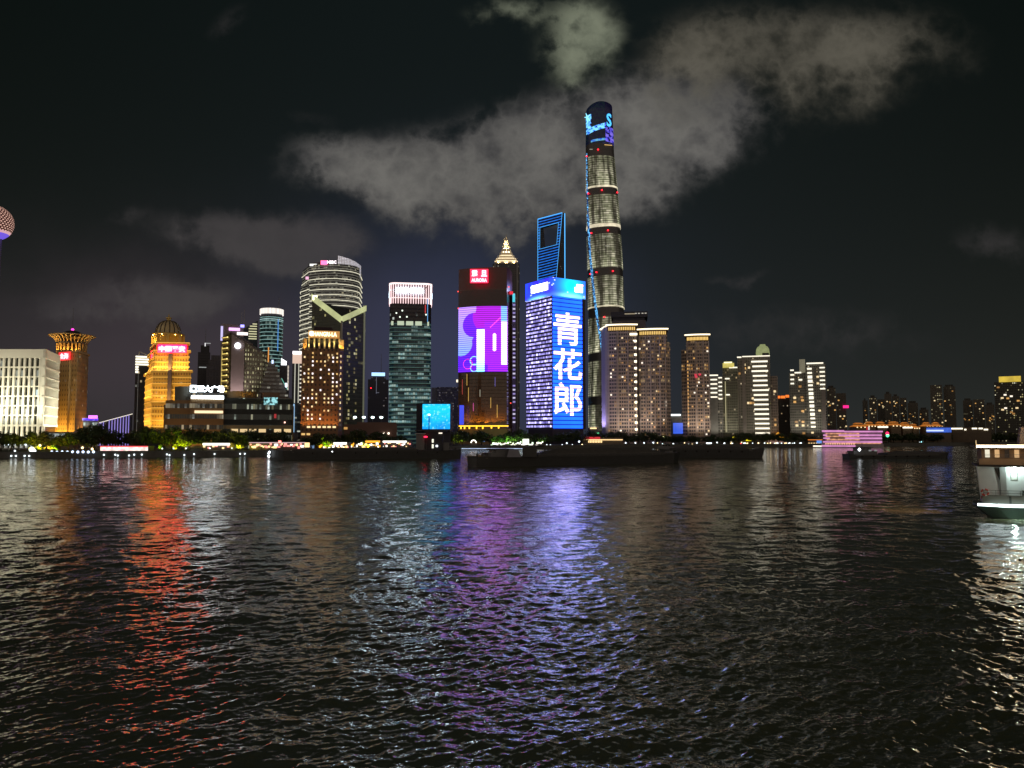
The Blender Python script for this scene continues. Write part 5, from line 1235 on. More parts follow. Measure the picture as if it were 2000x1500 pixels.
ROOMS = [emit('home_amber', (255, 190, 100), .7), emit('home_cream', (255, 225, 170), 1.0), emit('home_gold', (235, 165, 75), .4), emit('home_white', (255, 240, 220), 1.3)]
def apartment(name, label, xa, xb, ytop, D0, lit, slabs, n_win, seed, left_flank=None, front_bulge=2.2, flank_to=None):
    """Curved-front apartment tower with a lit cornice: piers, storey lines and lit rooms."""
    X = lambda x: WX(x, D0, 740); z = lambda y: WZ(y, D0)
    t = thing(name, X((xa + xb) / 2), D0 + 14, label, 'apartment tower', 'apartment towers with lit curved cornices')
    ar = arc((X(xa), D0), (X(xb), D0), front_bulge, 8)
    back = [(X(xb), D0 + 26), (X(xa), D0 + 26)]
    g = facade('apartment_%d' % seed, (.40, .32, .28), (.035, .04, .06), 2.6, 4.0, .72, .60, lit * .7, ((255, 180, 85), (255, 215, 150)), .5, seed, .035, (120, 85, 60), floors=.35, group=2, stripe=((170, 140, 120), .07, .16))  # storey lines and dark panes get a faint glow to brighten the front
    pprism('body', t, ar + back, GZ, z(ytop + 14), g, DARKROOF)
    pprism('top_gallery', t, [(p[0], p[1] + .9) for p in ar] + back, z(ytop + 14), z(ytop + 4), paint('gallery_brown', (.16, .10, .05)), DARKROOF)
    gal = emit('gallery_light', (250, 205, 110), 1.0)
    for i in range(1, len(ar) * 2 - 2):
        p = ar[i // 2] if i % 2 == 0 else ((ar[i // 2][0] + ar[i // 2 + 1][0]) / 2, (ar[i // 2][1] + ar[i // 2 + 1][1]) / 2)
        block('gallery_lamp', t, (p[0], p[1] + .5, z(ytop + 9)), (1.2, .5, (z(ytop + 5) - z(ytop + 12)) * .9), gal)
    rim = offset(ar + back, 1.3)
    cor = pprism('cornice', t, rim, z(ytop + 4), z(ytop + 2.6), paint('cornice_tan', (.45, .38, .28)), DARKROOF, bottom=True)
    e = [(p[0], p[1]) for p in offset(ar + back, 1.5) if p[1] < D0 + 8]
    e.sort()
    mb = MB()
    for a, b in zip(e, e[1:]): mb.bar((a[0], a[1] - .3, z(ytop + 1.6)), (b[0], b[1] - .3, z(ytop + 1.6)), .75, emit('cornice_light', (255, 236, 195), 2.4), 5)
    mb.build('cornice_light', t)
    for k, (sa, sb) in enumerate(zip(slabs, slabs[1:])):
        if k % 2 == 0:
            fa, fb = (sa - xa) / (xb - xa), (sb - xa) / (xb - xa); ya, yb = [D0 - front_bulge * 4 * f * (1 - f) for f in (fa, fb)]
            pprism('bay', t, [(X(sa) + 1.0, ya - 1.5), (X(sb) - 1.0, yb - 1.5), (X(sb) - 1.0, yb + .5), (X(sa) + 1.0, ya + .5)], GZ, z(ytop + 22 + 6 * k), g, DARKROOF)
    pier = paint('pier_mauve', (.42, .36, .36), .7, .1)
    for x in slabs:
        f = (x - xa) / (xb - xa); py = D0 - front_bulge * 4 * f * (1 - f)
        block('pier', t, (X(x), py - .2, (GZ + z(ytop + 14)) / 2), (1.3, 1.2, z(ytop + 14) - GZ), pier)
    zs = [4.0 * k + 2.0 for k in range(3, int(z(ytop + 20) / 4.0))]
    us = [1.3 + 2.6 * k for k in range(int((X(xb) - X(xa)) / 2.6))]
    cells = [(u, zz) for u in us for zz in zs]; rnd.shuffle(cells)
    for u, zz in cells[:int(n_win * .6)]:
        f = u / (X(xb) - X(xa)); py = D0 - front_bulge * 4 * f * (1 - f)
        sl = math.atan2(-front_bulge * 4 * (1 - 2 * f), X(xb) - X(xa))
        block('window', t, (X(xa) + u, py - .12 - (1.5 if any(sa < xa + f * (xb - xa) < sb for sa, sb in list(zip(slabs, slabs[1:]))[::2]) else 0), zz), (1.9, .3, 1.7), rnd.choice(ROOMS), sl)
    floods((X(xa), D0 - 2), (X(xb), D0 - 2), GZ + 4, 3, 1.7e4, (255, 232, 205), 26, 70, 3, 110)
    return t, X, z
def apartments():
    t, X, z = apartment('apartment_tower', 'apartment tower with a curved lit cornice and a pale blank flank wall', 1186, 1243, 633, 860.0, .10, (1188, 1206, 1226, 1242), 34, 111)
    part('flank_wall', t, lambda m: m.prism([(X(1173.5), 872), (X(1181.5), 860.6), (X(1186), 860.2), (X(1186), 884), (X(1175), 888)], GZ, z(638), paint('flank_lilac', (.34, .31, .36), .8, .05), DARKROOF))
    part('cornice_light', t, lambda m: m.bar((X(1171.5), 872, z(640)), (X(1187), 858.2, z(635)), .9, emit('cornice_light', (255, 236, 195), 2.4), 5))
    floods((X(1173.5), 872), (X(1181.5), 860.6), z(846), 2, 3.5e4, (190, 175, 255), 12, 50, 2, 100)
    # recess with one lit landing per two storeys
    mb = MB(); mb.prism([(X(1233), 860.5), (X(1246), 860.5), (X(1246), 882), (X(1233), 882)], GZ, z(651), paint('recess_brown', (.10, .075, .065)), DARKROOF); mb.build('stair_recess', t)
    for k in range(15): block('landing_light', t, (X(1240), 858.4, z(667 + 13.2 * k)), (3.8, .6, 2.4), emit('landing_cream', (255, 242, 205), 2.4))
    block('landing_light', t, (X(1237.5), 858.2, z(653.5)), (8.4, .8, 2.2), emit('landing_cream', (255, 242, 205), 2.4))
    t, X, z = apartment('apartment_tower', 'brown apartment tower with many amber rooms and a lit cornice beside the stair lights', 1247, 1303, 641.5, 860.0, .22, (1249, 1261, 1270, 1279, 1288, 1299), 62, 113)
    part('side_wing', t, lambda m: m.prism([(X(1300), 862), (X(1309), 866), (X(1309), 884), (X(1300), 884)], GZ, z(668), MATS['apartment_113'], DARKROOF))
    t, X, z = apartment('apartment_tower', 'lone apartment tower with a golden cornice and pink light patches beside the small blue screen', 1340, 1385, 652.5, 890.0, .26, (1342, 1359, 1373, 1384), 52, 115)
    part('side_wing', t, lambda m: m.prism([(X(1330), 896), (X(1340), 891), (X(1340), 914), (X(1330), 914)], GZ, z(682), MATS['apartment_115'], DARKROOF))
    for k in range(19): block('landing_light', t, (X(1343.5), 888.6, z(706 + 7.0 * k)), (2.0, .5, 2.0), emit('landing_orange', (245, 180, 90), .9))
    for x, y in ((1358, 733), (1366, 732.5), (1359, 737)): block('pink_light', t, (X(x), 882.6, z(y)), (3.0, .6, 2.2), emit('patch_crimson', (220, 30, 70), .9))
    D0 = 900.0; X = lambda x: WX(x, D0, 820); z = lambda y: WZ(y, D0)
    t = thing('small_screen_house', X(1322), D0 + 8, 'low building with a plain royal blue screen and a white light bar', 'building')
    pprism('body', t, [(X(1308), D0), (X(1333), D0), (X(1333), D0 + 16), (X(1308), D0 + 16)], GZ, z(808), paint('house_sage', (.13, .14, .14)), DARKROOF)
    block('light_bar', t, (X(1319), D0 - .6, z(810.5)), (X(1329.5) - X(1309), .8, 1.9), emit('bar_icewhite', (240, 250, 255), 2.2))
    block('screen', t, (X(1324), D0 - .5, z(836.5)), (X(1334) - X(1315), .6, z(826) - z(847)), emit('screen_royal', (50, 100, 240), .9, .2, .2))
apartments()

# residential towers farther down the river
def strip_tower():
    def mk(name, label, xa, xb, yt, D0, wall, lit, s, seed, cap=None, cols=((255, 215, 150), (250, 235, 200)), group=None, cat='tower', dim=.006, cw=2.6):
        X = lambda x: WX(x, D0, 770); z = lambda y: WZ(y, D0)
        t = thing(name, X((xa + xb) / 2), D0 + 12, label, cat, group)
        g = facade('resi_%d' % seed, wall, (.03, .033, .03), cw, 3.3, .55, .5, lit, cols, s, seed, dim, (110, 100, 75), floors=.15)
        pprism('body', t, [(X(xa), D0), (X(xb), D0), (X(xb), D0 + 24), (X(xa), D0 + 24)], GZ, z(yt), g, DARKROOF)
        if D0 < 990: floods((X(xa), D0 - 2), (X(xb), D0 - 2), GZ + 4, 2, 1.1e4, (235, 225, 205), 20, 55, 3, 105)  # floodlights added to brighten these dim fronts
        return t, X, z
    line = emit('balcony_white', (255, 246, 222), 1.3)
    t, X, z = mk('striped_balcony_block', 'grey block with short white balcony lights beside the lone apartment tower', 1384.5, 1412, 737, 930.0, (.24, .24, .225), .10, .8, 121)
    for k, y in enumerate((733, 741.5, 750, 758.5, 767, 775.5)): block('balcony_light', t, (X(1394.5), 929.2, z(y)), (X(1402) - X(1385 if k == 0 else 1389), .6, 1.6), line)
    for y in (738, 747, 755, 763, 771, 779): block('balcony_light', t, (X(1407), 929.2, z(y)), (X(1411) - X(1404), .6, 1.5), line)
    part('front_bay', t, lambda m: m.prism([(X(1387), 928), (X(1402), 928), (X(1402), 930), (X(1387), 930)], GZ, z(778), paint('bay_grey', (.22, .22, .21))))
    t, X, z = mk('yellow_crowned_block', 'grey block with a rounded yellow green lit crown between two striped blocks', 1412, 1442, 718, 950.0, (.26, .26, .2), .10, .9, 123)
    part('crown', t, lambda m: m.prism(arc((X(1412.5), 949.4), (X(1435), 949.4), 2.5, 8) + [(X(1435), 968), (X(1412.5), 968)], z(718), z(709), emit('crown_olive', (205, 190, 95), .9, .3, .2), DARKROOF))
    block('crown_light', t, (X(1423), 945, z(708.5)), (10, 1, 1.4), emit('crown_straw', (252, 244, 185), 1.8)); block('roof_light', t, (X(1433), 948.8, z(718)), (X(1441) - X(1425), .8, 1.4), line)
    for y, w in ((739.5, 1), (771, 1)): block('balcony_light', t, (X(1421), 949.2, z(y)), (5.6, .6, 1.6), line)
    part('edge_light', t, lambda m: m.box((X(1417), 949.0, (z(745) + z(844)) / 2), (1.0, .6, z(745) - z(844)), emit('edge_khaki', (215, 205, 155), .55)))
    t, X, z = mk('domed_striped_tower', 'tower with stacked white balcony lights and a green lit roof dome', 1441, 1519, 735, 910.0, (.24, .20, .17), .10, .9, 125)
    part('tall_front', t, lambda m: m.prism([(X(1448.5), 908), (X(1505), 908), (X(1505), 932), (X(1448.5), 932)], GZ, z(696), facade('resi_125b', (.2, .19, .16), (.025, .03, .025), 2.6, 3.3, .5, .5, .05, ((255, 215, 150), (250, 235, 200)), .9, 126, .006, (110, 100, 75), floors=.1), DARKROOF))
    part('left_bay', t, lambda m: m.prism([(X(1441.5), 909), (X(1449), 908.5), (X(1449), 928), (X(1441.5), 928)], GZ, z(697), MATS['resi_125b'], DARKROOF))
    for k in range(16): block('balcony_light', t, (X(1484.5 + .22 * k), 907.3, z(706.5 + 9.3 * k)), (X(1499) - X(1467 if k in (0, 2, 6) else 1471), .7, 1.9), line)
    block('roof_light', t, (X(1478), 907.2, z(696)), (X(1504) - X(1450), .8, 1.1), line); block('roof_light', t, (X(1445), 908, z(697)), (X(1449.5) - X(1441), .8, 1.4), line)
    part('glass_dome', t, lambda m: m.lathe((X(1491.5), 920), [(8.1, z(695)), (8.3, z(688)), (7.8, z(681)), (6.3, z(676.5)), (3.8, z(674)), (3.3, z(672)), (3.3, z(671.4))], emit('dome_sage', (178, 190, 125), .5, .35, .3), 20))
    block('dome_sill', t, (X(1497), 911, z(692)), (8, .8, 3), paint('sill_dark', (.03, .03, .025)))
    for x, y in ((1455, 712), (1456, 719), (1455, 727), (1464, 718), (1445, 729), (1461, 787), (1466, 787), (1471, 787), (1513, 820), (1513, 830), (1513, 765), (1470, 778)): block('window', t, (X(x), 907.6 if x < 1505 else 909.4, z(y)), (2.5, .4, 2.5), ROOMS[(int(x) + int(y)) % 3])
    part('corner_pier', t, lambda m: m.box((X(1453), 907.4, (GZ + z(700)) / 2), (3.4, 1.0, z(700) - GZ), paint('pier_taupe', (.2, .18, .165))))
    t, X, z = mk('orange_signed_block', 'dark low block with an orange rooftop sign', 1516, 1543, 777, 1000.0, (.06, .055, .05), .06, .6, 127)
    for a, b in ((1517, 1524), (1525, 1533), (1534, 1541)): block('roof_sign', t, ((X(a) + X(b)) / 2, 999.4, z(774 if a > 1530 else 775.5)), (X(b) - X(a), .8, 3.2), emit('sign_orange', (250, 120, 40), 1.4))
    t, X, z = mk('dark_block_with_corner_lights', 'dark residential block with lit corner balconies and a bare lit fin on its roof', 1542, 1574, 728, 950.0, (.2, .2, .18), .08, .9, 129)
    for y in (723, 732, 741, 749): block('balcony_light', t, (X(1548), 949.1, z(y)), (4.4, .8, 1.7), line)
    for x, w in ((1556, 4), (1562, 5)): block('roof_light', t, (X(x), 949.0, z(728)), (w, .8, 1.6), line)
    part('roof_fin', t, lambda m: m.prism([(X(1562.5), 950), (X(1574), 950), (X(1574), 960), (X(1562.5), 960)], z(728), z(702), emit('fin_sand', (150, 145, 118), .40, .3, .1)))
    for y in (742,): block('balcony_light', t, (X(1564), 949.1, z(y)), (4.5, .8, 1.8), line)
    for x, y in ((1552, 777), (1552, 785), (1566, 776), (1567, 782), (1567, 803), (1554, 824), (1555, 831), (1567, 824), (1567, 831), (1568, 846), (1563, 755)): block('window', t, (X(x), 949.4, z(y)), (3.4, .4, 2.6), ROOMS[(int(x) + int(y)) % 3])
    t, X, z = mk('ladder_lit_tower', 'dark tower with a ladder of white balcony lights and a lit roof edge', 1574, 1614, 711, 940.0, (.19, .19, .17), .05, .9, 131)
    for k in range(15): block('balcony_light', t, (X(1582 + .35 * k), 939.1, z(720 + 8.1 * k)), (X(1590) - X(1581), .8, 3.5 if k in (2, 3, 6, 7, 9, 11) else 2.1), line)
    for k in range(6): block('balcony_light', t, (X(1607), 939.1, z(718.5 + 8.2 * k)), (X(1612) - X(1602), .8, 1.6), line)
    block('roof_light', t, (X(1593), 939.0, z(709.5)), (X(1610) - X(1577), .8, 1.6), line)
    part('blank_pier', t, lambda m: m.box((X(1608.5), 939.0, (GZ + z(762)) / 2), (5.0, 1.2, z(762) - GZ), paint('pier_fawn', (.2, .18, .175))))
    for x, y in ((1598, 736), (1598, 749), (1600, 802), (1585, 845)): block('window', t, (X(x), 939.4, z(y)), (3, .4, 2.2), ROOMS[1])
    # dim blocks far downriver
    G = 'dim apartment blocks far downriver'
    far = [(1615, 1632, 757, 1100, .20, 'dim block beside the ladder lit tower'), (1633, 1652, 768, 1150, .22, 'dim block under the magenta roof light'),
           (1684, 1694, 782, 1600, .15, 'narrow dim block standing first behind the pink cruise ship'), (1697, 1712, 776, 1500, .18, 'dim block behind the stern of the pink cruise ship'),
           (1713, 1727, 780, 1650, .16, 'low dim block beside the tallest of the far middle blocks'), (1727, 1741, 769, 1550, .10, 'tallest plain block of the far middle blocks'), (1742, 1756, 774, 1600, .2, 'dim block just beyond the tallest far middle block'),
           (1757, 1770, 777, 1700, .2, 'dim block among the far middle blocks with a cluster of white rooms'), (1772, 1792, 787, 1650, .2, 'lowest dim block above the gold roofed pavilions'), (1794, 1812, 800, 1700, .15, 'small dim block before the twin tall blocks'),
           (1817, 1840, 752, 1250, .30, 'tall block with many lit rooms, first of the twin tall blocks'), (1843, 1866, 755, 1270, .16, 'darker of the twin tall blocks'), (1880, 1899, 782, 1500, .22, 'low lit block above the white quay lights'),
           (1900, 1922, 780, 1450, .20, 'dim block above the white quay lights near the yellow crowned office'), (1923, 1941, 790, 1400, .18, 'small dark block next to the yellow crowned office')]
    for i, (xa, xb, yt, D0, lit, lab) in enumerate(far):
        t, X, z = mk('apartment_block', lab, xa, xb, yt, float(D0), (.11, .10, .08), lit * .55, .5, 140 + i, None, ((255, 235, 180), (235, 225, 175)), G, 'apartment block', .006, 3.4)
        if i % 3 != 1: pprism('roof_house', t, [(X(xa + 3), D0 + 4), (X(xb - 4), D0 + 4), (X(xb - 4), D0 + 16), (X(xa + 3), D0 + 16)], z(yt), z(yt - 4), paint('roof_house', (.05, .048, .04)))
        for _ in range(5):
            x, y = rnd.uniform(xa + 1, xb - 1), rnd.uniform(yt + 6, 835); block('window', t, (X(x), D0 - .3, z(y)), (2.4, .4, 1.8), ROOMS[rnd.randrange(3)])
    D0 = 1148.0; block('roof_light', bpy.data.objects['apartment_block.001'], (WX(1651, D0), D0, WZ(794.5, D0)), (8.5, .8, 4.0), emit('light_magenta', (245, 20, 130), 1.5))
    t, X, z = mk('yellow_crowned_office', 'dark office block crowned by a wide yellow light band', 1942, 2001, 746, 1100.0, (.05, .05, .04), .16, .9, 170, None, ((255, 235, 150), (245, 240, 210)), None, 'office block')
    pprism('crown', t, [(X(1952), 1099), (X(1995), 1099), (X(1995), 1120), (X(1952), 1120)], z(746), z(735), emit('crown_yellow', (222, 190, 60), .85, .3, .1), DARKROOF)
    for x, y in ((1950, 756), (1957, 777), (1963, 771), (1968, 778), (1975, 774), (1963, 797), (1978, 808), (1974, 805), (1957, 800), (1985, 797), (1988, 783)): block('window', t, (X(x), 1099.5, z(y)), (4.0, .5, 2.2), ROOMS[(int(x)) % 4])
strip_tower()

# gold-roofed pavilions on the far quay
def roof_hip(m, xa, xb, y0, y1, za, zb, mat, k=.28):
    w, d = xb - xa, y1 - y0
    m.prism([(xa, y0), (xb, y0), (xb, y1), (xa, y1)], za, zb, mat, poly1=[(xa + w * k, y0 + d * .42), (xb - w * k, y0 + d * .42), (xb - w * k, y1 - d * .42), (xa + w * k, y1 - d * .42)], bottom=True)
def pavilions():
    G = 'gold roofed pavilions on the far quay'
    gold = emit('roof_gold_glow', (225, 130, 35), .5, .9, .3); body = paint('pavilion_wall', (.12, .09, .06))  # light on the roofs is put in as a glow of their own
    D0 = 1000.0; X = lambda x: WX(x, D0, 830); z = lambda y: WZ(y, D0)
    spec = [(1669, 1694, 829, 'first gold roofed pavilion above the pink cruise ship'), (1693, 1713, 827, 'gold roofed pavilion with a red and white banner under it'), (1714, 1736, 827, 'gold roofed pavilion with a white lit porch'),
            (1740, 1763, 826.5, 'gold roofed pavilion midway along the far quay'), (1763, 1784, 828, 'gold roofed pavilion with a long white lit porch'), (1783, 1798, 831, 'smallest gold roofed pavilion before the blue sign'),
            (1807, 1825, 828, 'gold roofed pavilion above the blue sign'), (1826, 1843, 828, 'gold roofed pavilion above the far end of the blue sign')]
    for xa, xb, y, lab in spec:
        t = thing('gold_roofed_pavilion', X((xa + xb) / 2), D0 + 8, lab, 'pavilion', G)
        pprism('hall', t, [(X(xa + 2), D0 + 2), (X(xb - 2), D0 + 2), (X(xb - 2), D0 + 16), (X(xa + 2), D0 + 16)], GZ, z(y + 4), body)
        part('lower_roof', t, lambda m: roof_hip(m, X(xa), X(xb), D0, D0 + 18, z(y + 4.5), z(y + .5), gold, .2))
        part('upper_roof', t, lambda m: (m.prism([(X(xa + 6), D0 + 5), (X(xb - 6), D0 + 5), (X(xb - 6), D0 + 13), (X(xa + 6), D0 + 13)], z(y + .5), z(y - 1), body), roof_hip(m, X(xa + 4.5), X(xb - 4.5), D0 + 4, D0 + 14, z(y - 1), z(y - 3.6), gold, .2)))
        for k in range(3): block('eave_lamp', t, (X(xa + (xb - xa) * (.2 + .3 * k)), D0 - .6, z(y + 5.5)), (1.3, .5, 1.3), emit('eave_lamp', (255, 225, 170), 1.6))  # small lamps added to break up the even roof glow
        if xa in (1693,): part('banner', t, lambda m: (m.box((X(1693), D0 - .5, z(837)), (1.4, .3, 4.5), emit('banner_red', (210, 30, 40), .9)), m.box((X(1696.5), D0 - .5, z(837)), (1.6, .3, 4.5), emit('banner_pale', (235, 235, 240), .9))))
        if xa in (1714, 1763): block('porch_light', t, (X((xa + xb) / 2), D0 + 1, z(y + 7)), (X(xb - 1) - X(xa + 1), .8, 1.8), emit('porch_white', (250, 240, 215), 1.8))
    t = thing('blue_sign_hall', X(1826), D0 - 4, 'long low hall with a bright blue lit sign front', 'hall')
    pprism('body', t, [(X(1803), D0 - 6), (X(1852), D0 - 6), (X(1852), D0), (X(1803), D0)], GZ, z(833), body, DARKROOF)
    block('sign', t, (X(1828), D0 - 6.5, z(840)), (X(1852) - X(1804), .6, 6.0), emit('sign_cobalt', (40, 105, 235), .7, .5, .3)); block('sign_light', t, (X(1820), D0 - 7, z(841)), (X(1838) - X(1805), .5, 1.9), emit('sign_iceblue2', (200, 220, 255), 1.2))
    t = thing('white_light_gallery', X(1892), D0 + 2, 'long low gallery edged with white lights beyond the blue sign', 'building')
    pprism('body', t, [(X(1856), D0), (X(1935), D0), (X(1935), D0 + 8), (X(1856), D0 + 8)], GZ, z(835), body, DARKROOF)
    for a, b in ((1857, 1880), (1883, 1887), (1898, 1908), (1911, 1919), (1921, 1929)): block('light_bar', t, ((X(a) + X(b)) / 2, D0 - .5, z(837 + (2 if a in (1883, 1921) else 0))), (X(b) - X(a), .6, 1.8), emit('porch_white', (250, 240, 215), 1.8))
    # tent-roofed temple, gold eaves
    D0 = 885.0; X2 = lambda x: WX(x, D0, 850); z2 = lambda y: WZ(y, D0)
    t = thing('gold_spired_pavilion', X2(1523), D0 + 8, 'gold roofed pavilion with a pointed spire by the far quay', 'pavilion')
    gd = emit('roof_saffron_glow', (240, 160, 20), .95, .4, .4)  # roof and hall emit light themselves so that they look lit
    pprism('hall', t, [(X2(1508), D0 + 2), (X2(1538), D0 + 2), (X2(1538), D0 + 14), (X2(1508), D0 + 14)], GZ, z2(858), emit('hall_rose_glow', (170, 130, 120), .4, .8, .6))
    part('lower_roof', t, lambda m: roof_hip(m, X2(1505), X2(1540), D0, D0 + 16, z2(858.5), z2(852), gd, .22))
    part('spire', t, lambda m: m.prism([(X2(1516), D0 + 4), (X2(1533), D0 + 4), (X2(1533), D0 + 12), (X2(1516), D0 + 12)], z2(853), z2(844.5), gd, poly1=[(X2(1523.6), D0 + 7.6), (X2(1525.2), D0 + 7.6), (X2(1525.2), D0 + 8.4), (X2(1523.6), D0 + 8.4)]))
    for xa, xb, y, lab in ((1422, 1440, 853, 'yellow lit awning roof among the dark trees'), (1444, 1456, 859, 'small yellow lit kiosk roof under the dark trees')):
        t = thing('yellow_lit_kiosk', X2((xa + xb) / 2), D0 - 20, lab, 'kiosk')
        part('wall', t, lambda m: m.box(((X2(xa) + X2(xb)) / 2, D0 - 18, (GZ + z2(y + 2)) / 2), (X2(xb - 3) - X2(xa + 3), 4, z2(y + 2) - GZ), body))
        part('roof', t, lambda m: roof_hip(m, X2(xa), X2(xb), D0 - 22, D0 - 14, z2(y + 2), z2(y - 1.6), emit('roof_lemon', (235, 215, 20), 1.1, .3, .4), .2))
pavilions()

# lit riverside restaurants, halls and screens along the promenade
def riverside(name, label, xa, xb, yb, yt, D0, lamps, roof=None, cat='pavilion', wall=(.12, .10, .09), roofc=None):
    X = lambda x: WX(x, D0, yb); z = lambda y: WZ(y, D0)
    t = thing(name, X((xa + xb) / 2), D0 + 4, label, cat)
    pprism('body', t, [(X(xa), D0), (X(xb), D0), (X(xb), D0 + 8), (X(xa), D0 + 8)], GZ, z(yt), paint('wall_%s' % name, wall), roofc or DARKROOF)
    if roof: block('eave_light', t, ((X(roof[0]) + X(roof[1])) / 2, D0 - .7, z(roof[2])), (X(roof[1]) - X(roof[0]), 1.0, roof[3]), roof[4])
    for x, y, w, h, m in lamps: block('lamp', t, (X(x), D0 - .4, z(y)), (w, .6, h), m)
    return t, X, z
def quay_buildings():
    warm, white, pink = emit('quay_warm', (255, 215, 150), 1.6), emit('quay_white', (255, 248, 235), 2.4), emit('quay_pink', (255, 150, 140), 1.4)
    amber, blue = emit('quay_amber', (255, 170, 40), 1.6), emit('quay_blue', (90, 150, 235), 1.0)
    D = lambda x: bankD(x) + 20
    r = random.Random(4)
    # long white and pink lit pavilion
    m, nt, b = base_mat('lantern_wall'); P = position(nt); x, y, zz = sep(nt, P)
    n = wnoise(nt, comb(nt, (x / 1.5).floor(), (zz / 1.6).floor(), 0.0)); c = mix(nt, n.smooth(.55, .75), lin((255, 236, 225)), lin((250, 150, 160))); nt.links.new(c.s, b.inputs['Emission Color']); link(nt, n * 1.6 + .7, b.inputs['Emission Strength'])
    t, X, z = riverside('lantern_pavilion', 'long low pavilion with a glowing white and pink lattice front on the promenade', 197, 289, 884, 871, D(240), [])
    part('lattice_front', t, lambda mm: mm.box(((X(197) + X(289)) / 2, D(240) - .5, (z(883) + z(872.5)) / 2), (X(289) - X(197), .6, z(872.5) - z(883)), m)); block('eave_light', t, ((X(197) + X(289)) / 2, D(240) - .8, z(872)), (X(289) - X(197), .8, .6), emit('eave_red', (240, 60, 70), 1.2))
    t, X, z = riverside('glazed_pavilion', 'pale glazed pavilion below the white office block', 92, 143, 862, 845, 535.0, [], (86, 150, 845, 1.2, paint('eave_tan', (.3, .26, .2))))
    for k in range(9): block('window', t, (X(97 + 5.2 * k), 534.6, z(853.5)), (1.55, .5, 5.4), [emit('glazing_pale', (190, 205, 205), .55), emit('glazing_dim', (130, 145, 145), .35)][k % 3 == 1])
    t, X, z = riverside('canopy_terrace', 'terrace under a bright white canopy edge in front of dark trees', 397, 450, 880, 866, D(420), [(x, 873 + r.uniform(-2, 3), 1.2, 1.0, r.choice([warm, pink])) for x in (399, 408, 417, 423, 436, 446)], (397, 449, 867.5, 1.3, white))
    t, X, z = riverside('red_lit_restaurant', 'long restaurant with red and pink lamps under a thin white roof edge', 487, 596, 882, 864, D(530), [(490 + 3.6 * k + r.uniform(-1, 1), 868 + r.uniform(-1, 6), r.uniform(.8, 2.2), r.uniform(.7, 1.6), r.choice([pink, pink, warm, white])) for k in range(29)], (487, 596, 864.5, .5, emit('eave_rose', (230, 190, 195), .8)))
    block('rooftop_lamp', t, (X(547), D(530) - 1, z(863)), (1.6, .8, 1.6), emit('lamp_coral', (255, 130, 120), 3.0)); block('window', t, (X(600), D(530) - .5, z(869)), (3.0, .6, 3.0), warm)
    t, X, z = riverside('lamp_lit_cafe', 'cafe with a white fluted light front between dark round trees', 622, 681, 882, 864, D(650), [(625 + 2.6 * k, 870 + r.uniform(-3, 7), r.uniform(.7, 1.6), r.uniform(.8, 2.0), r.choice([warm, white, amber, pink])) for k in range(22)], (652, 677, 866, 1.4, white))
    block('blue_panel', t, (X(611), D(650) - 1, z(872)), (2.2, .6, 5.0), emit('panel_sky', (130, 165, 210), .7))
    t, X, z = riverside('amber_lit_terrace', 'terrace hung with amber and white lamps', 684, 745, 882, 866, D(715), [(686 + 2.2 * k, 870 + r.uniform(-4, 7), r.uniform(.7, 1.8), r.uniform(.8, 2.0), r.choice([warm, white, amber])) for k in range(26)], (714, 742, 862.5, 1.5, amber))
    t, X, z = riverside('white_edged_gallery', 'long gallery with a broken white roof light line', 733, 803, 882, 861, D(765), [(748 + 3.5 * k, 868 + r.uniform(-3, 6), r.uniform(.8, 1.6), r.uniform(.8, 1.5), r.choice([warm, white, pink])) for k in range(16)], (748, 794, 862.5, 1.3, white))
    t, X, z = riverside('red_roofed_boathouse', 'boathouse with a red roof edge and warm lamp line by the water', 1138, 1217, 866, 855, D(1175), [(1150 + 3.1 * k, 862.5, 1.0, 2.2, warm) for k in range(9)], (1139, 1216, 859, .8, warm))
    block('roof_light', t, ((X(1141) + X(1172)) / 2, D(1175) - .8, z(855.5)), (X(1172) - X(1141), 1, 2.2), emit('roof_scarlet', (200, 25, 45), 1.0))
    t, X, z = riverside('green_lit_kiosk', 'small kiosk with a green light strip under the tallest tower', 1150, 1170, 862, 835, 850.0, [(1159, 836.5, 7, 1.4, warm)], (1150, 1170, 846.5, 1.6, emit('strip_green', (90, 225, 150), 1.1)))
    t, X, z = riverside('garden_bandstand', 'white arched bandstand on the promenade between dark trees', 920, 930, 872, 866, D(925), [])
    def ach(mm):
        for k in range(8):
            a, b2 = math.pi * k / 8, math.pi * (k + 1) / 8; c = X(925); mm.bar((c + 2.4 * math.cos(a), D(925) - 1, z(865) + 2.4 * math.sin(a)), (c + 2.4 * math.cos(b2), D(925) - 1, z(865) + 2.4 * math.sin(b2)), .55, white, 5)
    part('arch_light', t, ach)
    t, X, z = riverside('bright_garden_stall', 'garden stall with very bright white lamps below lit green trees', 958, 1070, 872, 867, D(1010), [(960 + 3.0 * k + r.uniform(-1, 1), 867 + r.uniform(-4, 4), r.uniform(.9, 2.4), r.uniform(.9, 1.8), r.choice([white, white, emit('quay_mint', (225, 255, 215), 2.6)])) for k in range(34)])
    block('lamp', t, (X(1027), D(1010) - 1, z(862.5)), (5.5, .8, 4.6), emit('quay_glare', (250, 255, 235), 5.0)); block('blue_sign', t, (X(943), D(1010) - 1, z(861)), (3.2, .6, 1.6), blue)
    t, X, z = riverside('quay_gallery', 'low quay gallery under an orange roof line next to the pink cruise ship', 1578, 1606, 872, 858, D(1590), [(1580 + 5 * k, 866, 1.3, 1.3, warm) for k in range(5)], (1578, 1606, 859, .8, emit('line_orange', (240, 130, 40), 1.0)))
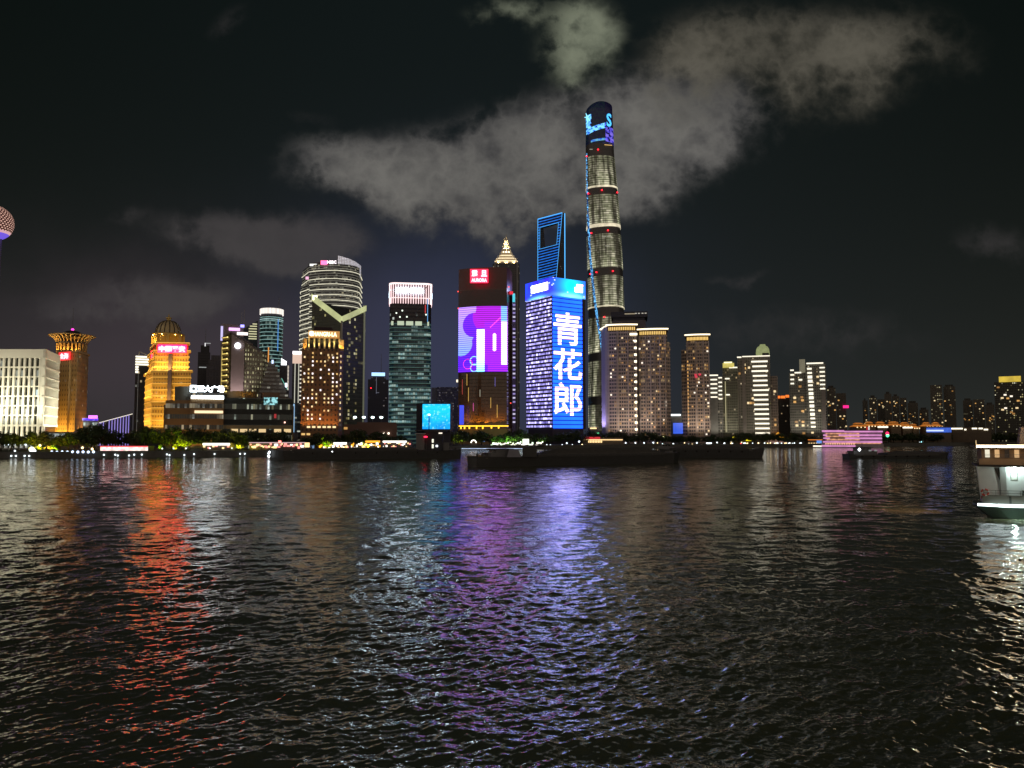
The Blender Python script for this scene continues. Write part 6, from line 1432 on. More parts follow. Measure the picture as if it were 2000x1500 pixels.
    block('blue_sign', t, (X(1599.5), D(1590) - 1, z(863)), (5.5, .6, 3.0), blue); block('quay_light', t, (X(1590), D(1590) - 6, z(870.5)), (11, .8, 1.4), white)
quay_buildings()
# ------------------------------------------------------------------ trees on the far bank
LEAF = {}
def leafmat(k):
    if k in LEAF: return LEAF[k]
    m, nt, b = base_mat('leaves_%d' % k)
    n = noise(nt, position(nt), .6, 3.0); r = E(nt, nt.nodes.new('ShaderNodeObjectInfo').outputs['Random'])
    c = [((.018, .034, .010, 1), (.05, .085, .022, 1)), ((.025, .036, .012, 1), (.065, .085, .025, 1))][k]
    nt.links.new(mix(nt, n, c[0], c[1]).s, b.inputs['Base Color']); b.inputs['Roughness'].default_value = .6; LEAF[k] = m; return m
def crown_mesh(seed, k):
    """Leaf-sized faces in clumps spread through an uneven crown of unit size (radius 1, height 1.5, base at 0)."""
    r = np.random.default_rng(seed); mb_v, mb_f = [], []
    clumps = []
    for _ in range(34):
        d = r.normal(size=3); d /= np.linalg.norm(d); q = r.uniform(.45, 1.0) ** .6
        clumps.append((d[0] * q * .85, d[1] * q * .85, .8 + d[2] * q * .66 * (1.1 if d[2] > 0 else .8), r.uniform(.20, .36)))
    for cx, cy, cz, cr in clumps:
        for _ in range(54):
            d = r.normal(size=3); d /= np.linalg.norm(d); p = np.array([cx, cy, cz]) + d * cr * r.uniform(.55, 1.05)
            n = d + r.normal(size=3) * .7; n /= np.linalg.norm(n); u = np.cross(n, r.normal(size=3)); u /= np.linalg.norm(u); v = np.cross(n, u); s = r.uniform(.05, .11)
            i = len(mb_v); mb_v += [tuple(p + u * s), tuple(p + v * s * .6), tuple(p - u * s), tuple(p - v * s * .6)]; mb_f.append((i, i + 1, i + 2, i + 3))
    me = bpy.data.meshes.new('crown'); me.from_pydata(mb_v, [], mb_f); me.materials.append(leafmat(k)); me.update(); return me
def trunk_mesh(seed):
    r = random.Random(seed); mb = MB(); bark = paint('bark', (.05, .035, .02), .9)
    mb.bar((0, 0, 0), (.03, .02, .45), .07, bark, 7, .05)
    for k in range(6):
        a = k * 1.05 + r.uniform(-.3, .3); mb.bar((.03, .02, .3 + .04 * k), (.55 * math.cos(a), .55 * math.sin(a), .75 + r.uniform(-.1, .3)), .035, bark, 5, .012)
    o = mb.build('trunk'); me = o.data; bpy.data.objects.remove(o); return me
CROWNS = [crown_mesh(s, s % 2) for s in range(6)]; TRUNKS = [trunk_mesh(s) for s in range(3)]
def tree(px, D, ytop, width, label, group, i=[0]):
    k = i[0]; i[0] += 1
    x = WX(px, D, 850); zt = WZ(ytop, D); h = zt - GZ; rad = width * D / F / 2
    t = thing('tree', x, D, label, 'tree', group)
    o = bpy.data.objects.new('crown', CROWNS[k % 6]); col.objects.link(o); o.parent = t
    base = h * .16; o.location = (0, 0, base); o.scale = (rad * 1.05, rad * 1.05, (h - base) / 1.56); o.rotation_euler = (0, 0, rnd.uniform(0, 6.28))
    o = bpy.data.objects.new('trunk', TRUNKS[k % 3]); col.objects.link(o); o.parent = t; o.scale = (rad * .9, rad * .9, h * .72); o.rotation_euler = (0, 0, rnd.uniform(0, 6.28))
    return t
def treeline():
    rows = [  # from px, to px, crown top row (a, b), crown width, distance behind the quay, label, group
        (-70, 150, 846, 843, 30, 30, 'dark round tree on the bank below the white office block', 'dark trees below the white office block'),
        (150, 300, 838, 836, 36, 30, 'dark dense tree on the bank between the saucer crowned tower and the golden tower', 'dark trees below the golden tower'),
        (300, 560, 837, 842, 34, 34, 'dark tree in the row below the shopping centre', 'dark trees below the shopping centre'),
        (600, 790, 846, 847, 30, 34, 'dark round tree below the brown hotel and its podium', 'dark trees below the hotel'),
        (880, 1060, 842, 842, 27, 28, 'dark tree below the curved screen tower', 'dark trees below the screen tower'),
        (1060, 1340, 844, 846, 28, 30, 'dark tree below the apartment towers', 'dark trees below the apartment towers'),
        (1340, 1590, 847, 848, 25, 30, 'dark tree below the striped residential blocks', 'dark trees below the residential blocks'),
        (1720, 2010, 846, 845, 24, 30, 'dark tree on the far quay beyond the pink cruise ship', 'dark trees on the far quay')]
    for xa, xb, ya, yb, w, back, lab, g in rows:
        n = int((xb - xa) / (w * .62))
        for k in range(n):
            f = (k + rnd.uniform(.2, .8)) / n; px = xa + (xb - xa) * f; D = bankD(px) + back + rnd.uniform(-4, 9)
            tree(px, D, ya + (yb - ya) * f + rnd.uniform(-3, 7), w * rnd.uniform(.85, 1.35), lab, g)
    # two big crowns that stand out, and trees lit from below
    tree(180, bankD(180) + 22, 832, 62, 'largest dark spreading tree beside the neon roofed shed', None)
    tree(632, bankD(632) + 30, 844, 46, 'large round dark tree at the foot of the brown hotel', None); tree(698, bankD(698) + 30, 841, 44, 'large round dark tree before the brick podium', None)
    L = [(64, 872, 13, (255, 225, 30), 'small tree glowing yellow, first of the lit bushes under the white office block'), (81, 868, 17, (250, 215, 20), 'bright yellow lit tree below the white office block'), (100, 868, 13, (235, 165, 60), 'orange lit tree beside the bright yellow one'), (113, 870, 11, (190, 210, 40), 'small lime lit tree next to the orange lit one'),
         (362, 850, 30, (190, 200, 20), 'tall tree lit yellow green below the shopping centre'), (344, 866, 12, (225, 205, 20), 'small yellow lit tree beside the tall yellow green one'), (316, 868, 12, (140, 170, 30), 'small green lit tree near the lantern pavilion'), (268, 850, 24, (95, 115, 20), 'faintly lit green tree above the lantern pavilion'),
         (470, 866, 16, (225, 215, 40), 'yellow lit tree beside the canopy terrace'), (640, 855, 16, (170, 205, 20), 'lime lit tree beside the large tree at the hotel'), (718, 853, 18, (180, 190, 15), 'yellow green lit tree above the amber lit terrace'),
         (975, 850, 26, (90, 150, 50), 'soft green lit tree above the garden stall'), (1000, 848, 28, (100, 150, 60), 'pale green lit tree behind the bright garden stall'), (1030, 850, 26, (150, 190, 90), 'brightest green lit tree above the garden stall lamp'), (1058, 852, 22, (75, 110, 45), 'dull green lit tree past the garden stall'), (897, 850, 20, (120, 130, 40), 'slim olive lit tree below the curved screen tower')]
    for px, yt, w, c, lab in L:
        D = bankD(px) + (14 if yt > 860 else 22); tree(px, D, yt, w, lab, None)
        rad = w * D / F / 2; p = 700.0 * rad * rad + 4000
        if px in (268, 975, 1058, 897): p *= .55
        if px in (64, 81, 100, 113, 344, 470): p *= 1.8
        for dx in (-.6, .6): flood((WX(px, D) + dx * rad, D - rad * 1.25, GZ + .5), (WX(px, D), D, GZ + rad * 1.6), p, c, 110, .3)
treeline()

# ------------------------------------------------------------------ lamps along the promenade
def lamp(px, py, D, r, mat, label, group, kind='promenade_lamp', post=True, cat='lamp', i={}):
    z = WZ(py, D); zb = GZ if z > GZ + .6 else max(-.2, z - 3)
    key = (round(r, 2), mat.name, round(z - zb, 0), post)
    if key not in i:
        mb = MB(); H = z - zb
        if post: mb.bar((0, 0, 0), (0, 0, H - r * .6), .09, STEEL, 5)
        mb.lathe((0, 0), [(r * .3, H - r), (r * .85, H - r * .5), (r, H), (r * .85, H + r * .5), (r * .3, H + r)], mat, 8)
        o = mb.build(kind, weld=False); i[key] = o.data
    else:
        o = bpy.data.objects.new(kind, i[key]); col.objects.link(o)
    o.location = (WX(px, D, py), D, zb); tag(o, label, cat, group); return o
def lamps():
    S = emit('lamp_star', (235, 248, 255), 2.2); S2 = emit('lamp_blue_star', (205, 225, 255), 2.2); Wm = emit('lamp_honey', (255, 225, 165), 3.0)
    r = random.Random(11)
    G1 = 'white floodlights low on the quay wall'
    quay = [(22, 890.5), (31, 891), (48, 891), (57, 890.5), (29, 880.5), (262, 888), (252, 890), (277, 888.5), (326, 887), (331, 889), (360, 889), (379, 886), (419, 886.5), (469, 884.5), (478, 887.5), (317, 876), (339, 875), (363, 875.5), (410, 875), (453, 874.5), (203, 889), (225, 889), (230, 890), (524, 884), (525, 890)]
    for x, y in quay: lamp(x, y, bankD(x) - .6, .5 if y > 880 else .42, S, 'white floodlight low on the quay before the dark trees and the shopping centre', G1, 'quay_floodlight')
    for x, y, rr in ((62, 878, 1.5), (67, 881, 1.0)): lamp(x, y, bankD(x) + 3, rr, S, 'brightest white floodlight on the quay under the yellow lit trees', 'brightest quay floodlights', 'quay_floodlight')
    for k in range(9): lamp(101 + 10.2 * k, 882.5 + (k % 2) * .3, bankD(100) + 2, .75, S2, 'blue white globe lamp in the even row along the promenade wall', 'even row of globe lamps')
    for x, y in ((161, 874.5), (180, 877), (78, 870)): lamp(x, y, bankD(x) + 8, .7, Wm, 'warm lamp under the big spreading tree', 'warm lamps under the spreading tree')
    G2 = 'railing lights along the middle promenade'
    for k in range(58): lamp(892 + 2.25 * k, 876.2 + .2 * math.sin(k), bankD(900) + .5, .30, S2, 'tiny white railing light in the string behind the dark barges', G2, 'railing_light', False)
    for k in range(16): lamp(760 + 2.6 * k, 879.6 + r.uniform(-.3, .3), bankD(790) + .5, .36, S2, 'tiny white railing light in the string behind the wheelhouse barge', 'railing lights by the wheelhouse barge', 'railing_light', False)
    G3 = 'promenade lamps beyond the loaded barge'
    pts = [(1068, 869), (1075, 869.5), (1098, 869), (1107, 865.5), (1118, 869), (1131, 862.5), (1137, 869), (1222, 865), (1241, 865), (1258, 865), (1276, 864.5), (1284, 865), (1294, 867), (1315, 867), (1326, 869), (1337, 865), (1345, 868), (1352, 868.5), (1361, 865)]
    pts += [(1375 + r.uniform(0, 190), r.choice([865.5, 866, 871, 871.5])) for _ in range(64)]
    for x, y in pts: lamp(x, y, bankD(x) + (12 if y < 868.5 else 2), r.uniform(.55, 1.0), r.choice([S, S, Wm]), 'white lamp among the scattered promenade lights beyond the dark barges', G3)
    for x, y in ((1377.5, 871.5), (1447, 867), (1457, 871.5)): lamp(x, y, bankD(x) + 3, .8, emit('lamp_redstar', (255, 90, 95), 3.0), 'small red lamp among the white promenade lights', 'small red promenade lamps')
    for x, y in ((1760, 864.5), (1766, 866), (1778, 866), (1795, 864), (1800, 863.5), (1818, 866), (1822, 867), (1830, 867), (1849, 866.5), (1787, 862)): lamp(x, y, 1010.0, 1.0, r.choice([S, emit('lamp_aquastar', (160, 235, 240), 3.0), Wm]), 'small mixed colour lamp on the far quay under the blue sign', 'mixed lamps on the far quay')
    for x, y, c in ((1733, 846.5, (255, 30, 90)), (1733.5, 850.5, (90, 235, 170))): lamp(x, y, 905.0, 2.0, emit('signal_%d' % c[0], c, 2.2), 'red signal light above the stern of the pink cruise ship' if c[0] == 255 else 'green signal light under the red one by the pink cruise ship', None, 'signal_light', True, 'signal light')
    # lamp post in front of the blue screen
    D = 660.0; x = WX(838, D, 820)
    t = thing('tall_lamp_post', x, D, 'tall dark lamp post with a white head before the blue screen', 'lamp post')
    part('post', t, lambda m: m.bar((x, D, GZ), (x, D, WZ(812, D)), .55, paint('post_dark', (.02, .02, .03)), 6, .4)); part('lamp_head', t, lambda m: m.lathe((x, D), [(.3, WZ(812, D)), (1.2, WZ(810.5, D)), (1.2, WZ(809, D)), (.3, WZ(808, D))], S, 8))
lamps()

# ------------------------------------------------------------------ boats
def hull(m, x0, x1, D0, D1, beam, zdeck, mat, deck, bow=.10, stern=.05, sheer=1.2, flip=False):
    """Barge hull from stern (x0, D0) to bow (x1, D1): flared sides, raked ends, sheer at the bow."""
    a, b = Vector((x0, D0)), Vector((x1, D1)); d = (b - a); L = d.length; d.normalize(); n = Vector((-d.y, d.x)); S = 16; rings = []
    for k in range(S + 1):
        f = k / S; w = 1.0
        if f < stern: w = .72 + .28 * (f / stern)
        if f > 1 - bow: g = (f - (1 - bow)) / bow; w = max(.10, 1 - g ** 2 * .9)
        zz = zdeck + (sheer * max(0, (f - .8) / .2) ** 2) + sheer * .4 * max(0, (.1 - f) / .1)
        c = a + d * L * f; rk = d * (1.6 * max(0, (f - (1 - bow)) / bow))
        rings.append([tuple(c - n * beam / 2 * w + rk) + (zz,), tuple(c - n * beam / 2 * w * .88) + (-.8,), tuple(c + n * beam / 2 * w * .88) + (-.8,), tuple(c + n * beam / 2 * w + rk) + (zz,)])
    for k in range(S):
        for i in range(3): m.face([rings[k][i], rings[k + 1][i], rings[k + 1][i + 1], rings[k][i + 1]][::-1], mat)
        m.face([rings[k][3], rings[k + 1][3], rings[k + 1][0], rings[k][0]][::-1], deck)
    m.face(rings[0], mat); m.face(rings[-1][::-1], mat)
HULL = paint('hull_black', (.034, .036, .036), .5, .35, .5); DECK = paint('deck_rust', (.07, .055, .045), .8); CARGO = paint('cargo_gravel', (.085, .08, .07), .95, .45, .8); CABIN = paint('cabin_grey', (.14, .145, .15), .6)
def heap(m, x0, x1, D0, D1, beam, z0, h, mat, seed):
    r = np.random.default_rng(seed); a, b = Vector((x0, D0)), Vector((x1, D1)); d = b - a; n = Vector((-d.y, d.x)).normalized(); U, V = 40, 8; g = []
    for i in range(U + 1):
        row = []
        for j in range(V + 1):
            u, v = i / U, j / V * 2 - 1; prof = (1 - v * v) * min(1, 5 * u, 5 * (1 - u)); q = a + d * u + n * (v * beam / 2)
            row.append((q.x, q.y, z0 + h * prof * (.82 + .12 * math.sin(u * 19 + seed)) + r.normal(0, .07) * (prof > 0)))
        g.append(row)
    for i in range(U):
        for j in range(V): m.face([g[i][j], g[i + 1][j], g[i + 1][j + 1], g[i][j + 1]], mat)
def barge(name, label, xa, Da, xb, Db, beam, zdeck, cargo, house, cat='barge', seed=1):
    """stern at px xa, bow at px xb; house = (fraction along, length, height above deck)."""
    x0, x1 = WX(xa, Da, 890), WX(xb, Db, 890); t = thing(name, (x0 + x1) / 2, (Da + Db) / 2, label, cat, None, 0.0)
    part('hull', t, hull, x0, x1, Da, Db, beam, zdeck, HULL, DECK)
    at = lambda f: (x0 + (x1 - x0) * f, Da + (Db - Da) * f); ang = math.atan2(Db - Da, x1 - x0)
    L = math.dist((x0, Da), (x1, Db))
    f0, f1 = cargo[0], cargo[1]; c = at((f0 + f1) / 2)
    part('coaming', t, lambda m: m.box((c[0], c[1], zdeck + .45), (L * (f1 - f0), beam * .82, .9), HULL, ang))
    part('cargo', t, heap, *([at(f0 + .005)[0], at(f1 - .005)[0], at(f0 + .005)[1], at(f1 - .005)[1], beam * .78, zdeck + .9, cargo[2], CARGO, seed]))
    f, hl, hh = house; c = at(f); sg = 1
    part('deckhouse', t, lambda m: m.box((c[0], c[1], zdeck + hh * .25), (hl, beam * .62, hh * .5), CABIN, ang))
    wh = part('wheelhouse', t, lambda m: (m.box((c[0], c[1], zdeck + hh * .72), (hl * .55, beam * .5, hh * .44), CABIN, ang), m.box((c[0], c[1], zdeck + hh * .96), (hl * .68, beam * .6, .25), HULL, ang)))
    gl = paint('wheelhouse_glass', (.01, .012, .014), .1)
    for k in (-1, 0, 1):
        p = (c[0] + math.cos(ang) * k * hl * .17, c[1] + math.sin(ang) * k * hl * .17 - beam * .25 - .1)
        mb = MB(); mb.box((p[0], p[1], zdeck + hh * .76), (hl * .13, .12, hh * .2), gl, ang); mb.build('window', wh)
    part('mast', t, lambda m: m.bar((c[0], c[1], zdeck + hh), (c[0], c[1], zdeck + hh * 1.55), .14, STEEL, 5))
    for ff in (.02, .98):
        q = at(ff); part('bollard', t, lambda m: (m.bar((q[0], q[1] - beam * .2, zdeck + .3), (q[0], q[1] - beam * .2, zdeck + 1.4), .25, HULL, 6), m.bar((q[0], q[1] + beam * .2, zdeck + .3), (q[0], q[1] + beam * .2, zdeck + 1.4), .25, HULL, 6)))
    def rail(m):
        for k in range(24):
            q, w = at(.03 + .94 * k / 24), at(.03 + .94 * (k + 1) / 24); o = -beam * .47
            m.bar((q[0], q[1] + o, zdeck), (q[0], q[1] + o, zdeck + 1.0), .05, STEEL, 4); m.bar((q[0], q[1] + o, zdeck + 1.0), (w[0], w[1] + o, zdeck + 1.0), .04, STEEL, 4)
    part('guard_rail', t, rail)
    for k in range(7):                                            # tyres hung along the side, a winch and a hatch by the deckhouse
        q = at(.12 + .11 * k); part('fender', t, lambda m: m.bar((q[0], q[1] - beam * .5 - .25, zdeck - .9), (q[0] + .05, q[1] - beam * .5 + .15, zdeck - .9), .55, paint('tyre_rubber', (.012, .012, .012), .9), 10))
    q = at(.055); part('winch', t, lambda m: (m.box((q[0], q[1], zdeck + .5), (2.2, 2.6, 1.0), CABIN, ang), m.bar((q[0], q[1] - 1.2, zdeck + 1.3), (q[0], q[1] + 1.2, zdeck + 1.3), .55, HULL, 8)))
    q = at(.955); part('bow_locker', t, lambda m: m.box((q[0], q[1], zdeck + .8), (2.4, 3.0, 1.6), CABIN, ang))
    part('hull_stripe', t, lambda m: m.bar((at(.06)[0], at(.06)[1] - beam * .5 - .02, zdeck - .28), (at(.88)[0], at(.88)[1] - beam * .5 - .02, zdeck - .28), .14, paint('stripe_pale', (.16, .15, .13)), 4))
    return t, at, ang
def boats():
    BL = emit('boat_lamp', (240, 248, 255), 5.0)
    # barge with tall wheelhouse
    t, at, ang = barge('wheelhouse_barge', 'long black barge with a tall wheelhouse, bow lamps and a red light', 896, 440.0, 529, 405.0, 11, 4.3, (.24, .90, 1.0), (.13, 13.5, 9.0), seed=2)
    D = 432.0; X = lambda x: WX(x, D, 870); z = lambda y: WZ(y, D)
    part('funnel_housing', t, lambda m: m.box((X(822), D, (z(879) + z(848)) / 2), (X(830) - X(814), 6, z(848) - z(879)), CABIN))
    part('bridge_wing', t, lambda m: m.box((X(822), D - .4, z(847)), (X(831) - X(811), 7.5, .5), paint('wing_pale', (.35, .36, .38))))
    part('dark_superstructure', t, lambda m: (m.box((X(848), D + 1, (z(880) + z(843)) / 2), (X(866) - X(831), 6, z(843) - z(880)), paint('superstructure_navy', (.02, .021, .028))), m.box((X(851), D + 1, z(842)), (X(872) - X(829), 7, .4), HULL)))
    for y in (861, 871.5): block('window', t, (X(846), D - 2.2, z(y)), (1.0, .3, 2.0 if y < 865 else 2.2), emit('cabin_light', (235, 235, 215), 1.3))
    block('lamp', t, (X(854), D - 2.3, z(871)), (.9, .5, .9), BL); part('red_lamp', t, lambda m: m.lathe((X(832.5), D - 3.4), [(.2, z(855)), (1.0, z(854)), (1.0, z(852.5)), (.2, z(851.5))], emit('port_red', (255, 30, 70), 3.5), 8)); block('wing_lamp', t, (X(861), D - 2.6, z(846)), (2.0, .5, .6), emit('wing_cream', (255, 240, 220), 1.5))
    D = 402.0
    for x, y in ((526, 883.5), (525, 891)): part('bow_lamp', t, lambda m: m.lathe((WX(x, D, y), D), [(.2, WZ(y, D) - .7), (.7, WZ(y, D)), (.2, WZ(y, D) + .7)], BL, 8))
    part('deck_lamp', t, lambda m: m.lathe((WX(649, D, 882), D), [(.1, WZ(882, D) - .3), (.35, WZ(882, D)), (.1, WZ(882, D) + .3)], BL, 8))
    # nearest loaded barge
    t, at, ang = barge('gravel_barge', 'nearest black barge heaped with cargo in front of the purple reflection', 922, 316.0, 1322, 368.0, 13, 3.9, (.26, .94, 3.0), (.12, 13.0, 3.4), seed=5)
    D = 318.0; X = lambda x: WX(x, D, 890); z = lambda y: WZ(y, D)
    part('tarpaulin', t, lambda m: m.prism([(X(990), D - 2), (X(1018), D - 2), (X(1018), D + 5), (X(990), D + 5)], 3.9, z(878), paint('tarp_grey', (.22, .22, .25)), poly1=[(X(994), D), (X(1013), D), (X(1013), D + 4), (X(994), D + 4)]))
    part('grab_crane', t, lambda m: (m.box((X(1035), D + 4, (3.9 + z(872)) / 2), (6, 5, z(872) - 3.9), HULL), m.bar((X(1035), D + 4, z(873)), (X(1062), D + 6, z(871)), .4, HULL, 5)))
    # barge behind with a low bow
    t, at, ang = barge('low_bow_barge', 'black barge with a long flat hold lying behind the nearest barge', 1290, 452.0, 1488, 436.0, 12, 4.6, (.1, .88, 1.5), (.05, 9.0, 3.0), seed=7)
    # dark barge to the south
    t, at, ang = barge('unlit_barge', 'almost unlit barge with one white deckhouse lamp before the pink cruise ship', 1652, 440.0, 1848, 452.0, 10, 1.8, (.36, .95, 1.2), (.16, 15.0, 4.4), seed=9)
    D = 434.0; part('deckhouse_lamp', t, lambda m: m.lathe((WX(1678.5, D, 878), D), [(.2, WZ(878, D) - .9), (.9, WZ(878, D)), (.2, WZ(878, D) + .9)], BL, 8))
    for x in (1701, 1712): block('window', t, (WX(x, D, 880), D + 1, WZ(880, D)), (1.4, .3, .8), emit('cabin_dim', (190, 195, 195), .35))
    # pink cruise ship
    D0 = 800.0; X = lambda x: WX(x, D0, 860); z = lambda y: WZ(y, D0)
    t = thing('pink_cruise_ship', X(1660), D0, 'cruise ship outlined by bright pink deck lights at the far quay', 'cruise ship', None, 0.0)
    part('hull', t, hull, X(1720), X(1600), D0, D0, 13, z(868), paint('ship_white', (.5, .45, .48)), DECK)
    PK = emit('deck_pink', (248, 160, 228), .7, .4, .1); inner = emit('saloon_amber', (235, 165, 120), .7, .8, .4); wh = paint('ship_upper', (.42, .34, .40))
    for k, (xa, xb, yb) in enumerate(((1602, 1719, 868), (1604, 1718.5, 861.5), (1602, 1718, 855), (1602, 1718, 849.5))):
        yt = yb - (6.0 if k < 2 else 5.2)
        pprism('deck', t, [(X(xa + 3), D0 - 5.4), (X(xb - 1), D0 - 5.4), (X(xb - 1), D0 + 5.4), (X(xa + 3), D0 + 5.4)], z(yb), z(yt), wh, paint('deck_dark', (.1, .08, .1)))
        block('saloon_window_band', t, ((X(xa + 6) + X(xb - 40 * (k != 0) - 4)) / 2, D0 - 5.7, (z(yb) + z(yt)) / 2), (X(xb - 40 * (k != 0) - 4) - X(xa + 6), .4, (z(yt) - z(yb)) * .5), inner)
    for xa, xb, y, w in ((1600, 1666, 871, 1.6), (1602, 1717, 863, 1.7), (1603, 1616, 856, 1.4), (1646, 1717, 856, 1.6), (1603, 1611, 850, 1.4), (1634, 1717, 850, 1.5), (1601, 1645, 842, 1.9), (1645, 1719, 843, 1.5)):
        block('deck_light', t, ((X(xa) + X(xb)) / 2, D0 - 6.2, z(y)), (X(xb) - X(xa), .6, w), PK)
    part('roof', t, lambda m: m.box(((X(1602) + X(1718)) / 2, D0, z(840.5)), (X(1718) - X(1602), 12, .6), paint('ship_roof', (.2, .15, .2))))
    for k in range(13): block('porthole_lamp', t, (X(1608 + 4.6 * k), D0 - 6.6, z(867)), (1.2, .4, 1.2), emit('port_peach', (255, 190, 150), 1.2))
    part('funnel', t, lambda m: m.box((X(1662), D0, z(838)), (8, 4, 3), paint('funnel_dark', (.06, .05, .06))))
    block('quay_light', t, (X(1591), D0 - 7, z(871.5)), (9, .5, 1.1), emit('quay_ivory', (255, 240, 220), 1.8))
boats()

# ferry at the right edge
def ferry():
    D0 = FERRY[1]; X = lambda x: WX(x, D0, 930); z = lambda y: WZ(y, D0)
    xL, xR = X(1903), X(1903) + 62.0; B = 9.0                       # the ship runs on well past the picture's edge
    t = thing('river_ferry', (xL + xR) / 2, D0 + B / 2, 'white river ferry with a bright white gunwale strip and a lit upper deck', 'ferry', None, 0.0)
    HG = paint('ferry_hull', (.035, .06, .05), .5); WH = paint('ferry_white', (.70, .72, .72), .5, .14, .9); TAN = paint('ferry_tan', (.30, .20, .12), .6)
    zg = z(985)
    def hl(m):
        L = [(xL, D0 + B * .5), (xL + .4, D0 + .6), (xL + 3, D0 - .1), (xR, D0), (xR, D0 + B), (xL + 3, D0 + B), (xL + .4, D0 + B - .6)]
        lo = [(xL + 2.6, D0 + B * .5), (xL + 3.0, D0 + 1.2), (xL + 5, D0 + .7), (xR, D0 + .8), (xR, D0 + B - .8), (xL + 5, D0 + B - .7), (xL + 3.0, D0 + B - 1.2)]
        m.prism(lo, -.6, zg - .35, HG, HG, poly1=L); m.prism(L, zg - .35, zg, HG, paint('ferry_deck', (.12, .13, .12)))
    part('hull', t, hl)
    gs = emit('gunwale_white', (232, 250, 252), 4.5)
    part('gunwale_light', t, lambda m: (m.box(((xL + 3 + xR) / 2, D0 - .16, zg - .05), (xR - xL - 3, .25, .42), gs), m.bar((xL + .35, D0 + .5, zg - .05), (xL + 3, D0 - .16, zg - .05), .2, gs, 6)))
    # lower deck: sloping bulwark, white cabin, pillars
    cab0 = X(1913)
    part('bulwark', t, lambda m: m.prism([(xL + 1.0, D0 + .3), (xR, D0 + .3), (xR, D0 + .5), (xL + 1.0, D0 + .5)], zg, z(968), paint('bulwark_olive', (.16, .17, .14)), bottom=True, ztop=[z(966), z(968), z(968), z(966)]))
    cb = part('cabin', t, lambda m: m.prism([(cab0 + .6, D0 + 1.4), (xR, D0 + 1.4), (xR, D0 + B - 1), (cab0 + .6, D0 + B - 1)], zg, z(911), WH, DARKROOF))
    part('cabin_end', t, lambda m: m.prism([(cab0, D0 + .6), (cab0 + 2.6, D0 + .6), (cab0 + 2.6, D0 + 1.4), (cab0, D0 + 1.4)], z(968), z(911), WH, poly1=[(cab0 - .4, D0 + .6), (cab0 + 1.9, D0 + .6), (cab0 + 1.9, D0 + 1.4), (cab0 - .4, D0 + 1.4)]))
    dk = paint('cabin_opening', (.02, .035, .03), .2)
    part('window', t, lambda m: m.face([(cab0 + 2.0, D0 + 1.3, z(914)), (cab0 + 2.95, D0 + 1.3, z(947)), (cab0 + 3.1, D0 + 1.3, z(947)), (cab0 + 3.1, D0 + 1.3, z(914))], dk))
    part('pillar', t, lambda m: m.box((X(1951.5), D0 + .8, (z(968) + z(911)) / 2), (.8, .5, z(911) - z(968)), paint('pillar_grey', (.45, .46, .46))))
    part('pillar', t, lambda m: m.box((X(1957.5), D0 + 1.0, (z(968) + z(911)) / 2), (.35, .4, z(911) - z(968)), WH))
    dr = part('door', t, lambda m: m.box((X(1980), D0 + 1.36, (z(968) + z(914)) / 2), (3.2, .1, z(914) - z(968)), paint('door_white', (.66, .68, .68))))
    mb = MB(); mb.box((X(1970.5), D0 + 1.28, z(929)), (.95, .08, 1.35), paint('notice_frame', (.25, .27, .25))); mb.box((X(1970.5), D0 + 1.22, z(929)), (.75, .06, 1.1), paint('notice_paper', (.6, .6, .55))); mb.build('notice_board', t)
    def ring(m):
        c = (X(1920), D0 + .2, z(961))
        for k in range(12): a, b = 2 * math.pi * k / 12, 2 * math.pi * (k + 1) / 12; m.bar((c[0] + .48 * math.cos(a), c[1], c[2] + .48 * math.sin(a)), (c[0] + .48 * math.cos(b), c[1], c[2] + .48 * math.sin(b)), .14, paint('ring_red', (.45, .05, .03)) if k % 3 else paint('ring_white', (.6, .6, .6)), 6)
    part('life_ring', t, ring)
    part('guard_rail', t, lambda m: [m.bar((xL + 1.2, D0 + .25, zz), (xR, D0 + .25, zz), .04, STEEL, 4) for zz in (z(957), z(962))] + [m.bar((xL + 1.2 + 1.6 * k, D0 + .25, z(968)), (xL + 1.2 + 1.6 * k, D0 + .25, z(957)), .04, STEEL, 4) for k in range(12)])
    part('stowed_gear', t, lambda m: (m.box((X(1972), D0 + .9, z(975)), (2.2, .9, 1.1), paint('gear_dark', (.05, .06, .05)), .2), m.box((X(1990), D0 + .9, z(966)), (1.2, .8, 1.6), paint('gear_dark', (.05, .06, .05)))))
    part('red_pump', t, lambda m: m.lathe((X(1918), D0 + .9), [(.3, z(974)), (.34, z(964)), (.15, z(961))], paint('pump_red', (.3, .04, .03)), 8))
    # deck over it with tan fascia, upper deck rooms, bright eave
    part('upper_deck', t, lambda m: m.box(((xL + .5 + xR) / 2, D0 + B / 2, (z(911) + z(907)) / 2), (xR - xL - .5, B + .4, z(907) - z(911)), paint('deck_edge', (.04, .03, .025))))
    part('fascia', t, lambda m: m.box(((xL + .7 + xR) / 2, D0 - .1, (z(907) + z(896)) / 2), (xR - xL - .7, .3, z(896) - z(907)), TAN))
    part('upper_cabin', t, lambda m: m.prism([(xL + 1.2, D0 + 1.4), (xR, D0 + 1.4), (xR, D0 + B - 1), (xL + 1.2, D0 + B - 1)], z(907), z(876), paint('upper_wood', (.22, .14, .08)), DARKROOF))
    gl = [emit('saloon_pale', (235, 230, 205), 1.0), emit('saloon_warm', (240, 190, 130), .7), paint('saloon_dark', (.05, .04, .035), .2)]
    for k in range(44): block('saloon_window', t, (xL + 2.0 + 1.3 * k, D0 + 1.3, z(886)), (.62, .12, 1.25), gl[(k * 7 + k // 3) % 3])
    part('balustrade', t, lambda m: [m.bar((xL + .8, D0 + .1, zz), (xR, D0 + .1, zz), .035, STEEL, 4) for zz in (z(893), z(890), z(887))])
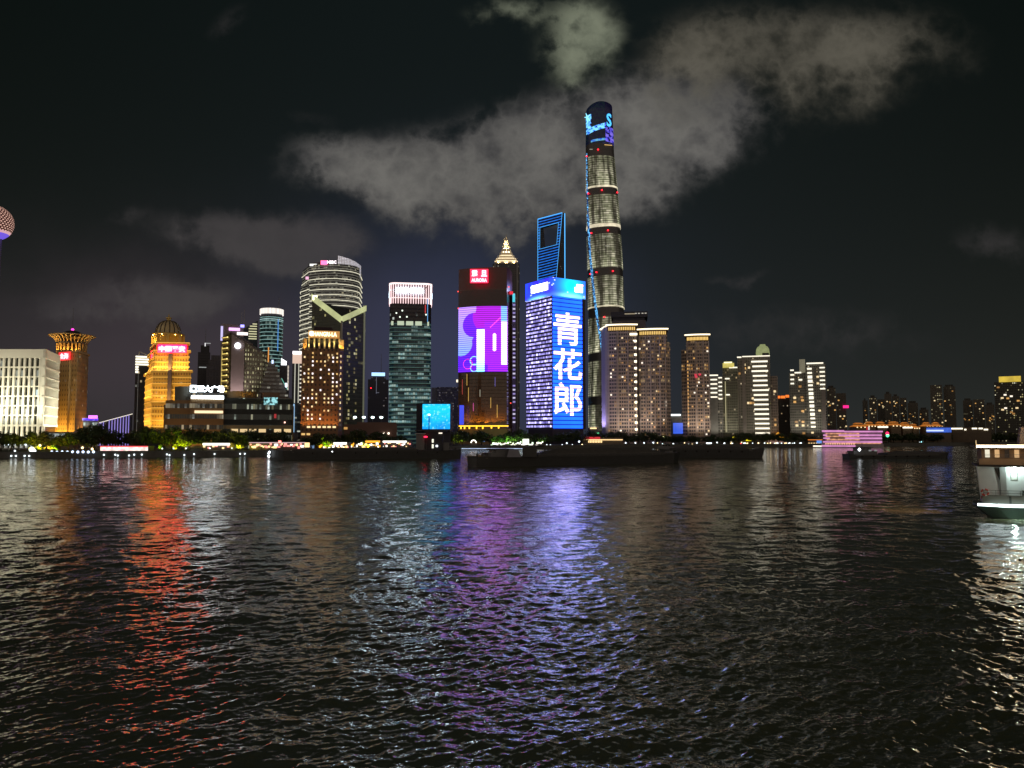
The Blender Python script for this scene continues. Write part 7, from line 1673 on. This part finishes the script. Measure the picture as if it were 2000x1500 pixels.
    part('canopy', t, lambda m: m.box(((xL + .4 + xR) / 2, D0 + B / 2, z(872)), (xR - xL - .4, B + 1.2, .3), paint('canopy_brown', (.10, .07, .05))))
    el = emit('eave_white', (255, 222, 178), 12.0)
    block('eave_light', t, ((X(1908) + X(1957)) / 2, D0 - .75, z(871.5)), (X(1957) - X(1908), .18, .36), el); block('eave_light', t, ((X(1958) + xR) / 2, D0 - .75, z(871.2)), (xR - X(1958), .18, .40), el)
    part('jack_staff', t, lambda m: m.bar((X(1908.5), D0, z(876)), (X(1908), D0, z(860)), .06, emit('staff_gold_glow', (225, 190, 130), .8), 5))  # staff is no lamp; it is given a glow to look lit
    # third deck and wheelhouse, amidships (beyond the frame), with their lit windows
    part('third_deck', t, lambda m: m.prism([(X(2006), D0 + 1.5), (xR, D0 + 1.5), (xR, D0 + B - 1.5), (X(2006), D0 + B - 1.5)], z(870), z(838), WH, DARKROOF))
    part('funnel', t, lambda m: m.prism([(X(1984), D0 + 3), (X(1994), D0 + 3), (X(1994), D0 + 6), (X(1984), D0 + 6)], z(870), z(834), TAN, poly1=[(X(1989), D0 + 3.5), (X(1997), D0 + 3.5), (X(1997), D0 + 5.5), (X(1989), D0 + 5.5)]))
    for k in range(16): block('deck_window', t, (X(2008) + 2.2 + 2.4 * k, D0 + 1.4, z(853)), (1.9, .15, 1.6), emit('deck_window', (255, 215, 160), 12.0))
    block('eave_light', t, (X(2006) + 20, D0 + 1.2, z(838)), (40, .2, .4), el)
    block('panel_light', t, (X(1998), D0 + 1.3, z(842)), (.9, .15, 1.6), emit('panel_ice', (210, 230, 250), 2.0))
    # the working lamps under the decks
    FL = []
    for k in range(7):
        l = bpy.data.lights.new('deck_lamp', 'POINT'); l.energy = 420; l.color = lin((225, 255, 245))[:3]; l.shadow_soft_size = .12
        o = bpy.data.objects.new('deck_lamp', l); col.objects.link(o); o.location = (xL + 5.4 + 5.2 * k, D0 + .3, z(913)); FL.append(o)
    for k in range(4):
        l = bpy.data.lights.new('hull_lamp', 'SPOT'); l.energy = 900; l.color = lin((215, 255, 235))[:3]; l.spot_size = R(120); l.shadow_soft_size = .15
        o = bpy.data.objects.new('hull_lamp', l); col.objects.link(o); o.location = (xL + 5 + 5 * k, D0 - .5, zg + .3); o.rotation_euler = (R(-25), 0, 0); FL.append(o)
    l = bpy.data.lights.new('stern_lamp', 'SPOT'); l.energy = 1.5e4; l.color = lin((255, 205, 160))[:3]; l.spot_size = R(75); l.spot_blend = 1.0; l.shadow_soft_size = .2
    o = bpy.data.objects.new('stern_lamp', l); col.objects.link(o); FL.append(o); o.location = (xL + .2, D0 + 3, z(905))
    o.rotation_euler = (Vector((xL - 15, D0 + 12, 0)) - Vector(o.location)).to_track_quat('-Z', 'Y').to_euler()
    # she lies at a slant across the view, bow towards the landing stage
    M = Matrix.Translation((xL, D0, 0)) @ Matrix.Rotation(R(-26), 4, 'Z') @ Matrix.Translation((-xL, -D0, 0))
    t.matrix_world = M @ Matrix.Translation(t.location)
    for l in FL: l.matrix_world = M @ Matrix.LocRotScale(l.location, l.rotation_euler, None)
ferry()

# broadcasting tower whose sphere shows at the left edge
def sphere_tower():
    D0 = 900.0; r = 21.0; c = Wp(-12.5, 435, D0)
    t = thing('broadcasting_tower', c.x, c.y, 'pink dotted sphere of a broadcasting tower with a violet underside', 'tower')
    m, nt, b = base_mat('sphere_dots'); n = texco(nt, 'Normal'); x, y, z = sep(nt, n)
    geo = E(nt, nt.nodes.new('ShaderNodeNewGeometry').outputs['Position']); gx, gy, gz = sep(nt, geo)
    px, py, pz = (gx - c.x) / r, (gy - c.y) / r, (gz - c.z) / r
    ang = px.op('ARCTAN2', py * -1.0); rowi = (pz * 9.0).floor(); fu = (ang * 5.2 + (rowi * .5)).fract() - .5; fv = (pz * 9.0).fract() - .5
    dot = (fu * fu + fv * fv).lt(.085)
    e = mix(nt, dot, lin((58, 28, 26)), lin((240, 190, 170))); e = mix(nt, pz.lt(-.62), e, lin((120, 95, 235))); e = mix(nt, pz.between(-.64, -.52), e, lin((225, 175, 185)))
    nt.links.new(e.s, b.inputs['Emission Color']); b.inputs['Emission Strength'].default_value = .9; b.inputs['Base Color'].default_value = (.1, .05, .05, 1)
    part('sphere', t, lambda mm: mm.lathe((c.x, c.y), [(max(.05, r * math.cos(a)), c.z + r * math.sin(a)) for a in [R(-90 + 7.5 * k) for k in range(25)]], m, 40))
    part('shaft', t, lambda mm: [mm.bar((c.x + 6 * math.cos(a), c.y + 6 * math.sin(a), GZ), (c.x + 6 * math.cos(a), c.y + 6 * math.sin(a), c.z - 12), 3.2, paint('shaft_violet', (.2, .18, .25)), 12) for a in (0.5, 2.6, 4.7)])
    part('mast', t, lambda mm: mm.bar((c.x, c.y, c.z + r), (c.x, c.y, c.z + r + 120), 3.0, paint('shaft_violet', (.2, .18, .25)), 10, .6))
sphere_tower()

# ------------------------------------------------------------------ plots face the river bend
FACING = ('neon_roofed_shed', 'slanted_hall', 'dark_tower_with_striped_top', 'shopping_centre', 'unlit_needle_tower', 'stepped_grey_tower', 'mauve_slab_tower', 'wedge_topped_tower', 'stepped_pyramid_block', 'grey_tower_with_bead_light',
          'slim_tower_with_twin_lines', 'block_with_tall_screen', 'brown_hotel', 'brick_podium', 'blue_capped_tower', 'grey_office_slab', 'office_tower_with_ribbed_crown', 'flat_roofed_block', 'apartment_tower', 'small_screen_house',
          'striped_balcony_block', 'yellow_crowned_block', 'domed_striped_tower', 'orange_signed_block', 'dark_block_with_corner_lights', 'ladder_lit_tower', 'apartment_block', 'yellow_crowned_office', 'pink_cruise_ship', 'white_light_gallery')
for t in [o for o in bpy.data.objects if o.type == 'EMPTY' and o.name.split('.')[0] in FACING]:
    c = t.location
    face_river(t, [l for l in LIGHTS if l.get('site') == t.name])
